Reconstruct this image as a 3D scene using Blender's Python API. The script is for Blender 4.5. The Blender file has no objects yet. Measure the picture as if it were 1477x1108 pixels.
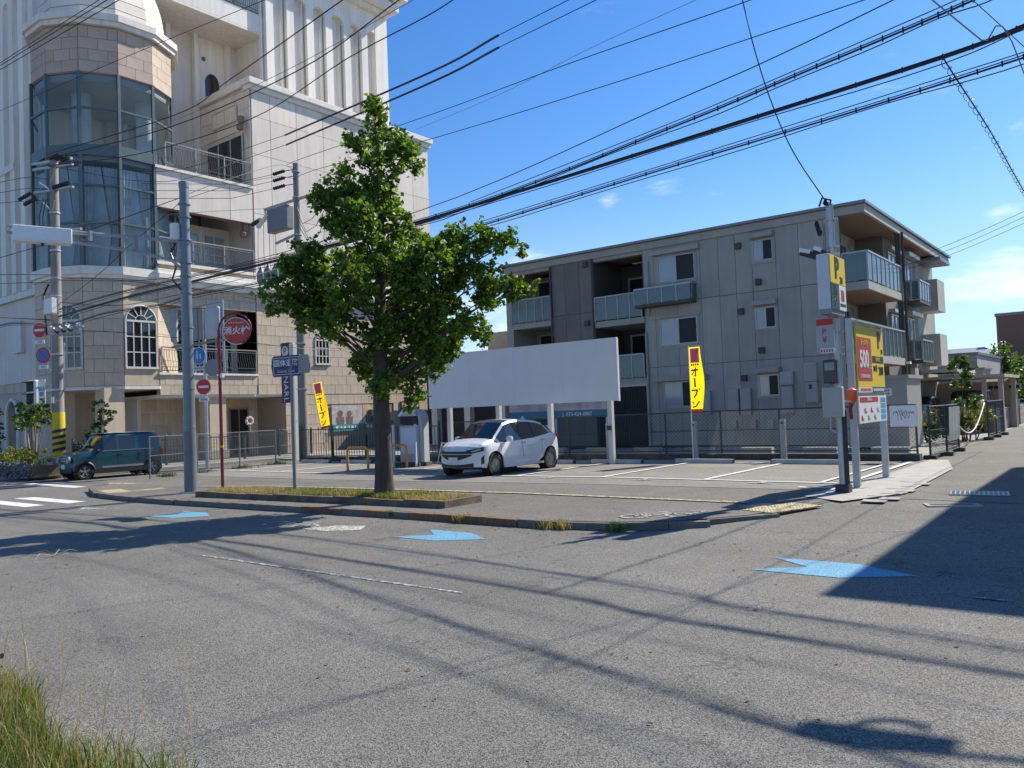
import bpy, math, random
import numpy as np
from mathutils import Vector, Matrix
random.seed(7); rng = np.random.default_rng(11)
C = bpy.context.scene.collection
SC = bpy.context.scene
PI = math.pi
rad = math.radians

# ------------------------------------------------------------------ camera
cam_d = bpy.data.cameras.new('camera'); cam = bpy.data.objects.new('camera', cam_d); C.objects.link(cam)
YAW, PITCH, ROLL, FPX, EYE = rad(38.1159), rad(1.97455), rad(-2.1831), 1154.47, 1.7
fw = Vector((-math.sin(YAW)*math.cos(PITCH), math.cos(YAW)*math.cos(PITCH), math.sin(PITCH)))
rt = Vector((math.cos(YAW), math.sin(YAW), 0)); up = rt.cross(fw)
cr, cu = rt*math.cos(ROLL)+up*math.sin(ROLL), -rt*math.sin(ROLL)+up*math.cos(ROLL)
mw = Matrix((cr, cu, -fw)).transposed().to_4x4(); mw.translation = (0, 0, EYE)
cam.matrix_world = mw
cam_d.sensor_width = 36; cam_d.lens = FPX/1477*36; cam_d.clip_start = .05; cam_d.clip_end = 3000
SC.camera = cam

# ------------------------------------------------------------------ daylight
SUN_AZ, SUN_EL = math.atan2(.30, .954), rad(41.0)       # azimuth measured from +Y towards +X
W = bpy.data.worlds.new('World'); SC.world = W; W.use_nodes = True
nt = W.node_tree; nt.nodes.clear(); N = nt.nodes.new; L = nt.links.new
sky = N('ShaderNodeTexSky'); sky.sky_type = 'NISHITA'; sky.sun_disc = False
sky.sun_elevation = SUN_EL; sky.sun_rotation = SUN_AZ
sky.air_density = 1.0; sky.dust_density = .3; sky.ozone_density = 3.0; sky.altitude = 0
tc = N('ShaderNodeTexCoord')
mp = N('ShaderNodeMapping'); mp.inputs['Scale'].default_value = (1.0, 1.0, 3.2); mp.inputs['Location'].default_value = (.4, .15, .3)
nz = N('ShaderNodeTexNoise'); nz.inputs['Scale'].default_value = 3.4; nz.inputs['Detail'].default_value = 7; nz.inputs['Roughness'].default_value = .58
L(tc.outputs['Generated'], mp.inputs['Vector']); L(mp.outputs['Vector'], nz.inputs['Vector'])
sp = N('ShaderNodeSeparateXYZ'); L(tc.outputs['Generated'], sp.inputs['Vector'])
el = N('ShaderNodeMapRange'); el.inputs['From Min'].default_value = .02; el.inputs['From Max'].default_value = .42
el.inputs['To Min'].default_value = .115; el.inputs['To Max'].default_value = -.05; L(sp.outputs['Z'], el.inputs['Value'])
ad = N('ShaderNodeMath'); ad.operation = 'ADD'; L(nz.outputs['Fac'], ad.inputs[0]); L(el.outputs['Result'], ad.inputs[1])
acc = ad.outputs[0]
for cx_, cy_, cz_, rr_, aa_ in ((-.494, .834, .247, .028, .15), (-.427, .862, .271, .05, .11), (-.413, .851, .322, .07, .12), (-.543, .777, .319, .05, .13), (-.119, .985, .120, .10, .07), (-.58, .79, .20, .05, .07), (-.1, .98, .17, .06, .12)):
    ds = N('ShaderNodeVectorMath'); ds.operation = 'DISTANCE'; ds.inputs[1].default_value = Vector((cx_, cy_, cz_)).normalized(); L(tc.outputs['Generated'], ds.inputs[0])
    rg = N('ShaderNodeMapRange'); rg.interpolation_type = 'SMOOTHSTEP'; rg.inputs['From Max'].default_value = rr_; rg.inputs['To Min'].default_value = aa_; rg.inputs['To Max'].default_value = 0; L(ds.outputs['Value'], rg.inputs['Value'])
    a2 = N('ShaderNodeMath'); a2.operation = 'ADD'; L(acc, a2.inputs[0]); L(rg.outputs['Result'], a2.inputs[1]); acc = a2.outputs[0]
n3 = N('ShaderNodeTexNoise'); n3.inputs['Scale'].default_value = 14; n3.inputs['Detail'].default_value = 8; n3.inputs['Roughness'].default_value = .6; L(mp.outputs['Vector'], n3.inputs['Vector'])
m3 = N('ShaderNodeMath'); m3.operation = 'MULTIPLY_ADD'; L(n3.outputs['Fac'], m3.inputs[0]); m3.inputs[1].default_value = .30; m3.inputs[2].default_value = -.15
a3 = N('ShaderNodeMath'); a3.operation = 'ADD'; L(acc, a3.inputs[0]); L(m3.outputs[0], a3.inputs[1]); acc = a3.outputs[0]
cl = N('ShaderNodeMapRange'); cl.inputs['From Min'].default_value = .60; cl.inputs['From Max'].default_value = .80; cl.inputs['To Max'].default_value = .8
cl.interpolation_type = 'SMOOTHSTEP'; L(acc, cl.inputs['Value'])
mx = N('ShaderNodeMixRGB'); L(cl.outputs['Result'], mx.inputs['Fac']); mx.inputs['Color2'].default_value = (7.6, 8.2, 9.0, 1)
hs = N('ShaderNodeHueSaturation'); hs.inputs['Saturation'].default_value = 1.12; hs.inputs['Value'].default_value = 1.0
# deeper blue overhead, pale milky blue low down
tn = N('ShaderNodeValToRGB'); tn.color_ramp.elements[0].position = .0; tn.color_ramp.elements[0].color = (.80, .90, 1.02, 1); tn.color_ramp.elements[1].position = .6; tn.color_ramp.elements[1].color = (.46, .86, 1.22, 1)
L(sp.outputs['Z'], tn.inputs['Fac'])
mt_ = N('ShaderNodeMixRGB'); mt_.blend_type = 'MULTIPLY'; mt_.inputs['Fac'].default_value = 1; L(hs.outputs['Color'], mt_.inputs['Color1']); L(tn.outputs['Color'], mt_.inputs['Color2'])
hz = N('ShaderNodeMapRange'); hz.inputs['From Min'].default_value = -.05; hz.inputs['From Max'].default_value = .30; hz.inputs['To Min'].default_value = .92; hz.inputs['To Max'].default_value = 0; hz.interpolation_type = 'SMOOTHSTEP'; L(sp.outputs['Z'], hz.inputs['Value'])
mh_ = N('ShaderNodeMixRGB'); mh_.inputs['Color2'].default_value = (4.3, 6.0, 8.0, 1); L(hz.outputs['Result'], mh_.inputs['Fac']); L(mt_.outputs['Color'], mh_.inputs['Color1'])
L(sky.outputs['Color'], hs.inputs['Color']); L(mh_.outputs['Color'], mx.inputs['Color1'])
bg = N('ShaderNodeBackground'); bg.inputs['Strength'].default_value = .105; L(mx.outputs['Color'], bg.inputs['Color'])
wo = N('ShaderNodeOutputWorld'); L(bg.outputs['Background'], wo.inputs['Surface'])

sd = bpy.data.lights.new('sun', 'SUN'); sun = bpy.data.objects.new('sun', sd); C.objects.link(sun)
sd.energy = 5.0; sd.angle = rad(.53); sd.color = (1, .93, .81)
sdir = Vector((math.sin(SUN_AZ)*math.cos(SUN_EL), math.cos(SUN_AZ)*math.cos(SUN_EL), math.sin(SUN_EL)))
sun.rotation_euler = sdir.to_track_quat('Z', 'Y').to_euler()
sun.location = (0, 0, 60)
vs = SC.view_settings; vs.view_transform = 'Standard'; vs.look = 'None'; vs.gamma = 1; vs.use_curve_mapping = False; vs.exposure = 0.50
SC.cycles.max_bounces = 6; SC.cycles.transparent_max_bounces = 12

# ------------------------------------------------------------------ materials
def hexc(h):
    v = [int(h[i:i+2], 16)/255 for i in (0, 2, 4)]
    return tuple(((c+.055)/1.055)**2.4 if c > .04045 else c/12.92 for c in v)
MATS = {}
def mat(name, col, rough=.7, var=.12, scale=3., bump=.0, bscale=40., metal=0., spec=.5, streak=0., coat=0., stretch=None):
    if name in MATS: return MATS[name]
    m = bpy.data.materials.new(name); m.use_nodes = True; t = m.node_tree; b = t.nodes['Principled BSDF']
    b.inputs['Roughness'].default_value = rough; b.inputs['Metallic'].default_value = metal
    b.inputs['Specular IOR Level'].default_value = spec; b.inputs['Coat Weight'].default_value = coat
    n = t.nodes.new; l = t.links.new
    co = n('ShaderNodeTexCoord')
    src = co.outputs['Object']
    if stretch:
        mpn = n('ShaderNodeMapping'); mpn.inputs['Scale'].default_value = stretch; l(src, mpn.inputs['Vector']); src = mpn.outputs['Vector']
    no = n('ShaderNodeTexNoise'); no.inputs['Scale'].default_value = scale; no.inputs['Detail'].default_value = 5; no.inputs['Roughness'].default_value = .6
    l(src, no.inputs['Vector'])
    mr = n('ShaderNodeMapRange'); mr.inputs['From Min'].default_value = .25; mr.inputs['From Max'].default_value = .75
    mr.inputs['To Min'].default_value = 1-var; mr.inputs['To Max'].default_value = 1+var; l(no.outputs['Fac'], mr.inputs['Value'])
    mul = n('ShaderNodeVectorMath'); mul.operation = 'SCALE'; mul.inputs[0].default_value = col[:3]; l(mr.outputs['Result'], mul.inputs['Scale'])
    out = mul.outputs[0]
    oi = n('ShaderNodeObjectInfo'); ri = n('ShaderNodeMapRange'); l(oi.outputs['Random'], ri.inputs['Value']); ri.inputs['To Min'].default_value = .93; ri.inputs['To Max'].default_value = 1.07
    m5 = n('ShaderNodeVectorMath'); m5.operation = 'SCALE'; l(out, m5.inputs[0]); l(ri.outputs['Result'], m5.inputs['Scale']); out = m5.outputs[0]
    if streak:
        mp2 = n('ShaderNodeMapping'); mp2.inputs['Scale'].default_value = (3.1, 3.1, .16); l(co.outputs['Object'], mp2.inputs['Vector'])
        n2 = n('ShaderNodeTexNoise'); n2.inputs['Scale'].default_value = 1.6; n2.inputs['Detail'].default_value = 6; l(mp2.outputs['Vector'], n2.inputs['Vector'])
        r2 = n('ShaderNodeMapRange'); r2.inputs['From Min'].default_value = .35; r2.inputs['From Max'].default_value = .7
        r2.inputs['To Min'].default_value = 1.0; r2.inputs['To Max'].default_value = 1-streak; l(n2.outputs['Fac'], r2.inputs['Value'])
        m2 = n('ShaderNodeVectorMath'); m2.operation = 'SCALE'; l(out, m2.inputs[0]); l(r2.outputs['Result'], m2.inputs['Scale']); out = m2.outputs[0]
    l(out, b.inputs['Base Color'])
    rr = n('ShaderNodeMapRange'); rr.inputs['To Min'].default_value = max(.02, rough-.08); rr.inputs['To Max'].default_value = min(1, rough+.08)
    l(no.outputs['Fac'], rr.inputs['Value']); l(rr.outputs['Result'], b.inputs['Roughness'])
    if bump:
        nb = n('ShaderNodeTexNoise'); nb.inputs['Scale'].default_value = bscale; nb.inputs['Detail'].default_value = 4; l(src, nb.inputs['Vector'])
        bp = n('ShaderNodeBump'); bp.inputs['Strength'].default_value = bump; bp.inputs['Distance'].default_value = .01
        l(nb.outputs['Fac'], bp.inputs['Height']); l(bp.outputs['Normal'], b.inputs['Normal'])
    m.diffuse_color = (*col[:3], 1)
    MATS[name] = m; return m

def asphalt(name, base, wear, patch=.18, grain=(.55, 1.75), gs=95., warm=(1.08, 1.0, .86)):
    m = bpy.data.materials.new(name); m.use_nodes = True; t = m.node_tree; b = t.nodes['Principled BSDF']
    n = t.nodes.new; l = t.links.new; co = n('ShaderNodeTexCoord')
    def noise(s, d=5, r=.6, st=None):
        q = n('ShaderNodeTexNoise'); q.inputs['Scale'].default_value = s; q.inputs['Detail'].default_value = d; q.inputs['Roughness'].default_value = r
        if st:
            mp_ = n('ShaderNodeMapping'); mp_.inputs['Scale'].default_value = st; l(co.outputs['Object'], mp_.inputs['Vector']); l(mp_.outputs['Vector'], q.inputs['Vector'])
        else: l(co.outputs['Object'], q.inputs['Vector'])
        return q.outputs['Fac']
    def rng_(v, a, b_, c, d):
        q = n('ShaderNodeMapRange'); l(v, q.inputs['Value'])
        for k, x in zip(('From Min', 'From Max', 'To Min', 'To Max'), (a, b_, c, d)): q.inputs[k].default_value = x
        return q.outputs['Result']
    def mul(a, b_):
        q = n('ShaderNodeMath'); q.operation = 'MULTIPLY'; l(a, q.inputs[0]); l(b_, q.inputs[1]); return q.outputs[0]
    big = rng_(noise(.35, 4), .3, .7, 1-patch, 1+patch)
    mid = rng_(noise(2.3, 5, .65), .3, .7, .92, 1.08)
    lane = rng_(noise(.9, 3, .5, (.06, 1, 1)), .3, .7, 1-patch*.6, 1+patch*.6)
    vo = n('ShaderNodeTexVoronoi'); vo.inputs['Scale'].default_value = gs; l(co.outputs['Object'], vo.inputs['Vector'])
    bw = n('ShaderNodeRGBToBW'); l(vo.outputs['Color'], bw.inputs['Color'])
    gr = rng_(bw.outputs[0], .15, .85, grain[0], grain[1])
    f = mul(mul(big, mid), mul(gr, lane))
    # hairline cracks
    vc = n('ShaderNodeTexVoronoi'); vc.feature = 'DISTANCE_TO_EDGE'; vc.inputs['Scale'].default_value = .33
    wn = n('ShaderNodeTexNoise'); wn.inputs['Scale'].default_value = 1.7; wn.inputs['Detail'].default_value = 6; l(co.outputs['Object'], wn.inputs['Vector'])
    wm = n('ShaderNodeVectorMath'); wm.operation = 'MULTIPLY_ADD'; wm.inputs[1].default_value = (1.3, 1.3, 0); l(wn.outputs['Color'], wm.inputs[0]); l(co.outputs['Object'], wm.inputs[2])
    l(wm.outputs[0], vc.inputs['Vector'])
    ck = rng_(vc.outputs['Distance'], .0, .0045, wear, 1.0)
    f = mul(f, ck)
    v1 = n('ShaderNodeVectorMath'); v1.operation = 'SCALE'; v1.inputs[0].default_value = [base*w for w in warm]; l(f, v1.inputs['Scale'])
    l(v1.outputs[0], b.inputs['Base Color'])
    b.inputs['Roughness'].default_value = .86; b.inputs['Specular IOR Level'].default_value = .35
    bp = n('ShaderNodeBump'); bp.inputs['Strength'].default_value = .55; bp.inputs['Distance'].default_value = .006
    l(vo.outputs['Distance'], bp.inputs['Height']); l(bp.outputs['Normal'], b.inputs['Normal'])
    return m

def worn_paint(name, col, keep=.5, scale=22., under=(.13, .125, .115)):
    """road paint with chipped patches where the asphalt shows"""
    m = bpy.data.materials.new(name); m.use_nodes = True; t = m.node_tree; b = t.nodes['Principled BSDF']
    n = t.nodes.new; l = t.links.new; co = n('ShaderNodeTexCoord')
    q = n('ShaderNodeTexNoise'); q.inputs['Scale'].default_value = scale; q.inputs['Detail'].default_value = 8; q.inputs['Roughness'].default_value = .75
    l(co.outputs['Object'], q.inputs['Vector'])
    r = n('ShaderNodeMapRange'); l(q.outputs['Fac'], r.inputs['Value'])
    r.inputs['From Min'].default_value = keep-.03; r.inputs['From Max'].default_value = keep+.05
    mx_ = n('ShaderNodeMixRGB'); l(r.outputs['Result'], mx_.inputs['Fac']); mx_.inputs['Color1'].default_value = (*under, 1)
    q2 = n('ShaderNodeTexNoise'); q2.inputs['Scale'].default_value = 3; q2.inputs['Detail'].default_value = 6; l(co.outputs['Object'], q2.inputs['Vector'])
    r2 = n('ShaderNodeMapRange'); l(q2.outputs['Fac'], r2.inputs['Value']); r2.inputs['To Min'].default_value = .75; r2.inputs['To Max'].default_value = 1.2
    v = n('ShaderNodeVectorMath'); v.operation = 'SCALE'; v.inputs[0].default_value = col; l(r2.outputs['Result'], v.inputs['Scale']); l(v.outputs[0], mx_.inputs['Color2'])
    l(mx_.outputs['Color'], b.inputs['Base Color']); b.inputs['Roughness'].default_value = .8
    return m

def leafmat(name, col, trans=.35, var=.45):
    m = bpy.data.materials.new(name); m.use_nodes = True; t = m.node_tree; n = t.nodes.new; l = t.links.new
    b = t.nodes['Principled BSDF']; out = t.nodes['Material Output']
    geo = n('ShaderNodeNewGeometry'); 
    r = n('ShaderNodeMapRange'); l(geo.outputs['Random Per Island'], r.inputs['Value']); r.inputs['To Min'].default_value = 1-var; r.inputs['To Max'].default_value = 1+var
    v = n('ShaderNodeVectorMath'); v.operation = 'SCALE'; v.inputs[0].default_value = col; l(r.outputs['Result'], v.inputs['Scale'])
    l(v.outputs[0], b.inputs['Base Color']); b.inputs['Roughness'].default_value = .45; b.inputs['Specular IOR Level'].default_value = .4
    tr = n('ShaderNodeBsdfTranslucent'); v2 = n('ShaderNodeVectorMath'); v2.operation = 'MULTIPLY'; v2.inputs[1].default_value = (1.9, 1.7, .55)
    l(v.outputs[0], v2.inputs[0]); l(v2.outputs[0], tr.inputs['Color'])
    mx_ = n('ShaderNodeMixShader'); mx_.inputs['Fac'].default_value = trans; l(b.outputs[0], mx_.inputs[1]); l(tr.outputs[0], mx_.inputs[2]); l(mx_.outputs[0], out.inputs['Surface'])
    MATS[name] = m; return m

def glassmat(name, tint=(.02, .03, .035), rough=.03, alpha=.0, spec=.9):
    """window glass: dark reflective, or see-through when alpha > 0"""
    m = bpy.data.materials.new(name); m.use_nodes = True; t = m.node_tree; n = t.nodes.new; l = t.links.new
    b = t.nodes['Principled BSDF']; b.inputs['Base Color'].default_value = (*tint, 1); b.inputs['Roughness'].default_value = rough
    b.inputs['Specular IOR Level'].default_value = spec; b.inputs['IOR'].default_value = 1.5
    co = n('ShaderNodeTexCoord'); q = n('ShaderNodeTexNoise'); q.inputs['Scale'].default_value = .7; q.inputs['Detail'].default_value = 1; l(co.outputs['Object'], q.inputs['Vector'])
    bp = n('ShaderNodeBump'); bp.inputs['Strength'].default_value = .04; bp.inputs['Distance'].default_value = .05; l(q.outputs['Fac'], bp.inputs['Height']); l(bp.outputs['Normal'], b.inputs['Normal'])
    if alpha:
        out = t.nodes['Material Output']; tr = n('ShaderNodeBsdfTransparent'); tr.inputs['Color'].default_value = (.80, .88, .90, 1)
        mx_ = n('ShaderNodeMixShader'); mx_.inputs['Fac'].default_value = alpha; l(b.outputs[0], mx_.inputs[1]); l(tr.outputs[0], mx_.inputs[2]); l(mx_.outputs[0], out.inputs['Surface'])
    MATS[name] = m; return m

# ------------------------------------------------------------------ mesh building
def gz(x, y=0): return -0.01*min(12., max(0., -10-x))          # the ground falls gently to the left
ORG = {}                                                       # object -> world position of its root
class MB:
    def __init__(s): s.v = []; s.f = []; s.mi = []; s.m = 0
    def add(s, vs, fs):
        o = len(s.v); s.v += [tuple(p) for p in vs]; s.f += [tuple(i+o for i in f) for f in fs]; s.mi += [s.m]*len(fs); return s
    def bx(s, x0, x1, y0, y1, z0, z1):
        return s.add([(x0,y0,z0),(x1,y0,z0),(x1,y1,z0),(x0,y1,z0),(x0,y0,z1),(x1,y0,z1),(x1,y1,z1),(x0,y1,z1)],
                     [(0,3,2,1),(4,5,6,7),(0,1,5,4),(1,2,6,5),(2,3,7,6),(3,0,4,7)])
    def bar(s, p, q, w, h=None, upv=(0,0,1)):
        """square bar from p to q"""
        h = h or w; p = Vector(p); q = Vector(q); d = (q-p).normalized(); u = Vector(upv)
        if abs(d.dot(u)) > .98: u = Vector((0,1,0))
        a = d.cross(u).normalized()*w/2; b = a.cross(d).normalized()*h/2
        return s.add([p-a-b,p+a-b,p+a+b,p-a+b,q-a-b,q+a-b,q+a+b,q-a+b],[(0,1,2,3),(7,6,5,4),(0,4,5,1),(1,5,6,2),(2,6,7,3),(3,7,4,0)])
    def tube(s, pts, r, n=8, cap=True):
        pts = [Vector(p) for p in pts]; rs = r if isinstance(r, (list, tuple)) else [r]*len(pts)
        vs = []; ref = None
        for i, p in enumerate(pts):
            d = (pts[min(i+1, len(pts)-1)]-pts[max(i-1, 0)]).normalized()
            if ref is None:
                ref = Vector((0,0,1)) if abs(d.z) < .9 else Vector((1,0,0))
            a = d.cross(ref); 
            if a.length < 1e-4: a = d.cross(Vector((.3,.5,.8)))
            a.normalize(); b = a.cross(d).normalized(); ref = b
            for k in range(n):
                t = 2*PI*k/n; vs.append(p+(a*math.cos(t)+b*math.sin(t))*rs[i])
        fs = [(i*n+k, i*n+(k+1)%n, (i+1)*n+(k+1)%n, (i+1)*n+k) for i in range(len(pts)-1) for k in range(n)]
        if cap: fs += [tuple(range(n))[::-1], tuple((len(pts)-1)*n+k for k in range(n))]
        return s.add(vs, fs)
    def cyl(s, x, y, z0, z1, r0, r1=None, n=16): return s.tube([(x,y,z0),(x,y,z1)], [r0, r0 if r1 is None else r1], n)
    def disc(s, c, nrm, r, t, n=28, rr=None):
        c = Vector(c); d = Vector(nrm).normalized(); return s.tube([c-d*t/2, c+d*t/2], [r, rr or r], n)
    def quad(s, a, b, c, d): return s.add([a,b,c,d], [(0,1,2,3)])
    def prism(s, poly, z0, z1):
        n = len(poly); return s.add([(x,y,z0) for x,y in poly]+[(x,y,z1) for x,y in poly],
            [tuple(range(n))[::-1], tuple(range(n, 2*n))]+[(i,(i+1)%n,n+(i+1)%n,n+i) for i in range(n)])
    def extr(s, poly3, vec):
        """polygon in space pushed along vec"""
        vec = Vector(vec); n = len(poly3); p = [Vector(q) for q in poly3]
        return s.add(p+[q+vec for q in p], [tuple(range(n))[::-1], tuple(range(n, 2*n))]+[(i,(i+1)%n,n+(i+1)%n,n+i) for i in range(n)])
    def lathe(s, prof, c=(0,0,0), n=24, axis='z', cap=True):
        vs = []
        for r, h in prof:
            for k in range(n):
                t = 2*PI*k/n; x, y = r*math.cos(t), r*math.sin(t)
                p = (x,y,h) if axis == 'z' else ((h,x,y) if axis == 'x' else (y,h,x))
                vs.append((p[0]+c[0], p[1]+c[1], p[2]+c[2]))
        m = len(prof); fs = [(i*n+k, i*n+(k+1)%n, (i+1)*n+(k+1)%n, (i+1)*n+k) for i in range(m-1) for k in range(n)]
        if cap: fs += [tuple(range(n))[::-1], tuple((m-1)*n+k for k in range(n))]
        return s.add(vs, fs)
    def xf(s, M, start=0):
        for i in range(start, len(s.v)): s.v[i] = tuple(M @ Vector(s.v[i]))
        return s
    def mesh(s, name, mats, off=(0,0,0), smooth=False):
        me = bpy.data.meshes.new(name)
        vv = [(a-off[0], b-off[1], c-off[2]) for a, b, c in s.v] if any(off) else s.v
        me.from_pydata(vv, [], s.f)
        for m in (mats if isinstance(mats, (list, tuple)) else [mats]): me.materials.append(m)
        if any(s.mi): me.polygons.foreach_set('material_index', s.mi)
        if smooth:
            me.polygons.foreach_set('use_smooth', [True]*len(me.polygons))
            if smooth is not True: me.set_sharp_from_angle(angle=rad(smooth))
        me.update(); return me
    def build(s, name, mats, parent=None, smooth=False, world=False, bevel=0):
        off = ORG.get(parent, (0,0,0)) if world and parent else (0,0,0)
        return link(name, s.mesh(name, mats, off, smooth), parent, bevel=bevel)
def link(name, me, parent=None, loc=None, rotz=0, bevel=0):
    o = bpy.data.objects.new(name, me); C.objects.link(o)
    if parent: o.parent = parent; ORG[o] = ORG.get(parent, (0,0,0))
    if loc: o.location = loc
    if rotz: o.rotation_euler = (0,0,rotz)
    if bevel:
        m = o.modifiers.new('bevel', 'BEVEL'); m.width = bevel; m.segments = 2; m.limit_method = 'ANGLE'
    return o
def thing(name, label, cat, loc=(0,0,0), rotz=0, group=None):
    o = bpy.data.objects.new(name, None); C.objects.link(o); o.location = loc; o.rotation_euler = (0,0,rotz); o.empty_display_size = .2
    o['label'] = label; o['category'] = cat
    if group: o['group'] = group
    ORG[o] = tuple(loc); return o
def tag(o, label, cat, group=None, kind=None):
    o['label'] = label; o['category'] = cat
    if group: o['group'] = group
    if kind: o['kind'] = kind
    return o
def struct(o, kind='structure'): o['kind'] = kind; return o
def copy_tree(o, parent=None):
    c = o.copy(); C.objects.link(c); c.parent = parent
    for ch in list(o.children): copy_tree(ch, c)
    return c
def clone(root, loc, rotz=0, label=None):
    c = copy_tree(root); c.location = loc; c.rotation_euler = (0,0,rotz); ORG[c] = tuple(loc)
    if label: c['label'] = label
    return c
CJK = None
def text(name, body, size, parent, o, ux, uz, m, ex=.004, align='CENTER', sx=1., lines=1.0, bold=0.):
    """lettering as a mesh: o is the middle, ux the reading direction, uz the up direction (root's local space)"""
    cv = bpy.data.curves.new(name, 'FONT'); cv.body = body; cv.size = size; cv.extrude = ex; cv.align_x = align; cv.align_y = 'CENTER'
    cv.space_line = lines; cv.resolution_u = 2; cv.offset = bold
    t = bpy.data.objects.new(name, cv); C.objects.link(t)
    me = bpy.data.meshes.new_from_object(t.evaluated_get(bpy.context.evaluated_depsgraph_get()))
    bpy.data.objects.remove(t); bpy.data.curves.remove(cv)
    me.materials.clear(); me.materials.append(m); me.name = name
    X = Vector(ux).normalized(); Z = Vector(uz).normalized(); Y = X.cross(Z)          # text plane: x -> X, y -> Z, normal -> X x Z
    M = Matrix((X*sx, Z, Y)).transposed().to_4x4(); M.translation = o
    me.transform(M); return link(name, me, parent)
def lerp(a, b, t): return a+(b-a)*t
def grid_sheet(xs, ys, zf):
    b = MB(); nx = len(xs); vs = [(x, y, zf(x, y)) for y in ys for x in xs]
    b.add(vs, [(j*nx+i, j*nx+i+1, (j+1)*nx+i+1, (j+1)*nx+i) for j in range(len(ys)-1) for i in range(nx-1)]); return b
# ------------------------------------------------------------------ the ground
import bmesh
A_ROAD = asphalt('road_asphalt', .142, .62, .13, (.35, 1.85), 135., (1.05, 1.0, .89))
A_LOT = asphalt('lot_asphalt', .205, .75, .12, (.7, 1.35), 70.)
A_WALK = asphalt('walk_asphalt', .135, .5, .14, (.6, 1.5), 70.)
A_ALLEY = asphalt('alley_asphalt', .13, .5, .15, (.6, 1.5), 70.)
CONC = mat('concrete', (.36, .345, .31), .85, .2, 2.5, .35, 60)
CONC_D = mat('weathered_concrete', (.085, .078, .066), .9, .45, 2.2, .6, 35, streak=.3)
CONC_L = mat('pale_concrete', (.48, .46, .41), .85, .2, 3, .3, 50)
KERB = mat('kerb_concrete', (.14, .13, .112), .9, .35, 4, .5, 50)
KERB_O = mat('faded_orange_kerb_paint', (.19, .10, .055), .85, .6, 9, .4, 50)
SOIL = mat('soil', (.16, .12, .075), .95, .4, 6, .8, 30)
WHITE_P = worn_paint('white_road_paint', (.68, .67, .62), .36, 30.)
WHITE_OLD = worn_paint('worn_white_paint', (.62, .61, .56), .49, 26.)
WHITE_THIN = worn_paint('thin_worn_line_paint', (.55, .54, .5), .53, 18.)
YEL_P = worn_paint('yellow_tactile_paint', (.60, .48, .25), .45, 16.)
YEL_OLD = worn_paint('faded_yellow_paint', (.5, .42, .27), .46, 12.)
BLUE_P = worn_paint('blue_road_paint', (.12, .40, .60), .46, 60.)

def flat(name, poly, m, off=0., thick=0., parent=None, kind='structure'):
    bm = bmesh.new(); vs = [bm.verts.new((x, y, 0)) for x, y in poly]; f = bm.faces.new(vs); bm.normal_update()
    if f.normal.z < 0: f.normal_flip()
    for cx in (-10, -22): bmesh.ops.bisect_plane(bm, geom=bm.verts[:]+bm.edges[:]+bm.faces[:], plane_co=(cx, 0, 0), plane_no=(1, 0, 0))
    if thick:
        r = bmesh.ops.extrude_face_region(bm, geom=bm.faces[:])
        for v in r['geom']:
            if isinstance(v, bmesh.types.BMVert): v.co.z = -thick
    for v in bm.verts: v.co.z += gz(v.co.x)+off
    bmesh.ops.recalc_face_normals(bm, faces=bm.faces[:])
    me = bpy.data.meshes.new(name); bm.to_mesh(me); bm.free(); me.materials.append(m)
    o = link(name, me, parent)
    if kind and not parent: o['kind'] = kind
    return o
def ro(x, y):
    z = gz(x)-.1
    if x > -5.6: z += .094*min(1, max(0, (y-9.6)/4.2))*min(1, max(0, (x+5.6)/.8))
    return z
g = MB(); g.quad((-900,-900,-.34),(900,-900,-.34),(900,900,-.34),(-900,900,-.34))
struct(g.build('ground', mat('dry_ground', (.2, .18, .14), .95, .3, .2)))
xs = sorted(set([-80, -60, -45, -33, -32, -30, -28, -26, -24, -22, -20, -17, -14, -12, -10, -8, -7, -6.4, -6, -5.6, -5.2, -4.8, -4.4, -4, -3, -2, 0, 3, 10, 30]))
ys = sorted(set([-14, -6, 0, 3, 6, 8, 9, 9.6, 10, 10.4, 10.8, 11.2, 11.6, 12, 12.6, 13.2, 13.8, 14.4, 15, 18, 24, 30, 45, 80, 140]))
struct(grid_sheet(xs, ys, ro).build('road', A_ROAD))
alley = [(-4.12, 14.6), (.2, 14.3), (.2, 140), (-4.4, 140), (-4.4, 24), (-4.12, 22.5)]
flat('alley_road', alley, A_ALLEY, .0)
KL = [(-26.6, 13.9), (-26.1, 12.4), (-25.0, 11.2), (-23.0, 10.45), (-20.5, 10.12), (-18.5, 10.0), (-8.3, 10.0), (-7.2, 10.04), (-6.3, 10.22), (-5.45, 10.72), (-4.75, 11.65), (-4.35, 12.9), (-4.15, 14.9)]
slab = KL + [(-4.1, 23.4), (-28.7, 23.4), (-28.5, 21.2), (-27.3, 16.5)]
flat('pavement', slab, A_WALK, .012)
flat('car_park', [(-27.2, 15.2), (-16, 15.0), (-4.25, 15.3), (-4.25, 23.3), (-28.5, 23.3), (-28.3, 20.8)], A_LOT, .018)
flat('concrete_apron', [(-4.75, 14.2), (-3.95, 13.7), (-3.3, 15.2), (-3.45, 20.5), (-4.0, 23.2), (-4.45, 23.3), (-4.5, 20)], CONC, .026)
flat('path', [(-60, 23.4), (-4.5, 23.4), (-4.5, 60), (-60, 60)], mat('yard_concrete', (.30, .285, .25), .9, .25, 1.2, .3, 40), -.03)
flat('far_pavement', [(-60, 10.2), (-36, 12.0), (-32.9, 14.2), (-32.7, 18), (-33.0, 60), (-60, 60)], mat('pavement_grey', (.30, .285, .26), .9, .2, 2, .3, 40), .02, .2)

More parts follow.
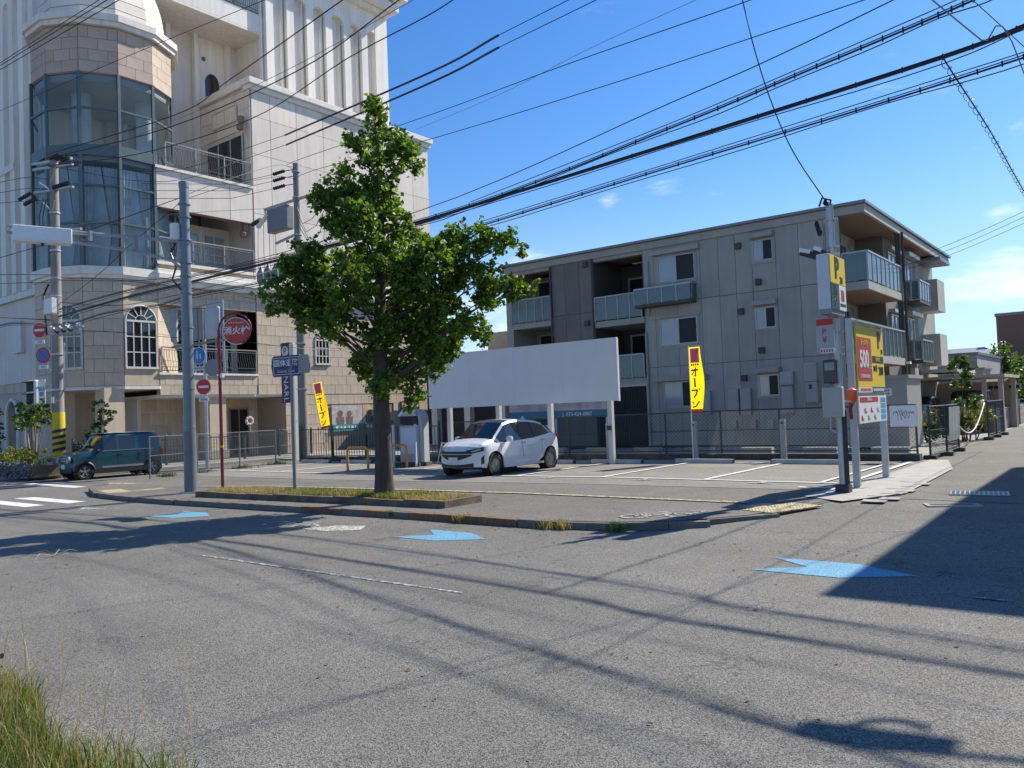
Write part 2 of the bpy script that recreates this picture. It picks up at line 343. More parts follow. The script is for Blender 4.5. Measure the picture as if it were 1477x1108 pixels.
# kerb of separate stones along the pavement edge
kerb = struct(bpy.data.objects.new('kerb', None)); C.objects.link(kerb)
def along(pts, step):
    out = []; P = [Vector((*p, 0)) for p in pts]; acc = 0; 
    for a, b in zip(P, P[1:]):
        L_ = (b-a).length; d = (b-a)/L_
        t = acc
        while t < L_: out.append((a+d*t, d)); t += step
        acc = t-L_
    return out
stone = MB(); stone.bx(-.296, .296, -.07, .09, -.26, .0)
st_me = [stone.mesh('kerb_stone', m) for m in (KERB, KERB_O)]
for i, (p, d) in enumerate(along(KL[2:8], .6)):
    x = p.x; k = 1 if (-13.6 < x < -12 or -10.6 < x < -8.2 or -11.4 < x < -11) else 0
    o = link('kerb_stone', st_me[k], kerb, (p.x+d.x*.3, p.y+d.y*.3-.06, gz(p.x)+.016+random.uniform(-.004, .004)), math.atan2(d.y, d.x))
for i, (p, d) in enumerate(along(KL[7:], .6)):
    o = link('kerb_stone', st_me[0], kerb, (p.x+d.x*.3, p.y+d.y*.3-.03, .004-min(.0, 0)), math.atan2(d.y, d.x))
# planter island
isl = struct(bpy.data.objects.new('planter_kerb', None)); C.objects.link(isl)
bs = MB(); bs.bx(-.505, .505, -.075, .075, -.2, .135); bme = bs.mesh('edging_block', mat('stained_edging', (.125, .095, .065), .9, .6, 5, .6, 35))
X0, X1, Y0, Y1 = -18.1, -9.95, 10.62, 11.55
for i in range(8):
    x = X0+.5+i*1.02
    if True: 
        link('edging_block', bme, isl, (x, Y0, gz(x)+random.uniform(-.012, .012)), random.uniform(-.01, .01)); link('edging_block', bme, isl, (x, Y1, gz(x)+random.uniform(-.012, .012)), random.uniform(-.01, .01))
for y in (11.05,):
    link('edging_block', bme, isl, (X1-.03, y, random.uniform(-.01, .01)), PI/2); link('edging_block', bme, isl, (X0, y, gz(X0)), PI/2)
gr_ = MB()
nx_, ny_ = 40, 8
gr_.add([(lerp(X0+.05, X1-.1, i/nx_), lerp(Y0+.05, Y1-.05, j/ny_), gz(lerp(X0, X1, i/nx_))+.10+.05*math.sin(i*.9)*math.sin(j*1.3)+rng.uniform(0, .02)) for j in range(ny_+1) for i in range(nx_+1)],
        [(j*(nx_+1)+i, j*(nx_+1)+i+1, (j+1)*(nx_+1)+i+1, (j+1)*(nx_+1)+i) for j in range(ny_) for i in range(nx_)])
struct(gr_.build('planter_soil', SOIL, smooth=True))

# paint on the road and the car park
marks = [('blue_arrow', [(-8.9, 8.3), (-8.42, 8.7), (-8.88, 9.08), (-8.0, 9.08), (-7.42, 8.72), (-8.0, 8.3)], BLUE_P, -.096),
         ('blue_arrow', [(-3.42, 8.37), (-2.93, 8.78), (-3.42, 9.14), (-2.5, 9.16), (-1.84, 8.8), (-2.48, 8.38)], BLUE_P, -.096),
         ('blue_arrow', [(-16.2, 8.3), (-15.7, 8.7), (-16.2, 9.15), (-15.3, 9.12), (-14.65, 8.8), (-15.2, 8.32)], BLUE_P, -.096),
         ('lane_line', [(-10.2, 5.95), (-5.45, 5.99), (-5.45, 6.04), (-10.2, 6.02)], WHITE_THIN, -.096),
         ('lane_line', [(-1.25, 8.07), (-1.0, 8.05), (-1.0, 8.12), (-1.25, 8.12)], WHITE_THIN, -.09),
         ('crossing_stripe', [(-25.2, 9.1), (-24.9, 9.55), (-21.7, 9.55), (-21.7, 9.1)], WHITE_P, -.096),
         ('crossing_stripe', [(-26.4, 8.2), (-26.4, 8.65), (-22.0, 8.65), (-22.0, 8.2)], WHITE_P, -.096),
         ('crossing_stripe', [(-26.4, 7.3), (-26.4, 7.75), (-22.6, 7.75), (-22.6, 7.3)], WHITE_P, -.096),
         ('stop_line', [(-31.4, 11.6), (-31.4, 12.0), (-27.2, 12.0), (-27.2, 11.6)], WHITE_P, -.096),
         ('road_symbol', [(-11.1, 8.3), (-10.75, 8.8), (-10.2, 8.96), (-9.9, 8.55), (-10.4, 8.25)], WHITE_OLD, -.096),
         ('tactile_line', [(-21.2, 12.55), (-18.5, 13.08), (-13.4, 13.15), (-5.3, 13.1), (-5.3, 12.94), (-13.4, 12.98), (-18.5, 12.9), (-21.2, 12.35)], YEL_OLD, .016),
         ('yard_line', [(-28.2, 17.0), (-4.85, 16.5), (-4.85, 16.62), (-28.2, 17.14)], WHITE_P, .022),
         ('yard_line', [(-27.6, 21.5), (-4.5, 21.6), (-4.5, 21.7), (-27.6, 21.6)], WHITE_P, .022),
         ('yard_line', [(-5.22, 16.6), (-5.12, 16.6), (-5.05, 21.6), (-5.15, 21.6)], WHITE_P, .03),
         ('yard_line', [(-4.72, 16.2), (-4.60, 16.2), (-4.62, 22.2), (-4.74, 22.2)], WHITE_P, .033),
         ('yard_line', [(-5.3, 15.62), (-4.5, 15.55), (-4.35, 14.6), (-4.5, 14.6), (-4.62, 15.45), (-5.3, 15.52)], WHITE_P, .033)]
for x in (-7.72, -10.42, -13.12, -15.8, -18.5, -21.1, -23.8, -26.4):
    yf = 16.55+(-5-x)*.02
    marks.append(('yard_line', [(x-.07, yf+.06), (x+.07, yf+.06), (x+.08, 21.48), (x-.06, 21.48)], WHITE_P, .022))
for x in (-6.3, -9.1, -11.8, -14.5, -17.2, -19.9):
    yf = 16.55+(-5-x)*.02
    marks.append(('yard_mark', [(x-.25, yf-.42), (x+.25, yf-.40), (x+.25, yf-.32), (x+.05, yf-.32), (x+.05, yf-.03), (x-.06, yf-.03), (x-.06, yf-.33), (x-.25, yf-.34)], WHITE_OLD, .022))
for nme, poly, m, off in marks:
    flat(nme, poly, m, off+(.012 if off > 0 else 0.001))
# raised yellow guide tiles: separate 0.3 m tiles with studs
def tactile(cells, ang, ox, oy, label=None):
    par = struct(bpy.data.objects.new('tactile_paving', None)); C.objects.link(par); par.location = (ox, oy, gz(ox)+.014); par.rotation_euler = (0, math.atan(.01) if ox < -10 else 0, ang)
    t = MB(); t.bx(-.146, .146, -.146, .146, -.01, .008)
    for i in range(4):
        for j in range(4): t.lathe([(.014, .008), (.009, .013)], ((i-1.5)*.068, (j-1.5)*.068, 0), 6)
    me = t.mesh('guide_tile', YEL_P)
    for i, j in cells: link('guide_tile', me, par, (i*.3, j*.3, random.uniform(-.002, .002)), random.uniform(-.012, .012))
tactile([(i, j) for i in range(0, 2) for j in range(4)]+[(-1, 1), (-1, 2)], rad(-20), -4.85, 12.25)
tactile([(i, j) for i in range(8) for j in range(2)]+[(i, j) for i in range(3, 6) for j in range(2, 5)], rad(-12), -23.3, 10.75)
tactile([(i, j) for i in range(10) for j in range(1)], rad(20), -26.0, 12.2)
# bicycle pictogram on the pavement, faint one on the road, worn scribble at the crossing
def ring(b, cx, cy, r, z, w=.025, n=18):
    for k in range(n):
        a0, a1 = 2*PI*k/n, 2*PI*(k+1)/n
        b.quad((cx+(r-w)*math.cos(a0), cy+(r-w)*math.sin(a0), z), (cx+(r+w)*math.cos(a0), cy+(r+w)*math.sin(a0), z), (cx+(r+w)*math.cos(a1), cy+(r+w)*math.sin(a1), z), (cx+(r-w)*math.cos(a1), cy+(r-w)*math.sin(a1), z))
def seg(b, p, q, z, w=.03):
    d = (Vector(q)-Vector(p)).normalized(); n = Vector((-d.y, d.x))*w/2; p = Vector(p); q = Vector(q)
    b.quad((*(p-n), z), (*(q-n), z), (*(q+n), z), (*(p+n), z))
def bike(cx, cy, z, s, ang, m):
    b = MB(); r = .17
    ring(b, -.3, 0, r, 0); ring(b, .3, 0, r, 0)
    for p, q in (((-.3, 0), (-.05, 0)), ((-.05, 0), (-.17, .28)), ((-.3, 0), (-.14, .22)), ((-.14, .22), (.2, .24)), ((-.05, 0), (.2, .24)), ((.3, 0), (.17, .36)), ((.17, .36), (.07, .37)), ((-.24, .29), (-.1, .29)), ((.45, .1), (.75, .3)), ((.75, .3), (.5, .36))):
        seg(b, p, q, 0)
    b.xf(Matrix.Translation((cx, cy, z)) @ Matrix.Rotation(ang, 4, 'Z') @ Matrix.Scale(s, 4)); struct(b.build('bicycle_marking', m))
bike(-5.95, 11.05, .022, 1.15, rad(35), WHITE_OLD)
bike(-11.7, 8.55, gz(-11.7)-.094, 1.3, rad(0), WHITE_OLD)
b = MB()
for k in range(16):
    p = Vector((-19.6+rng.normal(0, .45), 8.7+rng.normal(0, .16))); q = p+Vector((rng.normal(0, .25), rng.normal(0, .1))); seg(b, p, q, gz(-19.6)-.092-k*.0001, .09)
struct(b.build('worn_marking', WHITE_OLD))
# drain cover and manhole lattice in the alley
iron = mat('cast_iron', (.075, .072, .07), .6, .3, 20, .3, 60, metal=.3)
dr = tag(bpy.data.objects.new('drain_grate', None), 'narrow concrete-framed drain grate set in the alley asphalt', 'drain'); C.objects.link(dr); dr.location = (-2.38, 13.92, .0)
b = MB(); [b.bx(*q) for q in ((-.38, .38, -.17, -.12, -.03, .012), (-.38, .38, .12, .17, -.03, .012), (-.38, -.32, -.12, .12, -.03, .012), (.32, .38, -.12, .12, -.03, .012))]; b.build('frame', CONC, dr)
b = MB(); b.bx(-.32, .32, -.12, .12, -.03, .003); b.build('cover', iron, dr)
for k in range(12): b = MB(); b.bx(-.3+k*.05, -.28+k*.05, -.11, .11, .003, .008); b.build('slat', iron, dr)
dr.rotation_euler = (0, 0, rad(25))
mh = tag(bpy.data.objects.new('road_grating', None), 'pale latticed steel grating lying flush in the alley beyond the small drain', 'grating'); C.objects.link(mh); mh.location = (-2.25, 15.6, .006); mh.rotation_euler = (0, 0, rad(8))
gal = mat('galvanised_steel', (.42, .44, .45), .45, .12, 12, .05, 60, metal=.75)
b = MB(); b.bx(-.45, .45, -.3, .3, -.01, .002); b.build('pit', iron, mh)
for k in range(13): b = MB(); b.bar((-.42+k*.07-.12*0, -.29, .008), (-.42+k*.07, .29, .008), .022, .012); b.build('bar', gal, mh)
b = MB(); [b.bar((-.44, y, .012), (.44, y, .012), .02, .012) for y in (-.28, -.14, 0, .14, .28)]; b.build('cross_bar', gal, mh)
# broken flat stones along the edge of the apron
stn = struct(bpy.data.objects.new('edge_stones', None)); C.objects.link(stn)
for k in range(9):
    y = 13.9+k*.42; x = -3.52+.16*math.sin(k*2.1); b = MB(); w = random.uniform(.1, .18); h = random.uniform(.13, .19)
    n = 7; b.prism([(w*sx_*random.uniform(.75, 1.15), h*sy_*random.uniform(.75, 1.15)) for sx_, sy_ in ((-1, -1), (.1, -1.1), (1, -.9), (1.05, .9), (0, 1.05), (-1, 1))], 0, .012); o = b.build('stone', CONC, stn); o.location = (x, y, .02)
# ------------------------------------------------------------------ the wedding hall
TILE = mat('beige_facing_tile', (.58, .47, .35), .75, .14, .9, .15, 40, streak=.12)
TILE_BACK = mat('tile_joint', (.34, .27, .215), .9, .1)
PANEL = mat('pale_stone_panel', (.76, .67, .57), .7, .09, .8, .12, 40, streak=.13)
PANEL_J = mat('panel_joint', (.36, .175, .155), .9, .1)
BAND = mat('brown_band_tile', (.50, .385, .30), .75, .13, 1.1, .15, 40)
WHITE_W = mat('white_render', (.85, .81, .72), .75, .06, .7, .1, 30, streak=.14)
TRIM = mat('cream_trim', (.82, .77, .68), .7, .07, 2, .1, 30, streak=.15)
RAILM = mat('grey_painted_iron', (.17, .17, .16), .5, .1, 10)
RAILTOP = mat('pale_grey_rail', (.27, .27, .27), .5, .1, 10)
GL = glassmat('hall_glass', (.02, .035, .045), .03, .68)
GL_D = glassmat('dark_glass', (.012, .016, .02), .04)
MULL = mat('mullion_metal', (.11, .135, .135), .4, .1, 10, metal=.4)
FRAME_C = mat('cream_window_frame', (.6, .57, .50), .6, .08, 5)
CURT = mat('white_curtain', (.78, .82, .84), .85, .12, 2, .2, 8)
INNER = mat('interior_wall', (.55, .54, .5), .9, .15, 1)
SLATE = mat('pale_dome_slat', (.70, .65, .56), .7, .12, 2, .1, 20)

H = thing('wedding_hall', 'tall pale wedding hall with a glazed turret, a domed top and iron balconies', 'building', (-38.5, 25, -.15))
HX = -36.0
tile_jobs = []
def tiles(P0, U, V, w, h, tw, th, m, bond=True, skip=None, gap=.016, jit=.004, proud=.02):
    """facing tiles on a rectangle: P0 corner, U along, V up, outward normal U x V"""
    U = Vector(U).normalized(); V = Vector(V).normalized(); Nn = U.cross(V); P0 = Vector(P0)
    nr = max(1, round(h/th)); th = h/nr
    for r in range(nr):
        off = (tw/2 if (bond and r % 2) else 0); n = int(w/tw)+2; 
        for c in range(-1, n):
            a, b_ = max(0, c*tw+off), min(w, (c+1)*tw+off)
            if b_-a < .08: continue
            cx, cz = (a+b_)/2, (r+.5)*th
            if skip and skip(cx, cz, (b_-a)/2, th/2): continue
            tile_jobs.append((P0+U*cx+V*cz+Nn*(proud/2+rng.uniform(-jit, jit)), U, V, Nn, b_-a-gap, th-gap, proud, m))
def flush_tiles(limit=300):
    global tile_jobs
    camp = Vector((0, 0, 1.7))
    def seen(j):
        d = (camp-j[0]); return (max(0.01, d.normalized().dot(j[3])) * j[4]*j[5]/d.length_squared)
    tile_jobs.sort(key=lambda j: -seen(j)); cache = {}; root = Vector(ORG[H])
    for j in tile_jobs[:limit]:
        p, U, V, Nn, w, h, t, m = j
        k = (round(w, 2), round(h, 2), m.name, round(U.x, 2), round(U.y, 2))
        if k not in cache:
            b = MB(); b.bx(-w/2, w/2, -h/2, h/2, -t/2, t/2); b.xf(Matrix((U, V, Nn)).transposed().to_4x4()); cache[k] = b.mesh('facing_tile', m)
        link('facing_tile', cache[k], H, p-root)
    rest = {}
    for j in tile_jobs[limit:]:
        p, U, V, Nn, w, h, t, m = j; b = rest.setdefault(m.name, (MB(), m))[0]
        s = len(b.v); b.bx(-w/2, w/2, -h/2, h/2, -t/2, t/2); M = Matrix((U, V, Nn)).transposed().to_4x4(); M.translation = p-root; b.xf(M, s)
    for b, m in rest.values(): b.build('facing_tiles', m, H)['kind'] = 'stuff'
def hb(name, boxes, m, parent=None, **k):
    b = MB(); [b.bx(*q) for q in boxes]; return b.build(name, m, parent or H, world=True, **k)
# masses
hb('wall', [(-52, HX-.02, 24.55, 37.85, 8.9, 19.3)], PANEL_J)
hb('wall', [(-52, HX-.02, 24.5, 37.85, -.3, 3.05), ] if False else [(-52, HX-.02, 26.15, 37.85, -.3, 8.9), (-52, HX-.02, 24.53, 26.15, 3.1, 8.9)], TILE_BACK)
hb('wall', [(-52, -38.5, 19.4, 26.15, -.3, 3.1), (-52, -37.8, 16.5, 24.53, 4.1, 8.4), (-52, -38.2, 19.3, 24.5, 9.4, 12.0), (-52, -41.02, 19.4, 24.6, 13.9, 30)], PANEL)
hb('soffit', [(-50, HX-.03, 19.25, 26.12, 2.98, 3.12)], TRIM)
hb('parapet_wall', [(HX-.3, HX-.02, 19.25, 24.53, 3.12, 4.05)], TILE_BACK)
hb('balcony_floor', [(-38.2, HX-.3, 17.5, 24.5, 3.9, 4.05), (-38.2, HX-.3, 19, 24.5, 9.2, 9.38), (-41, HX-.3, 19, 24.5, 13.6, 13.88)], TRIM)
hb('lintel_wall', [(HX-.3, HX-.02, 19.25, 24.53, 7.38, 9.3)], TILE_BACK)
hb('band_wall', [(HX-.35, HX-.02, 19.25, 24.53, 12.0, 13.85)], PANEL_J)
hb('cornice', [(HX-.4, HX+.42, 19.1, 37.95, 8.55, 8.8), (HX-.4, HX+.25, 19.1, 37.9, 8.3, 8.55), (HX-.4, HX+.3, 19.1, 37.9, 8.8, 9.02)], TRIM, bevel=.02)
for q in [(HX-.3, HX+.10, 19.2, 24.53, 4.05, 4.15), (HX-.3, HX+.12, 19.2, 24.53, 9.28, 9.42), (HX-.35, HX+.12, 19.2, 24.53, 13.85, 13.98)]: hb('sill_ledge', [q], TRIM)
hb('parapet_cap', [(HX-.5, HX+.28, 24.3, 38.1, 19.42, 19.75), (HX-.5, HX+.14, 24.4, 38.0, 19.15, 19.42), (-41, HX-.5, 24.3, 24.55, 19.35, 19.75)], TRIM, bevel=.03)
# P face tiles and panels
def sk(cx, cz, hw, hh): return False
winY = (28.2, 29.2)
tiles((HX, 24.55, 3.08), (0,1,0), (0,0,1), 13.3, 5.2, .56, .5, TILE, skip=lambda cx, cz, a, b_: 3.75 < cx < 4.6 and 1.75 < cz < 3.4)
tiles((HX, 26.2, -.2), (0,1,0), (0,0,1), 11.65, 3.25, .56, .5, TILE, skip=lambda cx, cz, a, b_: (2.7 < cx < 7.6 and cz < 2.6))
tiles((HX, 19.25, 3.1), (0,1,0), (0,0,1), 5.25, .95, .52, .48, TILE)
tiles((HX, 19.25, 7.38), (0,1,0), (0,0,1), 5.25, .95, .62, .48, TILE)
tiles((-38.5, 19.6, -.1), (0,1,0), (0,0,1), 6.5, 3.05, .75, .6, TILE, skip=lambda cx, cz, a, b_: (4.6 < cx < 6.3 and cz < 2.5))
tiles((HX-4.9, 24.5, 14.0), (1,0,0), (0,0,1), 4.9, 5.3, .9, 1.1, PANEL, bond=False, skip=lambda cx, cz, a, b_: (.6 < cx < 4.5 and cz < 3.2))
hb('return_wall', [(-41, HX-.03, 24.53, 24.7, 4.0, 19.4)], PANEL)
pw = [1.15, 1.72, 1.82, 1.82, 1.8, 1.8, 1.7, 1.45]; y = 24.56; pz = [(9.05, 12.595), (12.605, 15.765), (15.775, 17.765), (17.775, 19.14)]
for w_ in pw:
    for za, zb in pz: hb('wall_panel', [(HX-.02, HX+.012+rng.uniform(-.003, .003), y+.014, y+w_-.014, za+.006-.0, zb-.006)], PANEL)
    y += w_
y = 19.28
for w_ in (1.3, 2.6, 1.32):
    hb('wall_panel', [(HX-.02, HX+.012, y+.015, y+w_-.015, 12.02, 13.83)], PANEL); y += w_
# windows on the face
def framed(name, P0, U, w, h, nx, nz_, m=FRAME_C, gm=GL_D, t=.07, sub=None, d=.06):
    """a window: frame part with its pane as a sub-part"""
    U = Vector(U).normalized(); V = Vector((0,0,1)); Nn = U.cross(V); P0 = Vector(P0)
    b = MB()
    def B(x0, x1, z0, z1, n0, n1):
        c = [P0+U*x+V*z+Nn*n for n in (n0, n1) for x, z in ((x0, z0), (x1, z0), (x1, z1), (x0, z1))]
        b.add(c, [(0,3,2,1),(4,5,6,7),(0,1,5,4),(1,2,6,5),(2,3,7,6),(3,0,4,7)])
    B(0, t, 0, h, 0, d); B(w-t, w, 0, h, 0, d); B(t, w-t, 0, t, 0, d); B(t, w-t, h-t, h, 0, d)
    for i in range(1, nx): x = w*i/nx; B(x-t*.35, x+t*.35, t, h-t, 0, d*.8)
    for i in range(1, nz_): z = h*i/nz_; B(t, w-t, z-t*.35, z+t*.35, .002, d*.76)
    f = b.build(name, m, sub or H, world=True)
    g_ = MB(); g_.quad(P0+U*t+V*t+Nn*.01, P0+U*(w-t)+V*t+Nn*.01, P0+U*(w-t)+V*(h-t)+Nn*.01, P0+U*t+V*(h-t)+Nn*.01); g_.build('pane', gm, f, world=True)
    return f
def arch_window(P0, U, w, zs, fan=True, m=FRAME_C):
    """arched window: P0 lower corner, zs = height of the springing line"""
    U = Vector(U).normalized(); V = Vector((0,0,1)); Nn = U.cross(V); P0 = Vector(P0); r = w/2
    b = MB(); pt = lambda x, z, n: P0+U*x+V*z+Nn*n
    arc = [(r-r*math.cos(PI*k/14), zs+r*math.sin(PI*k/14)) for k in range(15)]
    t = .07
    out = [(0, 0)]+arc+[(w, 0)]
    b.tube([pt(x, z, .03) for x, z in arc], t*.6, 4); b.bar(pt(0, 0, .03), pt(0, zs, .03), t, t); b.bar(pt(w, 0, .03), pt(w, zs, .03), t, t)
    b.bar(pt(-.05, 0, .05), pt(w+.05, 0, .05), .14, .1); b.bar(pt(0, zs, .03), pt(w, zs, .03), t, t*1.3)
    for i in (1, 2, 3): b.bar(pt(w*i/4, 0, .028), pt(w*i/4, zs, .028), .045, .045)
    for i in (1, 2): b.bar(pt(0, zs*i/3, .024), pt(w, zs*i/3, .024), .045, .045)
    if fan:
        for a in (30, 60, 90, 120, 150): b.bar(pt(r+r*.38*math.cos(rad(a)), zs+r*.38*math.sin(rad(a)), .026), pt(r+r*math.cos(rad(a)), zs+r*math.sin(rad(a)), .026), .04, .04)
        b.tube([pt(r-r*.38*math.cos(PI*k/8), zs+r*.38*math.sin(PI*k/8), .026) for k in range(9)], .02, 4)
    f = b.build('window', m, H, world=True)
    g_ = MB(); g_.add([pt(x, z, .012) for x, z in out], [tuple(range(len(out)))]); g_.build('pane', GL_D, f, world=True)
arch_window((HX+.0, 28.26, 4.76), (0,1,0), .95, 1.35)
for k in range(3): framed('window', (-38.19+.02, 19.9+k*1.5, 9.5), (0,1,0), 1.3, 2.1, 2, 2, gm=glassmat('curtained_glass', (.30, .34, .36), .12) if k == 0 else MATS['curtained_glass'])
framed('window', (-40.1, 24.47, 14.15), (1,0,0), 3.45, 2.8, 3, 2)
framed('window', (-39.4, 24.44, 17.75), (1,0,0), 2.3, .9, 2, 1, gm=PANEL, t=.05)
framed('window', (-37.78, 19.5, 4.25), (0,1,0), 4.7, 2.9, 5, 2)
f = framed('door', (-38.46, 24.35, -.1), (0,1,0), 1.2, 2.55, 2, 1, m=RAILTOP); framed('door', (-38.46, 23.2, -.1), (0,1,0), .8, 2.3, 1, 1, m=RAILM)
# posters on the wall by the pavement
POST = [mat('poster_photo_print', (.55, .5, .46), .5, .45, 3.5), mat('poster_warm_print', (.62, .45, .3), .5, .5, 2.5), mat('teal_print', (.06, .3, .33), .5, .15, 3), mat('red_print', (.5, .05, .06), .5, .25, 4)]
WHT = mat('white_print', (.75, .75, .75), .6, .05)
for i, (ya, yb) in enumerate(((29.25, 31.5), (31.55, 33.3))):
    p = hb('poster', [(HX+.02, HX+.06, ya, yb, .95, 2.45)], POST[i]); hb('poster_strip', [(HX+.06, HX+.07, ya, yb, .95, 1.35)], POST[2], p)
    b = MB()
    for k in range(6): b.bx(HX+.07, HX+.074, ya+.25+k*.28, ya+.25+k*.28+.17, 1.1, 1.24)
    b.build('lettering', WHT, p, world=True)
    b = MB()
    for c, r in ((.35, .2), (.75, .17)):
        b.disc((HX+.064, lerp(ya, yb, c*.75), 1.95), (1,0,0), r, .008, 14); b.bx(HX+.06, HX+.067, lerp(ya, yb, c*.75)-r*1.4, lerp(ya, yb, c*.75)+r*1.4, 1.36, 1.78)
    b.build('printed_figures', mat('poster_figures', (.2, .14, .12), .5, .5, 6) if i == 0 else MATS['poster_figures'], p, world=True)
p = hb('poster_case', [(HX+.02, HX+.08, 34.6, 36.2, .3, 2.6)], MULL); hb('poster', [(HX+.08, HX+.09, 34.7, 36.1, .9, 1.6)], POST[3], p); hb('poster', [(HX+.08, HX+.09, 34.7, 36.1, 1.65, 2.5)], POST[1], p)
# columns and dark arcade under the turret
for x, y in ((-36.6, 17.2), (-36.6, 22.3), (-38.6, 15.9), (-41, 16.5)):
    hb('column', [(x-.45, x+.45, y-.45, y+.45, -.3, 3.45)], TILE)
    hb('column_base', [(x-.52, x+.52, y-.52, y+.52, -.3, .35)], CONC)
hb('arcade_wall', [(-52, -40.5, 17.2, 19.5, -.3, 3.4)], TILE)
# railings
def railing(p0, p1, z0, h=1.15, step=1.6, par=None):
    p0 = Vector((*p0, z0)); p1 = Vector((*p1, z0)); L_ = (p1-p0).length; d = (p1-p0)/L_; nn = Vector((d.y, -d.x, 0)); par = par or H
    r = bpy.data.objects.new('railing', None); C.objects.link(r); r.parent = par; ORG[r] = ORG[par]
    b = MB(); b.bar(p0+Vector((0,0,h)), p1+Vector((0,0,h)), .07, .06); b.build('top_rail', RAILTOP, r, world=True)
    b = MB(); b.bar(p0+Vector((0,0,.1)), p1+Vector((0,0,.1)), .04); b.bar(p0+Vector((0,0,.28)), p1+Vector((0,0,.28)), .025); b.bar(p0+Vector((0,0,h-.12)), p1+Vector((0,0,h-.12)), .03); b.build('bottom_rail', RAILM, r, world=True)
    n = max(1, round(L_/step))
    for k in range(n+1): b = MB(); b.bar(p0+d*L_*k/n, p0+d*L_*k/n+Vector((0,0,h)), .06); b.build('post', RAILTOP, r, world=True)
    b = MB(); m = int(L_/.13)
    for k in range(1, m):
        q = p0+d*L_*k/m; b.tube([q+nn*o+Vector((0,0,z)) for z, o in ((.12, 0), (.3, .09), (.5, .10), (.72, .0), (.92, -.03), (h-.1, .0))], .013, 4, cap=False)
    o = b.build('balusters', RAILM, r, world=True); o['kind'] = 'stuff'
railing((HX+.02, 19.35), (HX+.02, 24.45), 4.15, 1.2)
railing((HX+.04, 19.35), (HX+.04, 24.45), 9.42, 1.15)
railing((HX+.04, 19.75), (HX+.04, 24.45), 13.98, 1.2)
# turret
TC = Vector((-39.0, 18.4)); TR = 3.1
def tv(k, R=TR): a = rad(15+30*k); return Vector((TC.x+R*math.cos(a), TC.y+R*math.sin(a)))
hb_ = MB(); hb_.prism([tv(k, TR-.03) for k in range(12)], 3.5, 8.75); hb_.build('turret_wall', TILE_BACK, H, world=True)
hb_ = MB(); hb_.prism([tv(k, TR-.03) for k in range(12)], 17.72, 19.9); hb_.build('turret_band', TILE_BACK, H, world=True)
for z0, z1, e in ((3.38, 3.52, .06), (8.55, 8.92, .18), (8.4, 8.56, .08), (19.9, 20.12, .22), (20.12, 20.42, .34)):
    b = MB(); b.prism([tv(k, TR+e) for k in range(12)], z0, z1); b.build('turret_cornice', TRIM, H, world=True)
for k in (-4, -3, -2, -1, 0, 1):
    a, b_ = tv(k-1), tv(k); U = (b_-a); wdt = U.length; U3 = (U.x, U.y, 0)
    hw = k in (0, -2)
    tiles((a.x, a.y, 3.54), U3, (0,0,1), wdt, 4.85, .8, .6, TILE, skip=(lambda cx, cz, p, q: .12 < cx < 1.5 and .75 < cz < 3.9 and hw) if hw else None)
    tiles((a.x, a.y, 17.76), U3, (0,0,1), wdt, 2.1, .8, .52, BAND)
    if hw:
        Un = Vector(U3).normalized(); o = Vector((a.x, a.y, 4.35))+Un*.08; arch_window(o+Un.cross(Vector((0,0,1)))*.0, U3, wdt-.16, 2.15)
        # wall infill round the arch head
        b = MB(); Nn = Un.cross(Vector((0,0,1))); w_ = wdt; r_ = (wdt-.16)/2; pts = []
        base = Vector((a.x, a.y, 0)); cxx = w_/2; zs = 6.5
        for s_ in (0, 1):
            arc = [(cxx+(-1 if s_ == 0 else 1)*r_*math.cos(PI/2*q/8), zs+r_*math.sin(PI/2*q/8)) for q in range(9)]
            poly = arc+[(cxx, 7.44), ((0 if s_ == 0 else w_), 7.44), ((0 if s_ == 0 else w_), zs)]
            b.extr([base+Un*x+Vector((0,0,z))+Nn*.0 for x, z in poly], Nn*.03)
        b.extr([base+Un*x+Vector((0,0,z)) for x, z in ((0, 3.54), (w_, 3.54), (w_, 4.3), (0, 4.3))], Nn*.021)
        b.build('window_surround', TILE, H, world=True)
    zr_ = [8.92, 10.9, 12.6, 14.2, 16.1, 17.72]
    for z0, z1 in zip(zr_, zr_[1:]):
        b = MB(); b.quad((a.x, a.y, z0+.03), (b_.x, b_.y, z0+.03), (b_.x, b_.y, z1-.03), (a.x, a.y, z1-.03)); b.build('pane', GL, H, world=True)
    for z0 in zr_[:-1]:
        b = MB(); dn = Vector(U3).cross(Vector((0,0,1))).normalized()*.03; b.bar(Vector((a.x, a.y, z0))+dn, Vector((b_.x, b_.y, z0))+dn, .09, .09 if z0 != 14.2 else .5); b.build('transom', MULL, H, world=True)
    b = MB(); v = tv(k, TR+.02); b.bar((v.x, v.y, 8.9), (v.x, v.y, 17.75), .13); b.build('mullion', MULL, H, world=True)
    # curtains inside the lower panes
    b = MB(); n = 26; vs = []
    for i in range(n+1):
        t = i/n; q = a.lerp(b_, .06+t*.88); inn = (TC-q).normalized(); dd = .22+.06*math.sin(i*1.9+k)
        g_ = abs(t-.5)*2
        for z, pinch in ((9.0, .35), (10.4, .62), (11.6, .35), (13.5, 0)):
            c_ = (0 if t < .5 else 1); tt = lerp(t, c_, pinch*.9*(1-g_*.3)); q2 = a.lerp(b_, .06+tt*.88); vs.append((q2.x+inn.x*dd, q2.y+inn.y*dd, z))
    fs = [(i*4+j, (i+1)*4+j, (i+1)*4+j+1, i*4+j+1) for i in range(n) if i != n//2 for j in range(3)]
    b.add(vs, fs); b.build('curtain', CURT, H, world=True, smooth=True)
b = MB(); b.prism([tv(k, TR-.15) for k in range(12)], 13.75, 14.35); b.prism([tv(k, TR-.15) for k in range(12)], 8.5, 8.94); b.build('turret_floor', INNER, H, world=True)
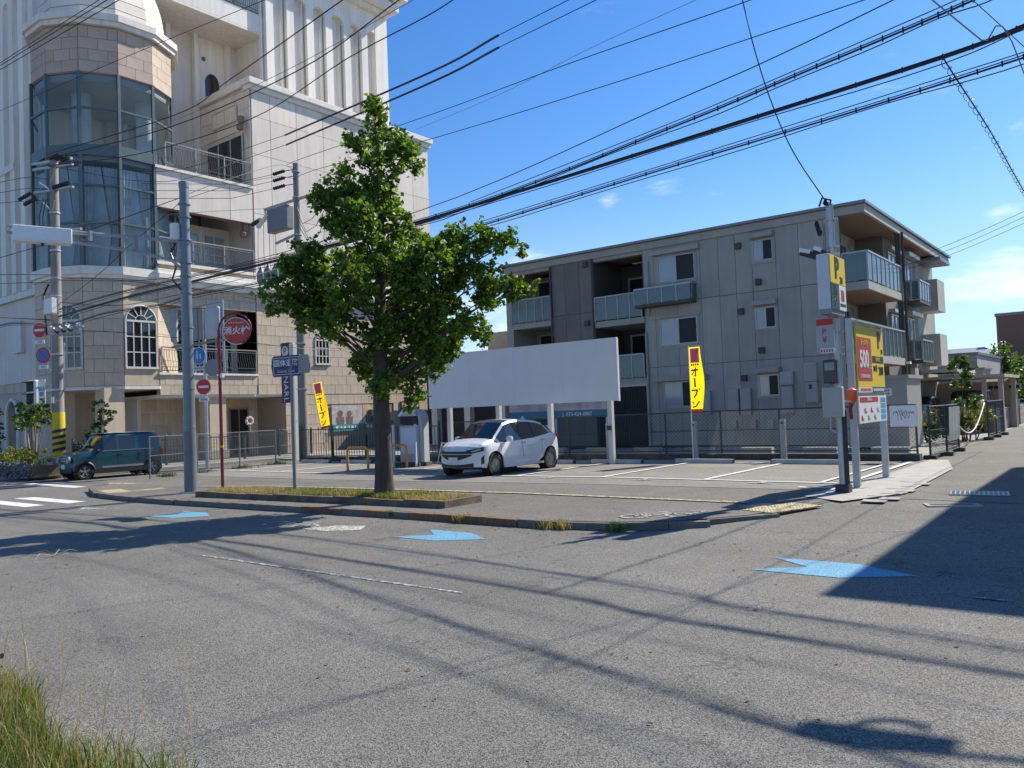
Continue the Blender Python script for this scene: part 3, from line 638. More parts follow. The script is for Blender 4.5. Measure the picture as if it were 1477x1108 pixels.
b = MB(); b.prism([tv(k, TR-.15) for k in range(12)], 17.4, 17.75); b.build('turret_ceiling', mat('ceiling_white', (.6, .6, .58), .9, .05), H, world=True)
for x, y in ((-38.6, 17.1), (-37.7, 19.7)): b = MB(); b.cyl(x, y, 14.3, 17.5, .42, n=20); b.cyl(x, y, 8.9, 13.8, .42, n=20); b.build('inner_column', CURT, H, world=True, smooth=40)
hb('inner_wall', [(-45, -41.6, 16.5, 22, 8.9, 17.7)], INNER)
# dome of slats
nseg = 11
for k in range(-4, 3):
    for j in range(nseg):
        t0, t1 = j/nseg*PI/2*.98, (j+.93)/nseg*PI/2*.98
        R0, R1 = (TR-.25)*math.cos(t0)**.8, (TR-.25)*math.cos(t1)**.8; z0, z1 = 20.42+3.9*math.sin(t0), 20.42+3.9*math.sin(t1)
        a, b_ = tv(k-1, R0), tv(k, R0); c_, d_ = tv(k, R1), tv(k-1, R1)
        b = MB(); b.add([(a.x, a.y, z0), (b_.x, b_.y, z0), (c_.x, c_.y, z1), (d_.x, d_.y, z1)]+[(TC.x+(p.x-TC.x)*.97, TC.y+(p.y-TC.y)*.97, z) for p, z in ((a, z0), (b_, z0), (c_, z1), (d_, z1))], [(0,1,2,3), (4,7,6,5), (0,4,5,1), (2,6,7,3), (1,5,6,2), (3,7,4,0)]); b.build('dome_slat', SLATE, H, world=True)
b = MB(); b.lathe([((TR-.38)*math.cos(j/12*PI/2*.98)**.8, 20.42+3.8*math.sin(j/12*PI/2*.98)) for j in range(13)], (TC.x, TC.y, 0), 12); b.build('dome_shell', mat('dome_gap', (.16, .15, .14), .9), H, world=True)
# upper white block with deep pilasters, facing the car park
UX = -38.4
hb('upper_wall', [(-60, UX, 27.0, 35.7, 19.3, 29.2)], WHITE_W)
for i in range(7):
    y0 = 27.05+i*1.43; hb('pilaster', [(UX, UX+.42, y0-(.0 if i < 6 else .25), y0+.5+(0 if i < 6 else .3), 19.3, 27.9)], WHITE_W); hb('pilaster_strip', [(UX, UX+.2, y0-.22, y0-.12, 19.3, 27.6)], WHITE_W)
    if i < 6:      # arched head over every bay
        b = MB(); r_ = .465; cy = y0+.5+r_; zs = 26.2
        for s_ in (-1, 1):
            arc = [(cy+s_*r_*math.cos(PI/2*q/7), zs+r_*math.sin(PI/2*q/7)) for q in range(8)]
            b.extr([(UX, yy, zz) for yy, zz in arc+[(cy, 27.95), (cy+s_*r_, 27.95)]], (.4, 0, 0))
        b.build('bay_arch', WHITE_W, H, world=True)
hb('roof_cornice', [(-60, UX+.8, 26.6, 36.3, 27.9, 28.2), (-60, UX+1.25, 26.4, 36.8, 28.2, 28.7), (-60, UX+1.05, 26.5, 36.6, 28.7, 29.0), (-60, UX+1.6, 26.2, 37.3, 29.0, 29.5), (-60, UX+.6, 26.6, 36.2, 29.5, 31)], WHITE_W, bevel=.03)
b = MB(); [b.bx(UX+1.25, UX+1.5, 26.6+k*.6, 26.6+k*.6+.3, 28.72, 28.98) for k in range(17)]; b.build('dentils', WHITE_W, H, world=True)
# recessed white wall with the arched door and the round-cornered balcony
for y0, w_ in ((20.1, .22), (20.9, .3), (22.55, .25), (24.2, .25), (26.2, .3)): hb('pilaster', [(-41.0, -40.68, y0, y0+w_, 14, 29.5)], WHITE_W)
hb('upper_wall', [(-60, -40.98, 24.6, 27.0, 19.2, 30)], WHITE_W)
DY, DZ = 25.41, 21.67
b = MB(); r_ = .42; pts = [(DY-r_, 19.0), (DY+r_, 19.0)]+[(DY+r_*math.cos(PI*q/10), DZ-.6-r_*1.2+r_*1.2*math.sin(PI*q/10)) for q in range(11)]
b.extr([(-40.97, y_, z_+.6) for y_, z_ in pts], (.05, 0, 0)); b.build('arched_door', GL_D, H, world=True)
b = MB(); b.disc((-40.95, DY-.5, DZ+.75), (1,0,0), .12, .06, 12); b.build('vent', MULL, H, world=True)
ba = MB(); bp_ = [(-41, 20.6)]+[(-39.2+.9*math.sin(rad(a_))*1.0, 21.5-.9*math.cos(rad(a_))) for a_ in range(0, 91, 15)]+[(-38.3, 27.1), (-41, 27.1)]
ba.prism(bp_, 23.75, 24.75); ba.build('balcony_parapet', WHITE_W, H, world=True, smooth=30)
ba = MB(); ba.prism([(x*1.0, y) for x, y in bp_], 23.6, 23.74); ba.build('balcony_floor', TRIM, H, world=True)
railing((-38.36, 21.7), (-38.36, 27.0), 24.75, 1.1); railing((-40.9, 20.66), (-39.3, 20.66), 24.75, 1.1)
# wall to the left of the turret
hb('left_wall', [(-75, -41.3, 16.6, 30, 8.6, 30)], WHITE_W)
hb('left_base_wall', [(-75, -41.3, 16.58, 30, 3.6, 8.35)], TILE_BACK)
hb('left_ledge', [(-75, -41.2, 16.3, 16.6, 8.3, 8.62), (-75, -44.2, 16.2, 16.6, 14.9, 15.25)], TRIM)
tiles((-51, 16.58, 3.62), (1,0,0), (0,0,1), 9.7, 4.7, 1.1, .6, TILE)
hb('left_ground_wall', [(-75, -46.4, 16.58, 30, -.3, 3.6), (-45.1, -43.9, 16.58, 30, -.3, 3.6), (-42.6, -41.3, 16.58, 30, -.3, 3.6), (-46.4, -42.6, 18.5, 30, -.3, 3.6)], TILE)
for cx in (-45.75, -43.25):
    b = MB(); r_ = .65
    for s_ in (-1, 1):
        arc = [(cx+s_*r_*math.cos(PI/2*q/8), 2.4+r_*1.2*math.sin(PI/2*q/8)) for q in range(9)]
        b.extr([(x, 16.59, z) for x, z in arc+[(cx, 3.62), (cx+s_*r_, 3.62)]], (0, .5, 0))
    b.build('door_arch', TILE, H, world=True)
    b = MB(); b.tube([(cx-(r_+.08), 16.52, -.1), (cx-(r_+.08), 16.52, 2.4)]+[(cx-(r_+.08)*math.cos(PI*q/14), 16.52, 2.4+(r_*1.2+.1)*math.sin(PI*q/14)) for q in range(1, 14)]+[(cx+(r_+.08), 16.52, 2.4), (cx+(r_+.08), 16.52, -.1)], .1, 6); b.build('arch_moulding', TRIM, H, world=True)
for k in range(6):
    x = -42.0-k*1.25; hb('pilaster', [(x-.28, x+.28, 16.25, 16.62, 8.62, 24.2)], WHITE_W)
    b = MB(); cx = x-.625; r_ = .345
    for s_ in (-1, 1):
        arc = [(cx+s_*r_*math.cos(PI/2*q/7), 23.4+r_*math.sin(PI/2*q/7)) for q in range(8)]
        b.extr([(xx, 16.27, zz) for xx, zz in arc+[(cx, 24.2), (cx+s_*r_, 24.2)]], (0, .34, 0))
    b.build('bay_arch', WHITE_W, H, world=True)
hb('window_box', [(-44.9, -43.9, 16.3, 16.62, 5.6, 7.2)], TRIM)
# floodlights and lamps on the face
for y_, z_ in ((23.7, 17.0),):
    pass
for x, y, z in ((-36.35, 24.3, 17.3), (-36.3, 24.3, 11.6)):
    b = MB(); b.bx(x-.12, x+.12, y-.22, y, z, z+.42); b.lathe([(.16, 0), (.2, .2), (.1, .32)], (x, y-.2, z-.3), 10); b.build('wall_lamp', mat('rusty_lamp', (.25, .16, .12), .7, .3, 9), H, world=True)
flush_tiles(300)
# ------------------------------------------------------------------ the apartment house
def siding(name, col):
    m = mat(name, col, .8, .09, 1.3, 0, streak=.12); t = m.node_tree; b = t.nodes['Principled BSDF']; n = t.nodes.new; l = t.links.new
    co = n('ShaderNodeTexCoord'); br = n('ShaderNodeTexBrick'); br.inputs['Scale'].default_value = 5.5; br.inputs['Mortar Size'].default_value = .02; br.inputs['Brick Width'].default_value = 2.2; br.inputs['Row Height'].default_value = .22
    br.inputs['Color1'].default_value = (1,1,1,1); br.inputs['Color2'].default_value = (.75,.75,.75,1); br.inputs['Mortar'].default_value = (0,0,0,1)
    mp_ = n('ShaderNodeMapping'); mp_.inputs['Rotation'].default_value = (rad(90), 0, 0); l(co.outputs['Object'], mp_.inputs['Vector']); l(mp_.outputs['Vector'], br.inputs['Vector'])
    bp = n('ShaderNodeBump'); bp.inputs['Strength'].default_value = .8; bp.inputs['Distance'].default_value = .02; l(br.outputs['Color'], bp.inputs['Height']); l(bp.outputs['Normal'], b.inputs['Normal'])
    return m
SID = siding('grey_siding', (.44, .43, .375)); SID_D = siding('brown_siding', (.24, .215, .19)); JOINT = mat('siding_joint', (.08, .078, .07), .9)
ROOFM = mat('grey_roof_metal', (.20, .215, .23), .5, .1, 3, metal=.3); SOFF = mat('brown_soffit', (.26, .17, .12), .8, .08, 2)
BG = glassmat('balcony_glass', (.10, .16, .17), .12, .30); AL = mat('aluminium_frame', (.38, .385, .37), .45, .08, 8, metal=.4)
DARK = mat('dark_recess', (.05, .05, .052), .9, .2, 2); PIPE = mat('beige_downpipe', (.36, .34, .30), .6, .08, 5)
METERM = mat('meter_box_beige', (.40, .39, .35), .6, .08, 3)
A = thing('apartment_house', 'three storey grey apartment house with glass balconies behind the car park fence', 'building', (-16, 35, 0))
def ab(name, boxes, m, parent=None, **k):
    b = MB(); [b.bx(*q) for q in boxes]; return b.build(name, m, parent or A, world=True, **k)
AY = 31.0
ab('wall', [(-16.8, -9.45, AY+.03, 47.5, -.1, 8.62)], JOINT)
ab('wall', [(-21.65, -19.35, AY+.03, 47.5, -.1, 8.62)], JOINT)
ab('back_wall', [(-24.5, -9.5, 34.5, 47.5, -.1, 8.6)], SID_D)
ab('end_wall', [(-24.5, -24.1, AY, 34.5, -.1, 8.62)], SID)
def panels(xs, zs, m, skip=()):
    for i in range(len(xs)-1):
        for j in range(len(zs)-1):
            if (i, j) in skip: continue
            ab('siding_panel', [(xs[i]+.008, xs[i+1]-.008, AY-.012+rng.uniform(-.002, .002), AY+.03, zs[j]+.01, zs[j+1]-.01)], m)
panels([-16.8, -16.3, -15.25, -14.15, -13.34, -12.62, -11.93, -10.97, -10.07, -9.12, -8.55], [0, .62, 3.37, 6.1, 8.6], SID)
panels([-21.7, -20.95, -20.15, -19.38], [0, 3.37, 6.1, 8.6], SID_D)
ab('wall', [(-9.45, -8.57, AY+.03, AY+.25, -.1, 8.6)], JOINT)
# left bay and centre bay: slabs, dark recess backs, glass fronts
for z in (2.7, 5.35):
    ab('floor_slab', [(-19.35, -16.82, AY-.04, 34.5, z, z+.27)], SID)
    ab('floor_slab', [(-24.1, -21.7, AY-.04, 34.5, z+.35, z+.62)], SID)
ab('lintel', [(-19.35, -16.82, AY-.0, AY+.3, 8.36, 8.62)], SID); ab('lintel', [(-24.1, -21.7, AY, AY+.3, 8.36, 8.62)], SID)
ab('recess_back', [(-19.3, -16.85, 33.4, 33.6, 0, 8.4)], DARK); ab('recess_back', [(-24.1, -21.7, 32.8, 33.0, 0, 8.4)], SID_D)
ab('recess_side', [(-16.87, -16.83, AY+.05, 33.4, 0, 8.4), ], SID_D)
for z in (3.5, 6.2): 
    framed('balcony_door', (-23.8, 32.78, z), (1,0,0), 1.9, 2.0, 2, 1, m=AL, sub=A); framed('balcony_door', (-18.9, 33.38, z-.4), (1,0,0), .9, 2.0, 1, 1, m=AL, sub=A)
b = MB(); b.bx(-18.0, -17.4, 32.2, 32.4, 8.22, 8.27); b.build('ceiling_lamp', AL, A, world=True)
def glass_rail(x0, x1, y, z0, z1, n, par=A, side=None):
    for i in range(n):
        a, c = lerp(x0, x1, i/n), lerp(x0, x1, (i+1)/n)
        b = MB(); b.bx(a+.03, c-.03, y, y+.012, z0+.04, z1-.04); b.build('glass_panel', BG, par, world=True)
    for i in range(n+1):
        a = lerp(x0, x1, i/n); b = MB(); b.bx(a-.02, a+.02, y-.02, y+.03, z0, z1); b.build('post', AL, par, world=True)
    b = MB(); b.bx(x0, x1, y-.035, y+.04, z1-.03, z1+.03); b.build('rail', AL, par, world=True)
def glass_rail_y(x, y0, y1, z0, z1, n, par=A):
    for i in range(n):
        a, c = lerp(y0, y1, i/n), lerp(y0, y1, (i+1)/n)
        b = MB(); b.bx(x-.012, x, a+.03, c-.03, z0+.04, z1-.04); b.build('glass_panel', BG, par, world=True)
    for i in range(n+1):
        a = lerp(y0, y1, i/n); b = MB(); b.bx(x-.03, x+.02, a-.02, a+.02, z0, z1); b.build('post', AL, par, world=True)
    b = MB(); b.bx(x-.04, x+.035, y0, y1, z1-.03, z1+.03); b.build('rail', AL, par, world=True)
glass_rail(-19.3, -16.9, AY-.1, 5.62, 6.7, 4); glass_rail(-19.3, -16.9, AY-.1, 2.95, 4.0, 4)
glass_rail(-24.1, -21.75, AY-.1, 5.95, 7.1, 5); glass_rail(-24.1, -21.75, AY-.1, 3.3, 4.4, 5)
b = MB()
for k in range(24): b.bx(-18.85+k*.085, -18.82+k*.085, AY-.03, AY+.02, 0, 2.62)
b.build('louvre', JOINT, A, world=True); ab('louvre_frame', [(-18.95, -16.8, AY-.05, AY+.04, 2.6, 2.7), (-16.87, -16.8, AY-.05, AY+.04, 0, 2.6)], AL)
CG = MATS.get('curtained_glass'); SCREEN = glassmat('screened_glass', (.03, .035, .04), .5, spec=.2)
def win(x, z, w, h, hood=None, cur=.55):
    ab('window_surround', [(x-.08, x+w+.08, AY-.06, AY-.012, z-.1, z), (x-.08, x, AY-.05, AY-.012, z, z+h+.06), (x+w, x+w+.08, AY-.05, AY-.012, z, z+h+.06)], SID)
    b = MB(); P = [(x, x+w, z, z+.05), (x, x+w, z+h-.05, z+h), (x, x+.045, z+.05, z+h-.05), (x+w-.045, x+w, z+.05, z+h-.05), (x+w*.5-.025, x+w*.5+.025, z+.05, z+h-.05)]
    [b.bx(p[0], p[1], AY-.075, AY-.012, p[2], p[3]) for p in P]; f = b.build('window', AL, A, world=True)
    b = MB(); b.quad((x+.04, AY-.05, z+.04), (x+w/2, AY-.05, z+.04), (x+w/2, AY-.05, z+h-.04), (x+.04, AY-.05, z+h-.04)); b.build('pane', CG, f, world=True)
    b = MB(); b.quad((x+w/2, AY-.042, z+.04), (x+w-.04, AY-.042, z+.04), (x+w-.04, AY-.042, z+h-.04), (x+w/2, AY-.042, z+h-.04)); b.build('screened_pane', SCREEN, f, world=True)
    if hood: ab('shutter_box', [(x-hood, x+w+hood, AY-.28, AY-.012, z+h+.08, z+h+.26)], SID); 
win(-16.08, 6.95, 1.72, 1.13, .28); win(-16.08, 4.27, 1.72, 1.12, None); win(-16.04, 1.62, 1.72, 1.08, .3)
ab('drip_cap', [(-16.4, -14.2, AY-.1, AY-.012, 5.45, 5.53), (-16.45, -14.0, AY-.3, AY-.012, 2.74, 2.82)], SID)
for z in (7.28, 4.6, 1.93): win(-11.87, z, .82, .84, .06)
# juliet balcony of the top window
ab('juliet_floor', [(-17.0, -14.35, AY-.55, AY-.012, 5.95, 6.05)], JOINT); glass_rail(-17.0, -14.35, AY-.55, 6.04, 6.74, 4)
glass_rail_y(-14.34, AY-.55, AY-.02, 6.04, 6.74, 1)
for x, z in ((-19.75, 8.3), (-19.76, 5.6), (-12.45, 8.0), (-12.45, 5.36), (-12.45, 2.69), (-11.68, 6.45), (-11.68, 3.74)):
    ab('vent_cover', [(x-.11, x+.11, AY-.16, AY-.013, z-.12, z+.12)], JOINT)
for x0, x1, z0, z1 in ((-14.2, -13.88, 1.3, 2.25), (-13.12, -12.68, 1.2, 2.27), (-12.6, -12.18, 1.2, 2.27), (-10.96, -10.46, 2.33, 2.84), (-10.94, -10.5, 1.2, 2.27), (-10.04, -9.58, 2.42, 3.13), (-10.02, -9.56, 1.6, 2.4)):
    o = ab('meter_box', [(x0, x1, AY-.22, AY-.014, z0, z1)], METERM, bevel=.012); ab('meter_door', [(x0+.05, x1-.05, AY-.235, AY-.22, z0+.06, z1-.06)], METERM, o)
ab('meter_window', [(-9.86, -9.76, AY-.24, AY-.22, 2.12, 2.3)], SCREEN)
for x, z0, z1 in ((-16.76, 0, 4.9), (-16.56, 5.6, 8.0), (-21.72, 0, 8.5), (-19.4, 0, 8.5)): b = MB(); b.tube([(x, AY-.09, z0), (x, AY-.09, z1)], .045, 8); b.build('downpipe', PIPE if x > -17 else JOINT, A, world=True)
for k, x in enumerate((-13.6, -12.9, -12.1, -11.4)):
    ab('gas_meter', [(x-.1, x+.1, AY-.25, AY-.05, .7, 1.0)], METERM); b = MB(); b.tube([(x, AY-.15, .1), (x, AY-.15, .7)], .02, 6); b.build('gas_pipe', PIPE, A, world=True)
# right hand side with deep balconies
ab('side_wall', [(-9.5, -9.42, AY+.25, 36.4, 0, 8.6)], SID)
ab('side_wall', [(-9.45, -8.3, 36.4, 42.6, 0, 8.55)], SID_D)
ab('side_wall', [(-9.45, -8.45, 42.6, 47.5, 0, 8.55)], SID)
for z in (5.88, 3.18):
    ab('balcony_slab', [(-9.42, -7.62, AY+.02, 36.3, z-.18, z+.12)], SID); ab('balcony_soffit', [(-9.40, -7.68, AY+.08, 36.2, z-.20, z-.181)], SOFF)
    glass_rail_y(-7.62, AY+.06, 36.25, z+.13, z+1.22, 8)
    glass_rail(-8.52, -7.64, AY+.05, z+.13, z+1.22, 1)
    for y, w in ((32.0, 1.0), (34.0, .9)): framed('balcony_door', (-9.41, y, z+.2), (0,1,0), w, 2.0, 2, 1, m=AL, sub=A)
    for y in (31.7, 33.4, 35.3): b = MB(); b.tube([(-9.3, y, z+.1), (-9.3, y, z+2.2), (-9.38, y, z+2.3)], .04, 8); b.build('duct_pipe', PIPE, A, world=True)
    ab('juliet_floor', [(-8.3, -7.6, 39.6, 41.9, z+.05, z+.15)], JOINT); glass_rail_y(-7.6, 39.65, 41.85, z+.16, z+1.05, 4); glass_rail(-8.28, -7.62, 39.62, z+.16, z+1.05, 2)
    framed('window', (-8.29, 37.0, z+.95), (0,1,0), 1.5, 1.15, 2, 1, m=AL, gm=CG, sub=A); framed('window', (-8.29, 39.8, z+.3), (0,1,0), 1.6, 1.85, 2, 1, m=AL, gm=CG, sub=A)
    ab('shutter_box', [(-8.3, -8.05, 36.9, 38.7, z+2.15, z+2.3), (-8.3, -7.9, 39.5, 41.7, z+2.2, z+2.38)], AL)
    ab('corner_box', [(-8.6, -7.6, 43.8, 45.6, z+.0, z+1.55)], SID)
ab('corner_post', [(-7.8, -7.62, 36.3, 36.45, 0, 8.6)], JOINT)
b = MB(); b.tube([(-7.55, 36.5, 0), (-7.55, 36.5, 8.6)], .05, 8); b.tube([(-7.75, 36.25, .0), (-7.75, 36.25, 8.6)], .04, 8); b.build('downpipe', JOINT, A, world=True)
ab('entry_canopy', [(-8.0, -6.5, 41.0, 46, 2.75, 2.9)], CONC_L); ab('entry_pillar', [(-7.9, -7.55, 37.6, 38.3, 0, 2.9)], SID)
ab('roof_soffit', [(-24.5, -7.72, AY-.02, 47.2, 8.56, 8.6)], SOFF); ab('fascia', [(-24.6, -7.6, AY-.1, AY-.02, 8.52, 8.82), (-7.7, -7.6, AY-.02, 47.3, 8.52, 8.82)], SID)
b = MB(); b.add([(-24.7, AY-.25, 8.83), (-7.52, AY-.25, 8.83), (-7.52, 47.5, 8.9), (-24.7, 47.5, 8.9), (-24.7, AY-.25, 8.93), (-7.52, AY-.25, 8.93), (-7.52, 47.5, 9.0), (-24.7, 47.5, 9.0)], [(0,3,2,1),(4,5,6,7),(0,1,5,4),(1,2,6,5),(2,3,7,6),(3,0,4,7)]); b.build('roof', ROOFM, A, world=True)
b = MB(); b.bx(-8.5, -7.35, 43.4, 46.0, 8.3, 8.45); b.build('side_eave', ROOFM, A, world=True)
ab('security_camera', [(-7.6, -7.45, 36.2, 36.5, 3.05, 3.15)], WHT)

# storage shed beside the apartment house
S_ = thing('storage_shed', 'plain grey box shed with a small notice, beside the corner of the apartment house', 'shed', (-6.6, 29, 0))
SHM = mat('shed_grey', (.33, .31, .28), .6, .06, 2)
b = MB(); b.bx(-7.9, -6.0, 28.5, 30.6, .05, 2.3); b.build('body', SHM, S_, world=True); b = MB(); b.bx(-8.0, -5.92, 28.42, 30.7, 2.3, 2.42); b.build('roof', SHM, S_, world=True)
b = MB(); b.bx(-6.9, -6.45, 28.48, 28.5, 1.75, 2.0); nb = b.build('notice', WHT, S_, world=True)
b = MB(); [b.bx(-6.86+k*.07, -6.82+k*.07, 28.476, 28.48, 1.9, 1.95) for k in range(5)]; [b.bx(-6.86+k*.07, -6.82+k*.07, 28.476, 28.48, 1.8, 1.85) for k in range(5)]; b.build('lettering', JOINT, nb, world=True)
for x in (-7.7, -6.15): b = MB(); b.bx(x-.1, x+.1, 28.6, 30.4, -.03, .05); b.build('foot', CONC, S_, world=True)

# ------------------------------------------------------------------ beyond, to the right
def simple_house(name, label, boxes, mats_, wins=(), loc=None, cat='building', roofs=()):
    t = thing(name, label, cat, loc)
    for nme, q, m in boxes: b = MB(); b.bx(*q); b.build(nme, m, t, world=True)
    for P0, U, w, h in wins: framed('window', P0, U, w, h, 2, 1, m=AL, gm=SCREEN, sub=t)
    return t
GREYW = mat('far_grey_render', (.34, .325, .31), .8, .06, .5, streak=.1); BROWNW = mat('far_brown_wall', (.20, .115, .085), .85, .06, .3)
for z in ():
    pass
simple_house('annex_building', 'long low grey flat-roofed building past the carport', [('wall', (-30, -8.05, 58, 75, -.1, 4.2), GREYW), ('roof', (-30, -7.95, 57.9, 75, 4.2, 4.35), ROOFM), ('extension', (-9.2, -7.6, 56.8, 60, -.1, 3.2), GREYW), ('extension_roof', (-9.3, -7.5, 56.7, 60, 3.2, 3.32), ROOFM)], None, [((-9.9, 57.98, 2.5), (1,0,0), .8, .5)], (-12, 60, 0))
simple_house('tiled_house', 'grey tiled house roof peeping over the low grey building', [('wall', (-18, -9.4, 82, 92, -.1, 4.6), GREYW)], None, (), (-13, 85, 0))
b = MB(); b.add([(-18.4, 81.5, 4.6), (-9.0, 81.5, 4.6), (-9.0, 92.5, 4.6), (-18.4, 92.5, 4.6), (-16, 87, 6.1), (-11.4, 87, 6.1)], [(0,1,5,4), (1,2,5), (2,3,4,5), (3,0,4), (0,3,2,1)]); b.build('roof', ROOFM, [o for o in C.objects if o.name == 'tiled_house'][0], world=True)
bb = simple_house('brown_building', 'tall plain brown building rising behind the trees at the right edge', [('wall', (-10.7, 8, 90, 108, -.1, 9.1), BROWNW), ('parapet', (-10.8, 8.1, 89.9, 108, 9.1, 9.4), ROOFM)], None, [((-6.5+k*2.6, 89.97, z), (1,0,0), 1.2, 1.3) for k in range(5) for z in (1.5, 4.5)], (-1, 98, 0))
cp = thing('carport', 'beige carport with a thin flat roof over the parked cars', 'carport', (-6.4, 44, 0))
BEI = mat('beige_carport_metal', (.40, .34, .27), .6, .08, 3)
b = MB(); b.bx(-9.0, -4.75, 41.6, 47.2, 2.42, 2.56); b.build('roof', BEI, cp, world=True)
for x, y in ((-5.6, 41.9), (-4.95, 41.9), (-5.0, 46.9), (-8.8, 46.9), (-8.8, 41.9)): b = MB(); b.bx(x-.09, x+.09, y-.09, y+.09, -.05, 2.42); b.build('post', BEI, cp, world=True)
b = MB(); b.bx(-9.0, -4.9, 47.25, 47.35, -.05, 2.3); b.build('back_panel', BEI, cp, world=True)
for x in (-6.2, -5.3): framed('vent_window', (x, 47.23, 1.85), (1,0,0), .6, .3, 2, 1, m=BEI, gm=SCREEN, sub=cp)
# block wall along the alley
bw = thing('block_wall', 'low weathered block wall with pillars running along the alley past the fence', 'wall', (-5.3, 55, 0))
BLK = mat('block_wall_grey', (.27, .235, .20), .9, .25, 3, .5, 20)
blk = MB(); blk.bx(-.07, .07, -.195, .195, -.093, .093); bme = blk.mesh('block', BLK)
for r in range(5):
    for k in range(46):
        y = 41.0+k*.4+(.2 if r % 2 else 0)
        link('block', bme, bw, (rng.uniform(-.006, .006), y-55, .09+r*.19))
for k in range(6): b = MB(); b.bx(-5.42, -5.15, 44.2+k*3.2, 44.5+k*3.2, 0, 1.05); b.build('pillar', BLK, bw, world=True)
b = MB(); b.bx(-5.38, -5.22, 40.8, 59.4, .955, 1.0); b.build('coping', CONC, bw, world=True)
rl = thing('metal_guard_rail', 'pale horizontal metal guard rail beyond the block wall', 'guard rail', (-5.5, 62, 0))
for z in (.5, .75, 1.0, 1.25): b = MB(); b.bar((-7.5, 60.5, z), (-3.8, 60.5, z), .05); b.build('rail', gal, rl, world=True)
for x in (-7.4, -6.2, -5.0, -3.9): b = MB(); b.bar((x, 60.56, 0), (x, 60.56, 1.3), .07); b.build('post', gal, rl, world=True)
# dark arcade and hoarding between the two buildings
bn = thing('photo_banner', 'long photo banner with a blue lettered strip, hung behind the white billboard posts', 'banner', (-18.9, 27, 0))
b = MB(); b.bx(-21.4, -16.5, 27, 27.04, 1.66, 2.1); b.build('picture', mat('banner_print', (.42, .36, .37), .6, .5, 1.6), bn, world=True)
b = MB(); b.bx(-21.4, -16.5, 26.99, 27.05, 1.36, 1.66); b.build('strip', mat('banner_blue', (.03, .16, .25), .6, .05), bn, world=True)
text('lettering', ')  073-424-0887', .22, bn, (1.0, -.02, 1.5), (1,0,0), (0,0,1), WHT)
for x in (-21.35, -19.0, -16.55): b = MB(); b.bx(x-.05, x+.05, 27.05, 27.15, 0, 2.1); b.build('post', gal, bn, world=True)
ds = thing('low_annex', 'dark low annex with white pillars under its flat roof, behind the white car', 'building', (-27, 36, 0))
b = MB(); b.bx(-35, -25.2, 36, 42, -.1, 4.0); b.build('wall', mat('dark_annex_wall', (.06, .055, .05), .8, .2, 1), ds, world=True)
b = MB(); b.bx(-35.2, -25.0, 34.4, 42.2, 4.0, 4.3); b.build('roof', JOINT, ds, world=True)
b = MB(); b.bx(-31.6, -30.0, 38, 40, 4.3, 6.6); b.build('tower', TILE, ds, world=True)
for x in (-33.2, -30.6, -28.0): b = MB(); b.bx(x-.22, x+.22, 34.7, 35.1, -.1, 4.0); b.build('pillar', WHITE_W, ds, world=True)
# the unseen neighbour that throws its shadow over the alley mouth
nb_ = thing('neighbour_house', 'two storey house on the other side of the alley, out of frame to the right', 'building', (5, 22, 0))
b = MB(); b.bx(.5, 11, 16.7, 30, -.1, 7.9); b.build('wall', GREYW, nb_, world=True); b = MB(); b.bx(.42, 11.1, 16.6, 30.1, 7.9, 8.15); b.build('roof', ROOFM, nb_, world=True)
for k in range(3):
    for z in (1.2, 4.6): framed('window', (1.5+k*3, 16.68, z), (1,0,0), 1.6, 1.3, 2, 1, m=AL, gm=SCREEN, sub=nb_)
# ------------------------------------------------------------------ fences round the car park
GRN = mat('dark_green_fence_paint', (.035, .055, .05), .5, .15, 8); LINK = mat('green_chain_link', (.06, .095, .085), .55, .1, 8)
def chain(b, p0, p1, z0, z1, s=.085, r=.0042):
    """diagonal wires of a chain-link panel"""
    p0 = Vector(p0); p1 = Vector(p1); L_ = (p1-p0).length; d = (p1-p0)/L_; h = z1-z0; nrm = Vector((d.y, -d.x)); 
    for sg in (1, -1):
        t = -h
        while t < L_:
            a0, a1 = max(0, t), min(L_, t+h)
            if a1-a0 > .03:
                za = z0+(a0-t) if sg > 0 else z1-(a0-t); zb = z0+(a1-t) if sg > 0 else z1-(a1-t)
                q, w = p0+d*a0, p0+d*a1; o = nrm*.003*sg
                q3, w3 = Vector((q.x+o.x, q.y+o.y, za)), Vector((w.x+o.x, w.y+o.y, zb)); dd = (w3-q3).normalized(); up_ = dd.cross(Vector((nrm.x, nrm.y, 0))).normalized()*r; n3 = Vector((nrm.x, nrm.y, 0))*r
                b.add([q3+up_, q3-up_*.5+n3, q3-up_*.5-n3, w3+up_, w3-up_*.5+n3, w3-up_*.5-n3], [(0,1,4,3), (1,2,5,4), (2,0,3,5)])
            t += s*1.41
def mesh_fence(name, label, pts, h=1.5, zb=.28, top=1.5, m=GRN, lm=LINK, feet=False, group=None, mid=True, rr0=.024):
    t = thing(name, label, 'fence', (pts[0][0], pts[0][1], gz(pts[0][0])), group=group)
    for i, (x, y) in enumerate(pts):
        b = MB(); z = gz(x); b.tube([(x, y, z-.05), (x, y, z+h)], .028, 8); b.build('post', m, t, world=True)
        if feet: b = MB(); b.bx(x-.16, x+.16, y-.11, y+.11, z, z+.11); b.build('foot_block', CONC_D, t, world=True)
    for (x0, y0), (x1, y1) in zip(pts, pts[1:]):
        z0, z1 = gz(x0), gz(x1)
        for zz, rr in ((h-.02, rr0), (zb, rr0*.75))+(((zb+h)/2, .008),)*mid: b = MB(); b.tube([(x0, y0, z0+zz), (x1, y1, z1+zz)], rr, 6); b.build('rail', m, t, world=True)
        b = MB(); chain(b, (x0, y0), (x1, y1), z0+zb, z0+h-.03); o = b.build('chain_link', lm, t, world=True); o['kind'] = 'stuff'
    return t
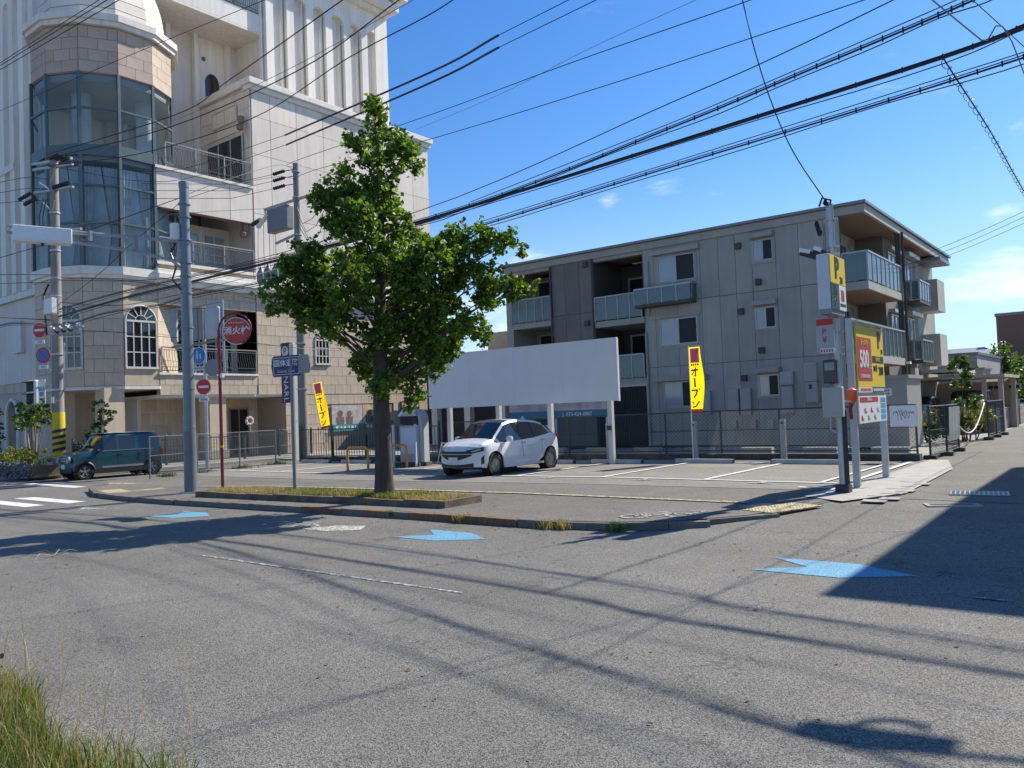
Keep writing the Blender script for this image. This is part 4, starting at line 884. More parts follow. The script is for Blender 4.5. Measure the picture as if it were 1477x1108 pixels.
fx = [-21.3, -19.4, -17.5, -15.6, -13.75, -11.9, -10.05, -8.25, -6.45, -4.66]
mesh_fence('chain_link_fence', 'long dark green chain-link fence along the back of the car park, before the grey apartments', [(x, 22.95) for x in fx])
mesh_fence('alley_fence', 'short green mesh fence on concrete foot blocks at the alley corner, under a plastic sheet', [(-4.5, 23.7), (-4.36, 25.2), (-4.38, 27.2)], 1.43, .12, feet=True)
mesh_fence('alley_fence', 'short green mesh fence on foot blocks standing nearest the block wall', [(-4.46, 33.8), (-4.46, 35.8), (-4.45, 37.8)], 1.43, .12, feet=True)
mesh_fence('street_fence', 'pale chain-link fence beside the left street, in front of the teal car', [(-26.8, 13.9), (-27.2, 15.9), (-27.6, 17.9), (-28.1, 19.9), (-28.6, 21.2)], 1.45, .1, m=mat('pale_fence_post', (.17, .17, .15), .6, .15, 8), lm=mat('pale_chain_link', (.24, .25, .23), .5, .1, 8), rr0=.010)
b = MB(); b.add([(0, 0, .45), (0, 1.7, .42), (0, 1.7, 1.38), (0, 0, 1.36)], [(0,1,2,3)])
SHEET = mat('translucent_grey_sheet', (.30, .34, .34), .35, .25, 4)
ps = thing('plastic_sheet', 'grey plastic sheet wrapped over the alley corner fence', 'sheet', (-4.31, 25.3, .4)); b = MB(); n = 14
b.add([(.02*math.sin(i*1.7)+.012*j, i*.13, j*.32) for i in range(n) for j in range(4)], [(i*4+j, (i+1)*4+j, (i+1)*4+j+1, i*4+j+1) for i in range(n-1) for j in range(3)]); b.build('sheet', SHEET, ps, smooth=True)
ns = thing('fence_notice', 'white notice board with a scrawled drawing, tied to the end of the back fence', 'sign', (-4.92, 22.86, .92))
b = MB(); b.bx(-.34, .34, -.02, 0, 0, .55); b.build('board', WHT, ns, bevel=.004)
b = MB(); rr_ = np.random.default_rng(5)
for k in range(9): b.tube([(-.24+k*.055+rr_.normal(0, .012), -.024, .36+rr_.normal(0, .03)), (-.22+k*.055, -.024, .42+rr_.normal(0, .02)), (-.19+k*.055, -.024, .33+rr_.normal(0, .03))], .006, 4)
for k in range(5): b.tube([(-.14+k*.07, -.024, .30), (-.12+k*.06+rr_.normal(0, .02), -.024, .2+rr_.normal(0, .03))], .005, 4)
b.build('scrawl', mat('black_marker', (.03, .03, .04), .6), ns)
hose = thing('white_rope', 'white rope sagging between two fence posts beside the shrubs', 'rope', (-4.5, 29, 0))
b = MB(); b.tube([(0, 27.2-29+k*.33, 1.02-.75*math.sin(PI*k/19)+.02*k*.9) for k in range(20)], .022, 6); b.build('rope', WHT, hose, smooth=True)
# black iron fence at the back left, with finials
def iron_fence(name, label, p0, p1, h, n_bay, bars, z0=0.):
    t = thing(name, label, 'fence', (p0[0], p0[1], gz(p0[0]))); p0 = Vector(p0); p1 = Vector(p1)
    for i in range(n_bay+1):
        q = p0.lerp(p1, i/n_bay); z = gz(q.x)+z0; b = MB(); b.bx(q.x-.04, q.x+.04, q.y-.04, q.y+.04, z-.05, z+h+.12); b.lathe([(.045, h+.12), (.055, h+.17), (.03, h+.22), (.001, h+.26)], (q.x, q.y, z), 8); b.build('post', RAILM if 0 else GRN, t, world=True)
    for zz in (.12, h): 
        b = MB(); b.bar((p0.x, p0.y, gz(p0.x)+z0+zz), (p1.x, p1.y, gz(p1.x)+z0+zz), .045); b.build('rail', GRN, t, world=True)
    for i in range(bars*n_bay):
        q = p0.lerp(p1, (i+.5)/(bars*n_bay)); z = gz(q.x)+z0; b = MB(); b.bar((q.x, q.y, z+.12), (q.x, q.y, z+h-.04+(.16 if i % 3 == 1 else 0)), .02); b.build('bar', GRN, t, world=True)
    return t
iron_fence('iron_fence', 'dark green railing with thin bars behind the orange hoops', (-28.7, 21.6), (-21.4, 22.6), 1.25, 4, 13, .12)
iron_fence('iron_fence', 'black iron railing with finials in front of the wedding hall arcade', (-34.3, 14.6), (-34.3, 26.5), 1.15, 6, 14)
# retaining kerb with open blocks under the back fence
rb = thing('retaining_kerb', 'low dark concrete kerb with spaced blocks under the back fence', 'kerb', (-13, 23.2, 0))
for k in range(9): b = MB(); x0 = -21.4+k*1.87; b.bx(x0, x0+1.855, 22.8, 23.15, gz(x0)-.05, gz(x0)+.2); b.build('kerb_block', CONC_D, rb, world=True, bevel=.012)
for k in range(9): b = MB(); x0 = -20.9+k*1.87; b.bx(x0, x0+.95, 23.5, 23.75, -.05, .34); b.build('wheel_block', CONC, rb, world=True, bevel=.012)
for k in range(5): b = MB(); x0 = -28.6+k*1.45; b.bx(x0, x0+1.43, 21.55+k*.2, 21.9+k*.2, gz(x0)-.05, gz(x0)+.2); b.build('kerb_block', CONC_D, rb, world=True)

# wheel stops
def wheel_stop(loc, label, first=[None]):
    if first[0] is None:
        t = thing('wheel_stop', label, 'wheel stop', loc, group='pale wheel stops at the back of the parking bays'); w = .88
        b = MB(); b.extr([(-w, -.09, 0), (-w, -.075, .12), (-w, .075, .12), (-w, .09, 0)], (2*w, 0, 0)); b.build('bar', CONC_L, t, bevel=.01)
        for s in (-1, 1): b = MB(); b.extr([(s*w-.012*s-(.024 if s > 0 else 0)+.012, -.093, .003), (s*w-.012, -.078, .123), (s*w-.012, .078, .123), (s*w-.012, .093, .003)][:0] or [(s*(w+.001), -.085, .01), (s*(w+.001), -.07, .11), (s*(w+.001), .07, .11), (s*(w+.001), .085, .01)], (s*.02, 0, 0)); b.build('end_cap', JOINT, t)
        first[0] = t; return t
    return clone(first[0], loc, 0, label)
for x, y, lb in ((-9.95, 21.45, 'pale concrete wheel stop in front of the grey sensor post under the open yellow flag'), (-7.1, 21.5, 'pale wheel stop in the right-hand bay nearest the price board'), (-12.75, 21.3, 'pale wheel stop at the foot of the right-hand billboard post'), (-15.2, 21.3, 'pale wheel stop hidden behind the white hatchback'), (-24.6, 21.2, 'small pale wheel stop just left of the orange hoops'), (-26.9, 21.0, 'leftmost pale wheel stop, near the blue sign pillar')):
    wheel_stop((x, y, gz(x)+.02), lb)
# sensor posts
SG = mat('sensor_post_grey', (.30, .305, .30), .5, .08, 6, metal=.2)
sp0 = None
for x, y, lb in ((-10.6, 22.3, 'square grey sensor post carrying the yellow flag, with a dark eye at the top'), (-7.95, 22.35, 'square grey sensor post with a dark eye, right of the yellow flag'), (-13.6, 22.3, 'grey sensor post behind the right-hand billboard post'), (-16.0, 22.3, 'grey sensor post just right of the white hatchback')):
    if sp0 is None:
        sp0 = thing('sensor_post', lb, 'post', (x, y, .02), group='grey sensor posts behind the parking bays')
        b = MB(); b.bx(-.075, .075, -.06, .06, 0, 1.17); b.build('body', SG, sp0, bevel=.008); b = MB(); b.bx(-.03, .03, -.066, -.06, 1.05, 1.1); b.build('sensor_eye', DARK, sp0)
        b = MB(); b.bx(-.11, .11, -.1, .1, 0, .012); b.build('base_plate', gal, sp0)
    else: clone(sp0, (x, y, .02), 0, lb)
# billboard seen from its unlit side
bl = thing('billboard', 'large blank white billboard raised on four posts behind the white hatchback', 'billboard', (-16.3, 20.9, gz(-16)))
BW = mat('white_painted_steel', (.74, .73, .71), .55, .05, 1.2, .04, 12)
for i in range(4):
    x0 = -20.2+i*1.965; b = MB(); b.bx(x0+.002, x0+1.963, 20.86, 20.92, 1.91, 3.79); b.build('sheet', BW, bl, world=True)
b = MB(); [b.bx(-20.2, -12.34, 20.92, 21.0, z, z+.06) for z in (2.0, 2.8, 3.68)]; b.build('back_frame', gal, bl, world=True)
b = MB(); b.bx(-20.22, -12.32, 20.84, 20.94, 3.79, 3.82); b.bx(-12.34, -12.31, 20.84, 20.94, 1.9, 3.79); b.build('edge_trim', BW, bl, world=True)
PW = mat('white_post_paint', (.62, .61, .57), .45, .06, 3)
for x in (-19.4, -17.15, -15.0, -12.75): b = MB(); b.bx(x-.075, x+.075, 21.0, 21.15, gz(x), 3.7); b.build('post', PW, bl, world=True, bevel=.006)
b = MB(); b.bx(-12.83, -12.67, 20.93, 20.99, 1.02, 1.16); b.build('clamp', JOINT, bl, world=True)
# banner flags
YF = leafmat('yellow_flag_cloth', (.80, .60, .012), .5, .02)
RED = mat('red_print_ink', (.50, .03, .02), .7, .05); PINK = mat('pink_print_ink', (.78, .10, .18), .7, .05); MAR = mat('maroon_print_ink', (.17, .02, .01), .7, .05); ORG_I = mat('orange_red_ink', (.65, .10, .01), .7, .05)
def flag(label, loc, ang, tilt, H0, hgt, w, letters, curve=.12):
    t = thing('banner_flag', label, 'flag', loc, ang)
    t.rotation_euler = (0, tilt, ang)
    b = MB(); b.tube([(0, 0, -.0), (0, 0, H0+.06)], .014, 8); b.build('pole', WHT, t)
    b = MB(); b.tube([(0, 0, H0+.03), (w*1.05, 0, H0+.03)], .008, 6); b.build('arm', WHT, t)
    f = lambda u, v: (u*w*(1+curve*math.sin(v*PI*.9)*u), .05*math.sin(u*4+v*7)*u, H0-v*hgt)
    b = MB(); nu, nv = 8, 40; vs = [f(i/nu, j/nv) for j in range(nv+1) for i in range(nu+1)]
    for j in range(nv):
        for i in range(nu):
            b.m = 1 if j >= nv-2 else 0
            q = j*(nu+1)+i; b.add([vs[q], vs[q+1], vs[q+nu+2], vs[q+nu+1]], [(0,1,2,3)])
    b.build('cloth', [YF, ORG_I], t, smooth=True)
    def on(shape, u0, u1, v0, v1, m, name):      # flat print that follows the cloth on both faces
        for s in (-1, 1):
            b = MB()
            for poly in shape:
                pts = []
                for x, z in poly:
                    p = f(lerp(u0, u1, x), lerp(v1, v0, z)); pts.append((p[0], p[1]+s*.006, p[2]))
                b.add(pts, [tuple(range(len(pts)))])
            b.build(name, m, t)
    on([[(0,0),(1,0),(1,1),(0,1)]], .12, .88, .02, .24, PINK, 'print_panel')
    on([[(0,0),(.22,0),(.22,1),(0,1)], [(.22,.8),(1,.8),(1,1),(.22,1)], [(.78,.45),(1,.45),(1,.8),(.78,.8)], [(.22,.38),(.9,.38),(.9,.55),(.22,.55)]], .25, .75, .04, .22, WHT, 'letter')
    on([[(k*.25,0),(k*.25+.17,0),(k*.25+.17,1),(k*.25,1)] for k in range(4)], .15, .85, .255, .285, MAR, 'small_print')
    for k, shp in enumerate(letters): on(shp, .12, .72, .31+k*.165, .45+k*.165, MAR if k < 3 else ORG_I, 'letter')
O_ = [[(0,.62),(1,.62),(1,.78),(0,.78)], [(.58,0),(.74,0),(.74,1),(.58,1)], [(.5,.6),(.64,.66),(.16,.12),(.02,.2)], [(.4,0),(.6,0),(.6,.1),(.4,.12)]]
BAR = [[(.4,0),(.6,0),(.6,1),(.4,1)]]
PU = [[(0,.78),(.75,.78),(.75,.94),(0,.94)], [(.6,.78),(.76,.78),(.6,.3),(.3,.0),(.2,.12),(.46,.36)], [(.85,.88),(1,.88),(1,1),(.85,1)]]
N_ = [[(.05,.82),(.3,.66),(.22,.54),(0,.7)], [(.05,.1),(.5,.2),(.95,.78),(.82,.86),(.4,.34),(.02,.24)]]
flag('upright yellow banner flag reading オープン in red, on the sensor post before the apartments', (-10.62, 22.18, 0), rad(-8), 0, 3.42, 1.95, .42, [O_, BAR, PU, N_])
flag('leaning yellow banner flag with a pink P panel, beside the utility pole at the left', (-27.4, 22.0, gz(-28)), rad(28), rad(-10), 3.4, 2.0, .42, [O_, BAR, PU, N_], .05)
# payment machine
pm = thing('payment_machine', 'grey parking payment machine under a curved hood, right of the tree trunk', 'machine', (-20.3, 20.0, gz(-20)), rad(12))
PMG = mat('machine_grey', (.42, .43, .43), .45, .06, 4); PMW = mat('machine_white', (.62, .65, .70), .4, .05, 4)
b = MB(); b.bx(-.55, .55, -.4, .45, 0, .16); b.build('plinth', CONC_D, pm, bevel=.01)
b = MB(); b.extr([(.42, -.1, .16), (.42, .35, .16), (.42, .35, 1.75), (.42, .1, 2.0), (.42, -.18, 1.8), (.42, -.1, 1.3)], (.1, 0, 0)); b.build('side_fin', PMG, pm)
b = MB(); b.bx(-.4, .40, -.12, .3, .16, 1.45); b.build('cabinet', PMG, pm, bevel=.015); b = MB(); b.bx(-.33, .33, -.15, -.12, .45, 1.38); b.build('door', PMW, pm, bevel=.01)
b = MB(); b.bx(-.36, .36, -.13, .3, 1.5, 1.74); b.build('head', DARK, pm); b = MB(); b.bx(-.3, .12, -.14, -.13, 1.54, 1.70); b.build('screen', SCREEN, pm)
b = MB(); b.extr([(-.42, -.2, 1.78), (-.42, .32, 1.78), (-.42, .1, 2.02)], (.84, 0, 0)); b.build('hood', PMG, pm, bevel=.01)
b = MB(); b.bx(-.15, .34, -.20, -.16, 1.78, 2.0); b.build('price_card', mat('printed_card', (.5, .45, .46), .5, .5, 18), pm)
for s in (-.46, .46): b = MB(); b.bar((s, -.42, 0), (s, -.42, 1.5), .06, .08); b.build('front_post', PMW, pm)
# orange hoops
OR = mat('orange_hoop_paint', (.62, .27, .04), .45, .12, 6)
def hoop(label, loc, ang):
    t = thing('guard_hoop', label, 'barrier', loc, ang, group='orange guard hoops by the payment machine'); b = MB(); r = .14; w = .45; h = .78
    b.tube([(-w, 0, 0), (-w, 0, h-r)]+[(-w+r-r*math.cos(a), 0, h-r+r*math.sin(a)) for a in (PI/8, PI/4, 3*PI/8)]+[(-w+r, 0, h), (w-r, 0, h)]+[(w-r+r*math.sin(a), 0, h-r+r*math.cos(a)) for a in (PI/8, PI/4, 3*PI/8)]+[(w, 0, h-r), (w, 0, 0)], .045, 10)
    b.build('pipe', OR, t, smooth=50)
    for s in (-w, w): b = MB(); b.disc((s, 0, .006), (0,0,1), .08, .012, 14); b.build('base_plate', OR, t)
    return t
hoop('orange tubular guard hoop left of the tree trunk', (-20.85, 18.0, gz(-21)+.02), rad(8)); hoop('orange guard hoop partly hidden behind the tree trunk', (-20.15, 19.0, gz(-20)+.02), rad(62))
# folding frame and planter beside the car
st_ = thing('step_frame', 'small white folding frame standing behind the white hatchback nose', 'stand', (-20.05, 21.6, -.08), rad(15))
for s in (-.3, .3): b = MB(); b.tube([(s, -.25, 0), (s*.8, 0, .75), (s, .25, 0)], .02, 6); b.build('leg', PW, st_)
for z, y in ((.3, -.15), (.72, 0)): b = MB(); b.bar((-.27, y, z), (.27, y, z), .03); b.build('rung', PW, st_)
yb = thing('yellow_post_cover', 'yellow padded post cover peeping out behind the white hatchback nose', 'post', (-17.2, 19.2, -.05)); b = MB(); b.bx(-.1, .1, -.1, .1, 0, .85); b.build('pad', mat('yellow_pad', (.6, .5, .12), .7, .2, 8), yb, bevel=.03)

# ------------------------------------------------------------------ cars
TYRE = mat('tyre_rubber', (.018, .018, .018), .8, .2, 12, .2, 50); RIM = mat('alloy_rim', (.45, .46, .47), .3, .08, 8, metal=.8); RIMD = mat('dark_rim', (.06, .062, .066), .4, .1, 8, metal=.4)
CGL = glassmat('car_glass', (.012, .016, .018), .02); BLK_T = mat('black_trim', (.014, .014, .015), .5, .1, 12); LAMP = glassmat('headlamp_glass', (.35, .37, .39), .06); REDL = glassmat('tail_lamp_red', (.35, .01, .01), .1)
PLATE = mat('number_plate_white', (.65, .66, .63), .5, .03)
def paint(name, col, metal=.1, coat=.8):
    m = mat(name, col, .32, .02, 2, 0, metal=metal, coat=coat); m.node_tree.nodes['Principled BSDF'].inputs['Coat Roughness'].default_value = .04; return m
def wheel(t, x, y, z, r, w, side, spokes=5, rim=RIM):
    o = link('wheel', None, t); ORG[o] = ORG[t]; o.location = (x, y, z)
    b = MB(); b.lathe([(r*.66, -w/2), (r*.93, -w/2), (r, -w/2+.03), (r, w/2-.03), (r*.93, w/2), (r*.66, w/2)], (0,0,0), 28, 'y', False); b.build('tyre', TYRE, o, smooth=45)
    b = MB(); s = side; yo = s*w/2*.75
    b.lathe([(r*.67, -w/2*.9), (r*.67, w/2*.9), (r*.60, w/2*.8), (r*.58, 0), (r*.58, -w*.3)], (0,0,0), 28, 'y', False)
    b.lathe([(r*.6, -.01+yo*.45), (r*.6, .01+yo*.45)], (0,0,0), 24, 'y'); b.build('barrel', RIMD, o, smooth=45)
    b = MB()
    for k in range(spokes):
        a = 2*PI*k/spokes+.3
        for da in (-.16, .16): b.bar((r*.08*math.cos(a), yo, r*.08*math.sin(a)), (r*.66*math.cos(a+da), yo, r*.66*math.sin(a+da)), .03, .02, (0,1,0))
    b.lathe([(r*.14, yo-.02), (r*.14, yo+.02)], (0,0,0), 14, 'y'); b.tube([(r*.65*math.cos(2*PI*k/24), yo, r*.65*math.sin(2*PI*k/24)) for k in range(25)], .012, 5, False); b.build('rim', rim, o, smooth=40)
def car(name, label, loc, ang, P):
    """lofted car body; x forward, z up"""
    t = thing(name, label, 'car', loc, ang); S = P['st']; rows = 9
    def sec(x):
        xs_ = [s[0] for s in S]; v = [float(np.interp(x, xs_, [s[i] for s in S])) for i in range(1, 6)]; zb, W_, zs, wr, zr = v    # bottom, half width, shoulder, roof half width, roof/top height
        for wx in P['wx']:
            d = x-wx
            if abs(d) < P['wr']+.045: zb = max(zb, P['wz']+math.sqrt(max(0, (P['wr']+.045)**2-d*d))-.0)
        m1 = max(zb+.01, P.get('crease', .48)); m1 = min(m1, zs-.08)
        return [(W_*.975, zb), (W_*1.0, lerp(zb, m1, .5)), (W_*1.0, m1), (W_*.985, lerp(m1, zs, .62)), (W_*.955, zs), (wr, zr-P.get('re', .09)), (wr*.93, zr-.025), (wr*.55, zr), (0, zr+.012)]
    xs_ = sorted(set([round(float(x), 4) for s in S for x in [s[0]]]+[round(v, 4) for pq in P['glass']['side'] for v in pq]+[round(wx+(P['wr']+.046)*math.sin(PI/2*k/7), 4) for wx in P['wx'] for k in range(-7, 8)]))
    keep = [xs_[0]]
    for x in xs_[1:]:
        if x-keep[-1] > .012: keep.append(x)
    xs_ = keep; xf, xr = xs_[-1], xs_[0]
    def bend(x, y, W_):
        q = (abs(y)/P['W'])**2.4
        f = max(0, (x-(xf-P['nose']))/P['nose']); r_ = max(0, ((xr+P['tail'])-x)/P['tail'])
        return x-q*P['sweep']*f+q*P['sweep']*.6*r_
    secs = [sec(x) for x in xs_]
    def V_(i, j, s): y, z = secs[i][j]; return (bend(xs_[i], y, 0)+P.get('rake', 0)*0, s*y, z)
    bx_ = P['glass']     # (cowl, roof_front, roof_rear, tail) + pillars
    parts = {'body': MB(), 'windscreen': MB(), 'side_window': MB(), 'rear_window': MB(), 'pillar_trim': MB()}
    sides = []
    for i in range(len(xs_)-1):
        a, c = xs_[i], xs_[i+1]; mid = (a+c)/2
        for j in range(rows-1):
            for s in (-1, 1):
                q = [V_(i, j, s), V_(i+1, j, s), V_(i+1, j+1, s), V_(i, j+1, s)]
                if s > 0: q = q[::-1]
                k = 'body'
                if bx_['roof_front'] < mid < bx_['cowl'] and j >= 6: k = 'windscreen'
                elif bx_['tail'] < mid < bx_['roof_rear'] and j >= 5: k = 'rear_window'
                elif j == 4 and any(p < mid < q_ for p, q_ in bx_['side']): sides.append((s, mid, q)); continue
                if k == 'body' and j == 4 and P.get('black_pillars') and min(v[0] for v in bx_['side']) < mid < max(v[1] for v in bx_['side'])+.12: k = 'pillar_trim'
                parts[k].add(q, [(0,1,2,3)])
    # front and rear caps, curved in plan
    for end, i in ((1, len(xs_)-1), (-1, 0)):
        for j in range(rows-1):
            cols = 10
            for c in range(cols):
                u0, u1 = -1+2*c/cols, -1+2*(c+1)/cols
                def cp_(jj, u): y, z = secs[i][jj]; yy = y*u; return (bend(xs_[i], yy, 0), yy, z)
                q = [cp_(j, u0), cp_(j, u1), cp_(j+1, u1), cp_(j+1, u0)]
                parts['body'].add(q if end > 0 else q[::-1], [(0,1,2,3)])
    body = parts['body'].build('body', P['paint'], t, smooth=38)
    parts['windscreen'].build('windscreen', CGL, t, smooth=30)
    if parts['pillar_trim'].f: parts['pillar_trim'].build('pillar_trim', BLK_T, t, smooth=30)
    if parts['rear_window'].f: parts['rear_window'].build('rear_window', CGL, t, smooth=30)
    for (p, q_) in bx_['side']:
        for s in (-1, 1):
            b = MB(); [b.add(q, [(0,1,2,3)]) for ss, mid, q in sides if ss == s and p < mid < q_]
            if b.f: b.build('side_window', CGL, t, smooth=30)
    W_ = P['W']; zb = P['zb']
    b = MB(); b.bx(xr+.45, xf-.5, -W_+.14, W_-.14, zb-.03, zb+.25); b.build('underbody', BLK_T, t)
    for wx in P['wx']:
        for s in (-1, 1):
            wheel(t, wx, s*(W_-.11), P['wz'], P['wr'], .2, s, P.get('spokes', 5), P.get('rim', RIM))
            b = MB(); b.lathe([(P['wr']+.05, -.22), (P['wr']+.05, -.005), (.01, -.22)][:2], (0,0,0), 24, 'y', False); b.xf(Matrix.Translation((wx, s*(W_*.97)+(0 if s > 0 else .22), P['wz']))); b.build('wheel_housing', BLK_T, t)
            if P.get('arch'):
                b = MB(); R_ = P['wr']+.05; b.tube([(wx+R_*math.cos(a), s*(W_*.985), P['wz']+R_*math.sin(a)) for a in [rad(-14+d) for d in range(0, 209, 13)]], .035, 5); b.build('wheel_arch', BLK_T, t)
    # mirrors
    for s in (-1, 1):
        b = MB(); mx_, mz = P['mirror']; c0 = len(b.v); b.lathe([(.001, -.11), (.075, -.08), (.095, 0), (.085, .09), (.001, .11)], (0,0,0), 12, 'y'); b.xf(Matrix.Translation((mx_, s*(W_+.10), mz)) @ Matrix.Diagonal((.75, 1, .85, 1))); b.build('mirror', P['paint'], t, smooth=50)
        b = MB(); b.bar((mx_+.02, s*(W_*.93), mz-.07), (mx_, s*(W_+.04), mz-.04), .05); b.build('mirror_arm', BLK_T, t)
    for hx, hz in P['handles']:
        for s in (-1, 1): b = MB(); b.bx(hx-.09, hx+.09, s*(W_*.985)-.012, s*(W_*.985)+.02*(1 if s > 0 else 1), hz-.018, hz+.018); b.build('door_handle', P.get('hm', P['paint']), t, bevel=.006)
    for dx in P['doors']:      # shut lines
        for s in (-1, 1): b = MB(); b.bar((dx, s*(W_*1.0+.0015), zb+.22), (dx+.02, s*(W_*.992+.0015), P['belt']-.22), .006, .004, (0,1,0)); b.bar((dx+.02, s*(W_*.992+.0015), P['belt']-.22), (dx+.02, s*(W_*.957+.004), P['belt']), .006, .004, (0,1,0)); b.build('shut_line', BLK_T, t)
    return t, (lambda x, y: bend(x, y, 0)), sec
# white hatchback: nose points to the left of the camera side of the bay
#            x     zb    W     zs    wr    ztop
hatch = [(-2.02, .42, .76, .80, .66, .92), (-1.96, .30, .80, .86, .68, 1.0), (-1.85, .25, .83, .95, .66, 1.06), (-1.66, .23, .845, 1.03, .60, 1.22), (-1.35, .22, .85, 1.06, .56, 1.375), (-1.0, .22, .85, 1.01, .565, 1.455), (-.55, .21, .85, .955, .585, 1.505), (0, .21, .85, .925, .60, 1.52), (.30, .21, .85, .915, .605, 1.505), (.62, .21, .85, .905, .615, 1.44), (1.02, .21, .85, .895, .66, 1.12), (1.16, .22, .85, .885, .70, 1.01), (1.45, .22, .845, .85, .72, .965), (1.75, .23, .83, .80, .71, .91), (1.93, .25, .80, .74, .69, .83), (2.01, .25, .78, .66, .66, .76), (2.05, .27, .76, .58, .62, .69)]
WP = paint('pearl_white_paint', (.66, .68, .70), .0)
ch, bend_h, sec_h = car('white_hatchback', 'white compact hatchback parked under the white billboard', (-14.75, 18.15, gz(-14.7)+.02), rad(-90), dict(st=hatch, wx=(1.26, -1.32), wr=.315, wz=.315, W=.85, black_pillars=True, spokes=9, rim=mat('dull_alloy_rim', (.26, .265, .27), .4, .08, 8, metal=.7), nose=.5, tail=.5, sweep=.42, zb=.21, paint=WP, belt=.93, crease=.5,
    glass=dict(cowl=1.16, roof_front=.30, roof_rear=-1.30, tail=-1.85, side=[(.05, 1.02), (-.55, .0), (-1.3, -.62)]), mirror=(.78, .98), handles=((-.02, .84), (-.95, .88)), doors=(.98, .02, -.92), hm=RIM))
b = MB()      # black grille band, bumper intake, lamps - set proud of the curved nose
def nose_strip(b, z0, z1, y0, y1, x_in, out=.012, n=12, fn=None, bend=bend_h):
    vs = []
    for k in range(n+1):
        y = lerp(y0, y1, k/n); xx = bend(x_in, y)+out; za, zb_ = (z0, z1) if fn is None else fn(k/n); vs += [(xx, y, za), (xx-.0, y, zb_)]
    b.add(vs+[(v[0]-.08, v[1], v[2]) for v in vs], [(2*k, 2*k+2, 2*k+3, 2*k+1) for k in range(n)]+[(2*k+1, 2*k+3, 2*(n+1)+2*k+3, 2*(n+1)+2*k+1) for k in range(n)]+[(2*k+2, 2*k, 2*(n+1)+2*k, 2*(n+1)+2*k+2) for k in range(n)])
nose_strip(b, .46, .68, -.54, .54, 2.05, .015, 14, lambda u: (.44+.14*abs(2*u-1)**1.5, .70)); b.build('grille', BLK_T, ch, smooth=30)
b = MB(); nose_strip(b, .22, .34, -.58, .58, 2.05, .010, 14, lambda u: (.275, .34+.04*abs(2*u-1)**2)); b.build('lower_intake', BLK_T, ch, smooth=30)
b = MB(); nose_strip(b, .62, .635, -.55, .55, 2.05, .03); b.build('chrome_bar', RIM, ch)
for s in (-1, 1):
    b = MB(); nose_strip(b, .6, .7, s*.40, s*.80, 2.03, .018, 8, lambda u: (.60+.10*u, .72+.09*u)); b.build('headlight', CGL, ch, smooth=30)
    b = MB(); nose_strip(b, .6, .7, s*.46, s*.74, 2.03, .024, 6, lambda u: (.645+.08*u, .69+.08*u)); b.build('headlight_lens', LAMP, ch, smooth=30)
    b = MB(); nose_strip(b, .3, .5, s*.74, s*.80, 2.02, .02, 2, lambda u: (.34+.03*u, .52+.06*u)); b.build('fog_slot', BLK_T, ch)
    b = MB(); b.bar((-1.98+.08, s*.70, .96), (-1.70, s*.79, .99), .06, .08); b.build('tail_light', REDL, ch, bevel=.01)
    b = MB(); b.bx(-.93, .86, s*.848-.01, s*.848+.012, .2, .26); b.build('sill', BLK_T if 0 else WP, ch)
b = MB(); b.bx(2.04, 2.075, -.165, .165, .38, .545); b.build('number_plate', PLATE, ch)
b = MB(); b.extr([(-1.0, -.015, 1.50), (-1.12, -.015, 1.58), (-1.2, -.015, 1.485)], (0, .03, 0)); b.build('roof_aerial', WP, ch)
for s in (-1, 1): b = MB(); b.tube([(1.12, s*.1, 1.035), (.9, s*.35-.1, 1.20)], .009, 5); b.build('wiper', BLK_T, ch)
b = MB(); b.tube([(.03, -.862, .94), (.03, -.862, .94)], .001, 4)
# teal boxy car
boxy = [(-1.70, .45, .68, .95, .60, 1.05), (-1.66, .32, .72, 1.0, .60, 1.30), (-1.58, .25, .735, 1.02, .60, 1.58), (-1.35, .24, .74, 1.02, .61, 1.66), (-.6, .23, .74, 1.02, .62, 1.685), (.1, .23, .74, 1.02, .62, 1.68), (.42, .23, .74, 1.02, .62, 1.66), (.55, .23, .74, 1.02, .63, 1.60), (.86, .23, .74, 1.01, .64, 1.14), (.95, .24, .74, 1.0, .66, 1.06), (1.2, .24, .735, .98, .66, 1.04), (1.5, .25, .73, .95, .65, 1.00), (1.64, .28, .71, .90, .64, .95), (1.69, .34, .70, .80, .62, .85), (1.70, .42, .69, .70, .60, .76)]
TP = paint('teal_blue_paint', (.012, .065, .085), .3)
ck, bend_k, sec_k = car('teal_minicar', 'dark teal boxy minicar with round headlights driving out of the left street', (-31.35, 14.75, gz(-31)-.1), rad(-94), dict(st=boxy, wx=(1.22, -1.24), wr=.30, wz=.30, W=.74, nose=.3, tail=.25, sweep=.12, zb=.23, paint=TP, belt=1.02, crease=.52, re=.1, arch=True, rim=RIM,
    glass=dict(cowl=.95, roof_front=.42, roof_rear=-1.35, tail=-1.66, side=[(.06, .86), (-.62, .0), (-1.3, -.72)]), mirror=(.74, 1.06), handles=((-.05, .9), (-.8, .9)), doors=(.82, .02, -.74)))
b = MB(); b.bx(-1.45, .5, -.61, .61, 1.683, 1.70); b.build('white_roof', paint('white_roof_paint', (.62, .63, .63), 0), ck, bevel=.008)
bk = lambda *a, **k: nose_strip(*a, bend=bend_k, **k)
b = MB(); bk(b, .66, .86, -.36, .36, 1.70, .02, 8); b.build('grille', BLK_T, ck)
for k in range(2): b = MB(); bk(b, .70+k*.09, .735+k*.09, -.33, .33, 1.70, .032, 8); b.build('grille_bar', RIM, ck)
b = MB(); bk(b, .28, .46, -.6, .6, 1.70, .02, 8); b.build('bumper', BLK_T, ck); b = MB(); b.bx(1.70, 1.735, -.165, .165, .42, .585); b.build('number_plate', PLATE, ck)
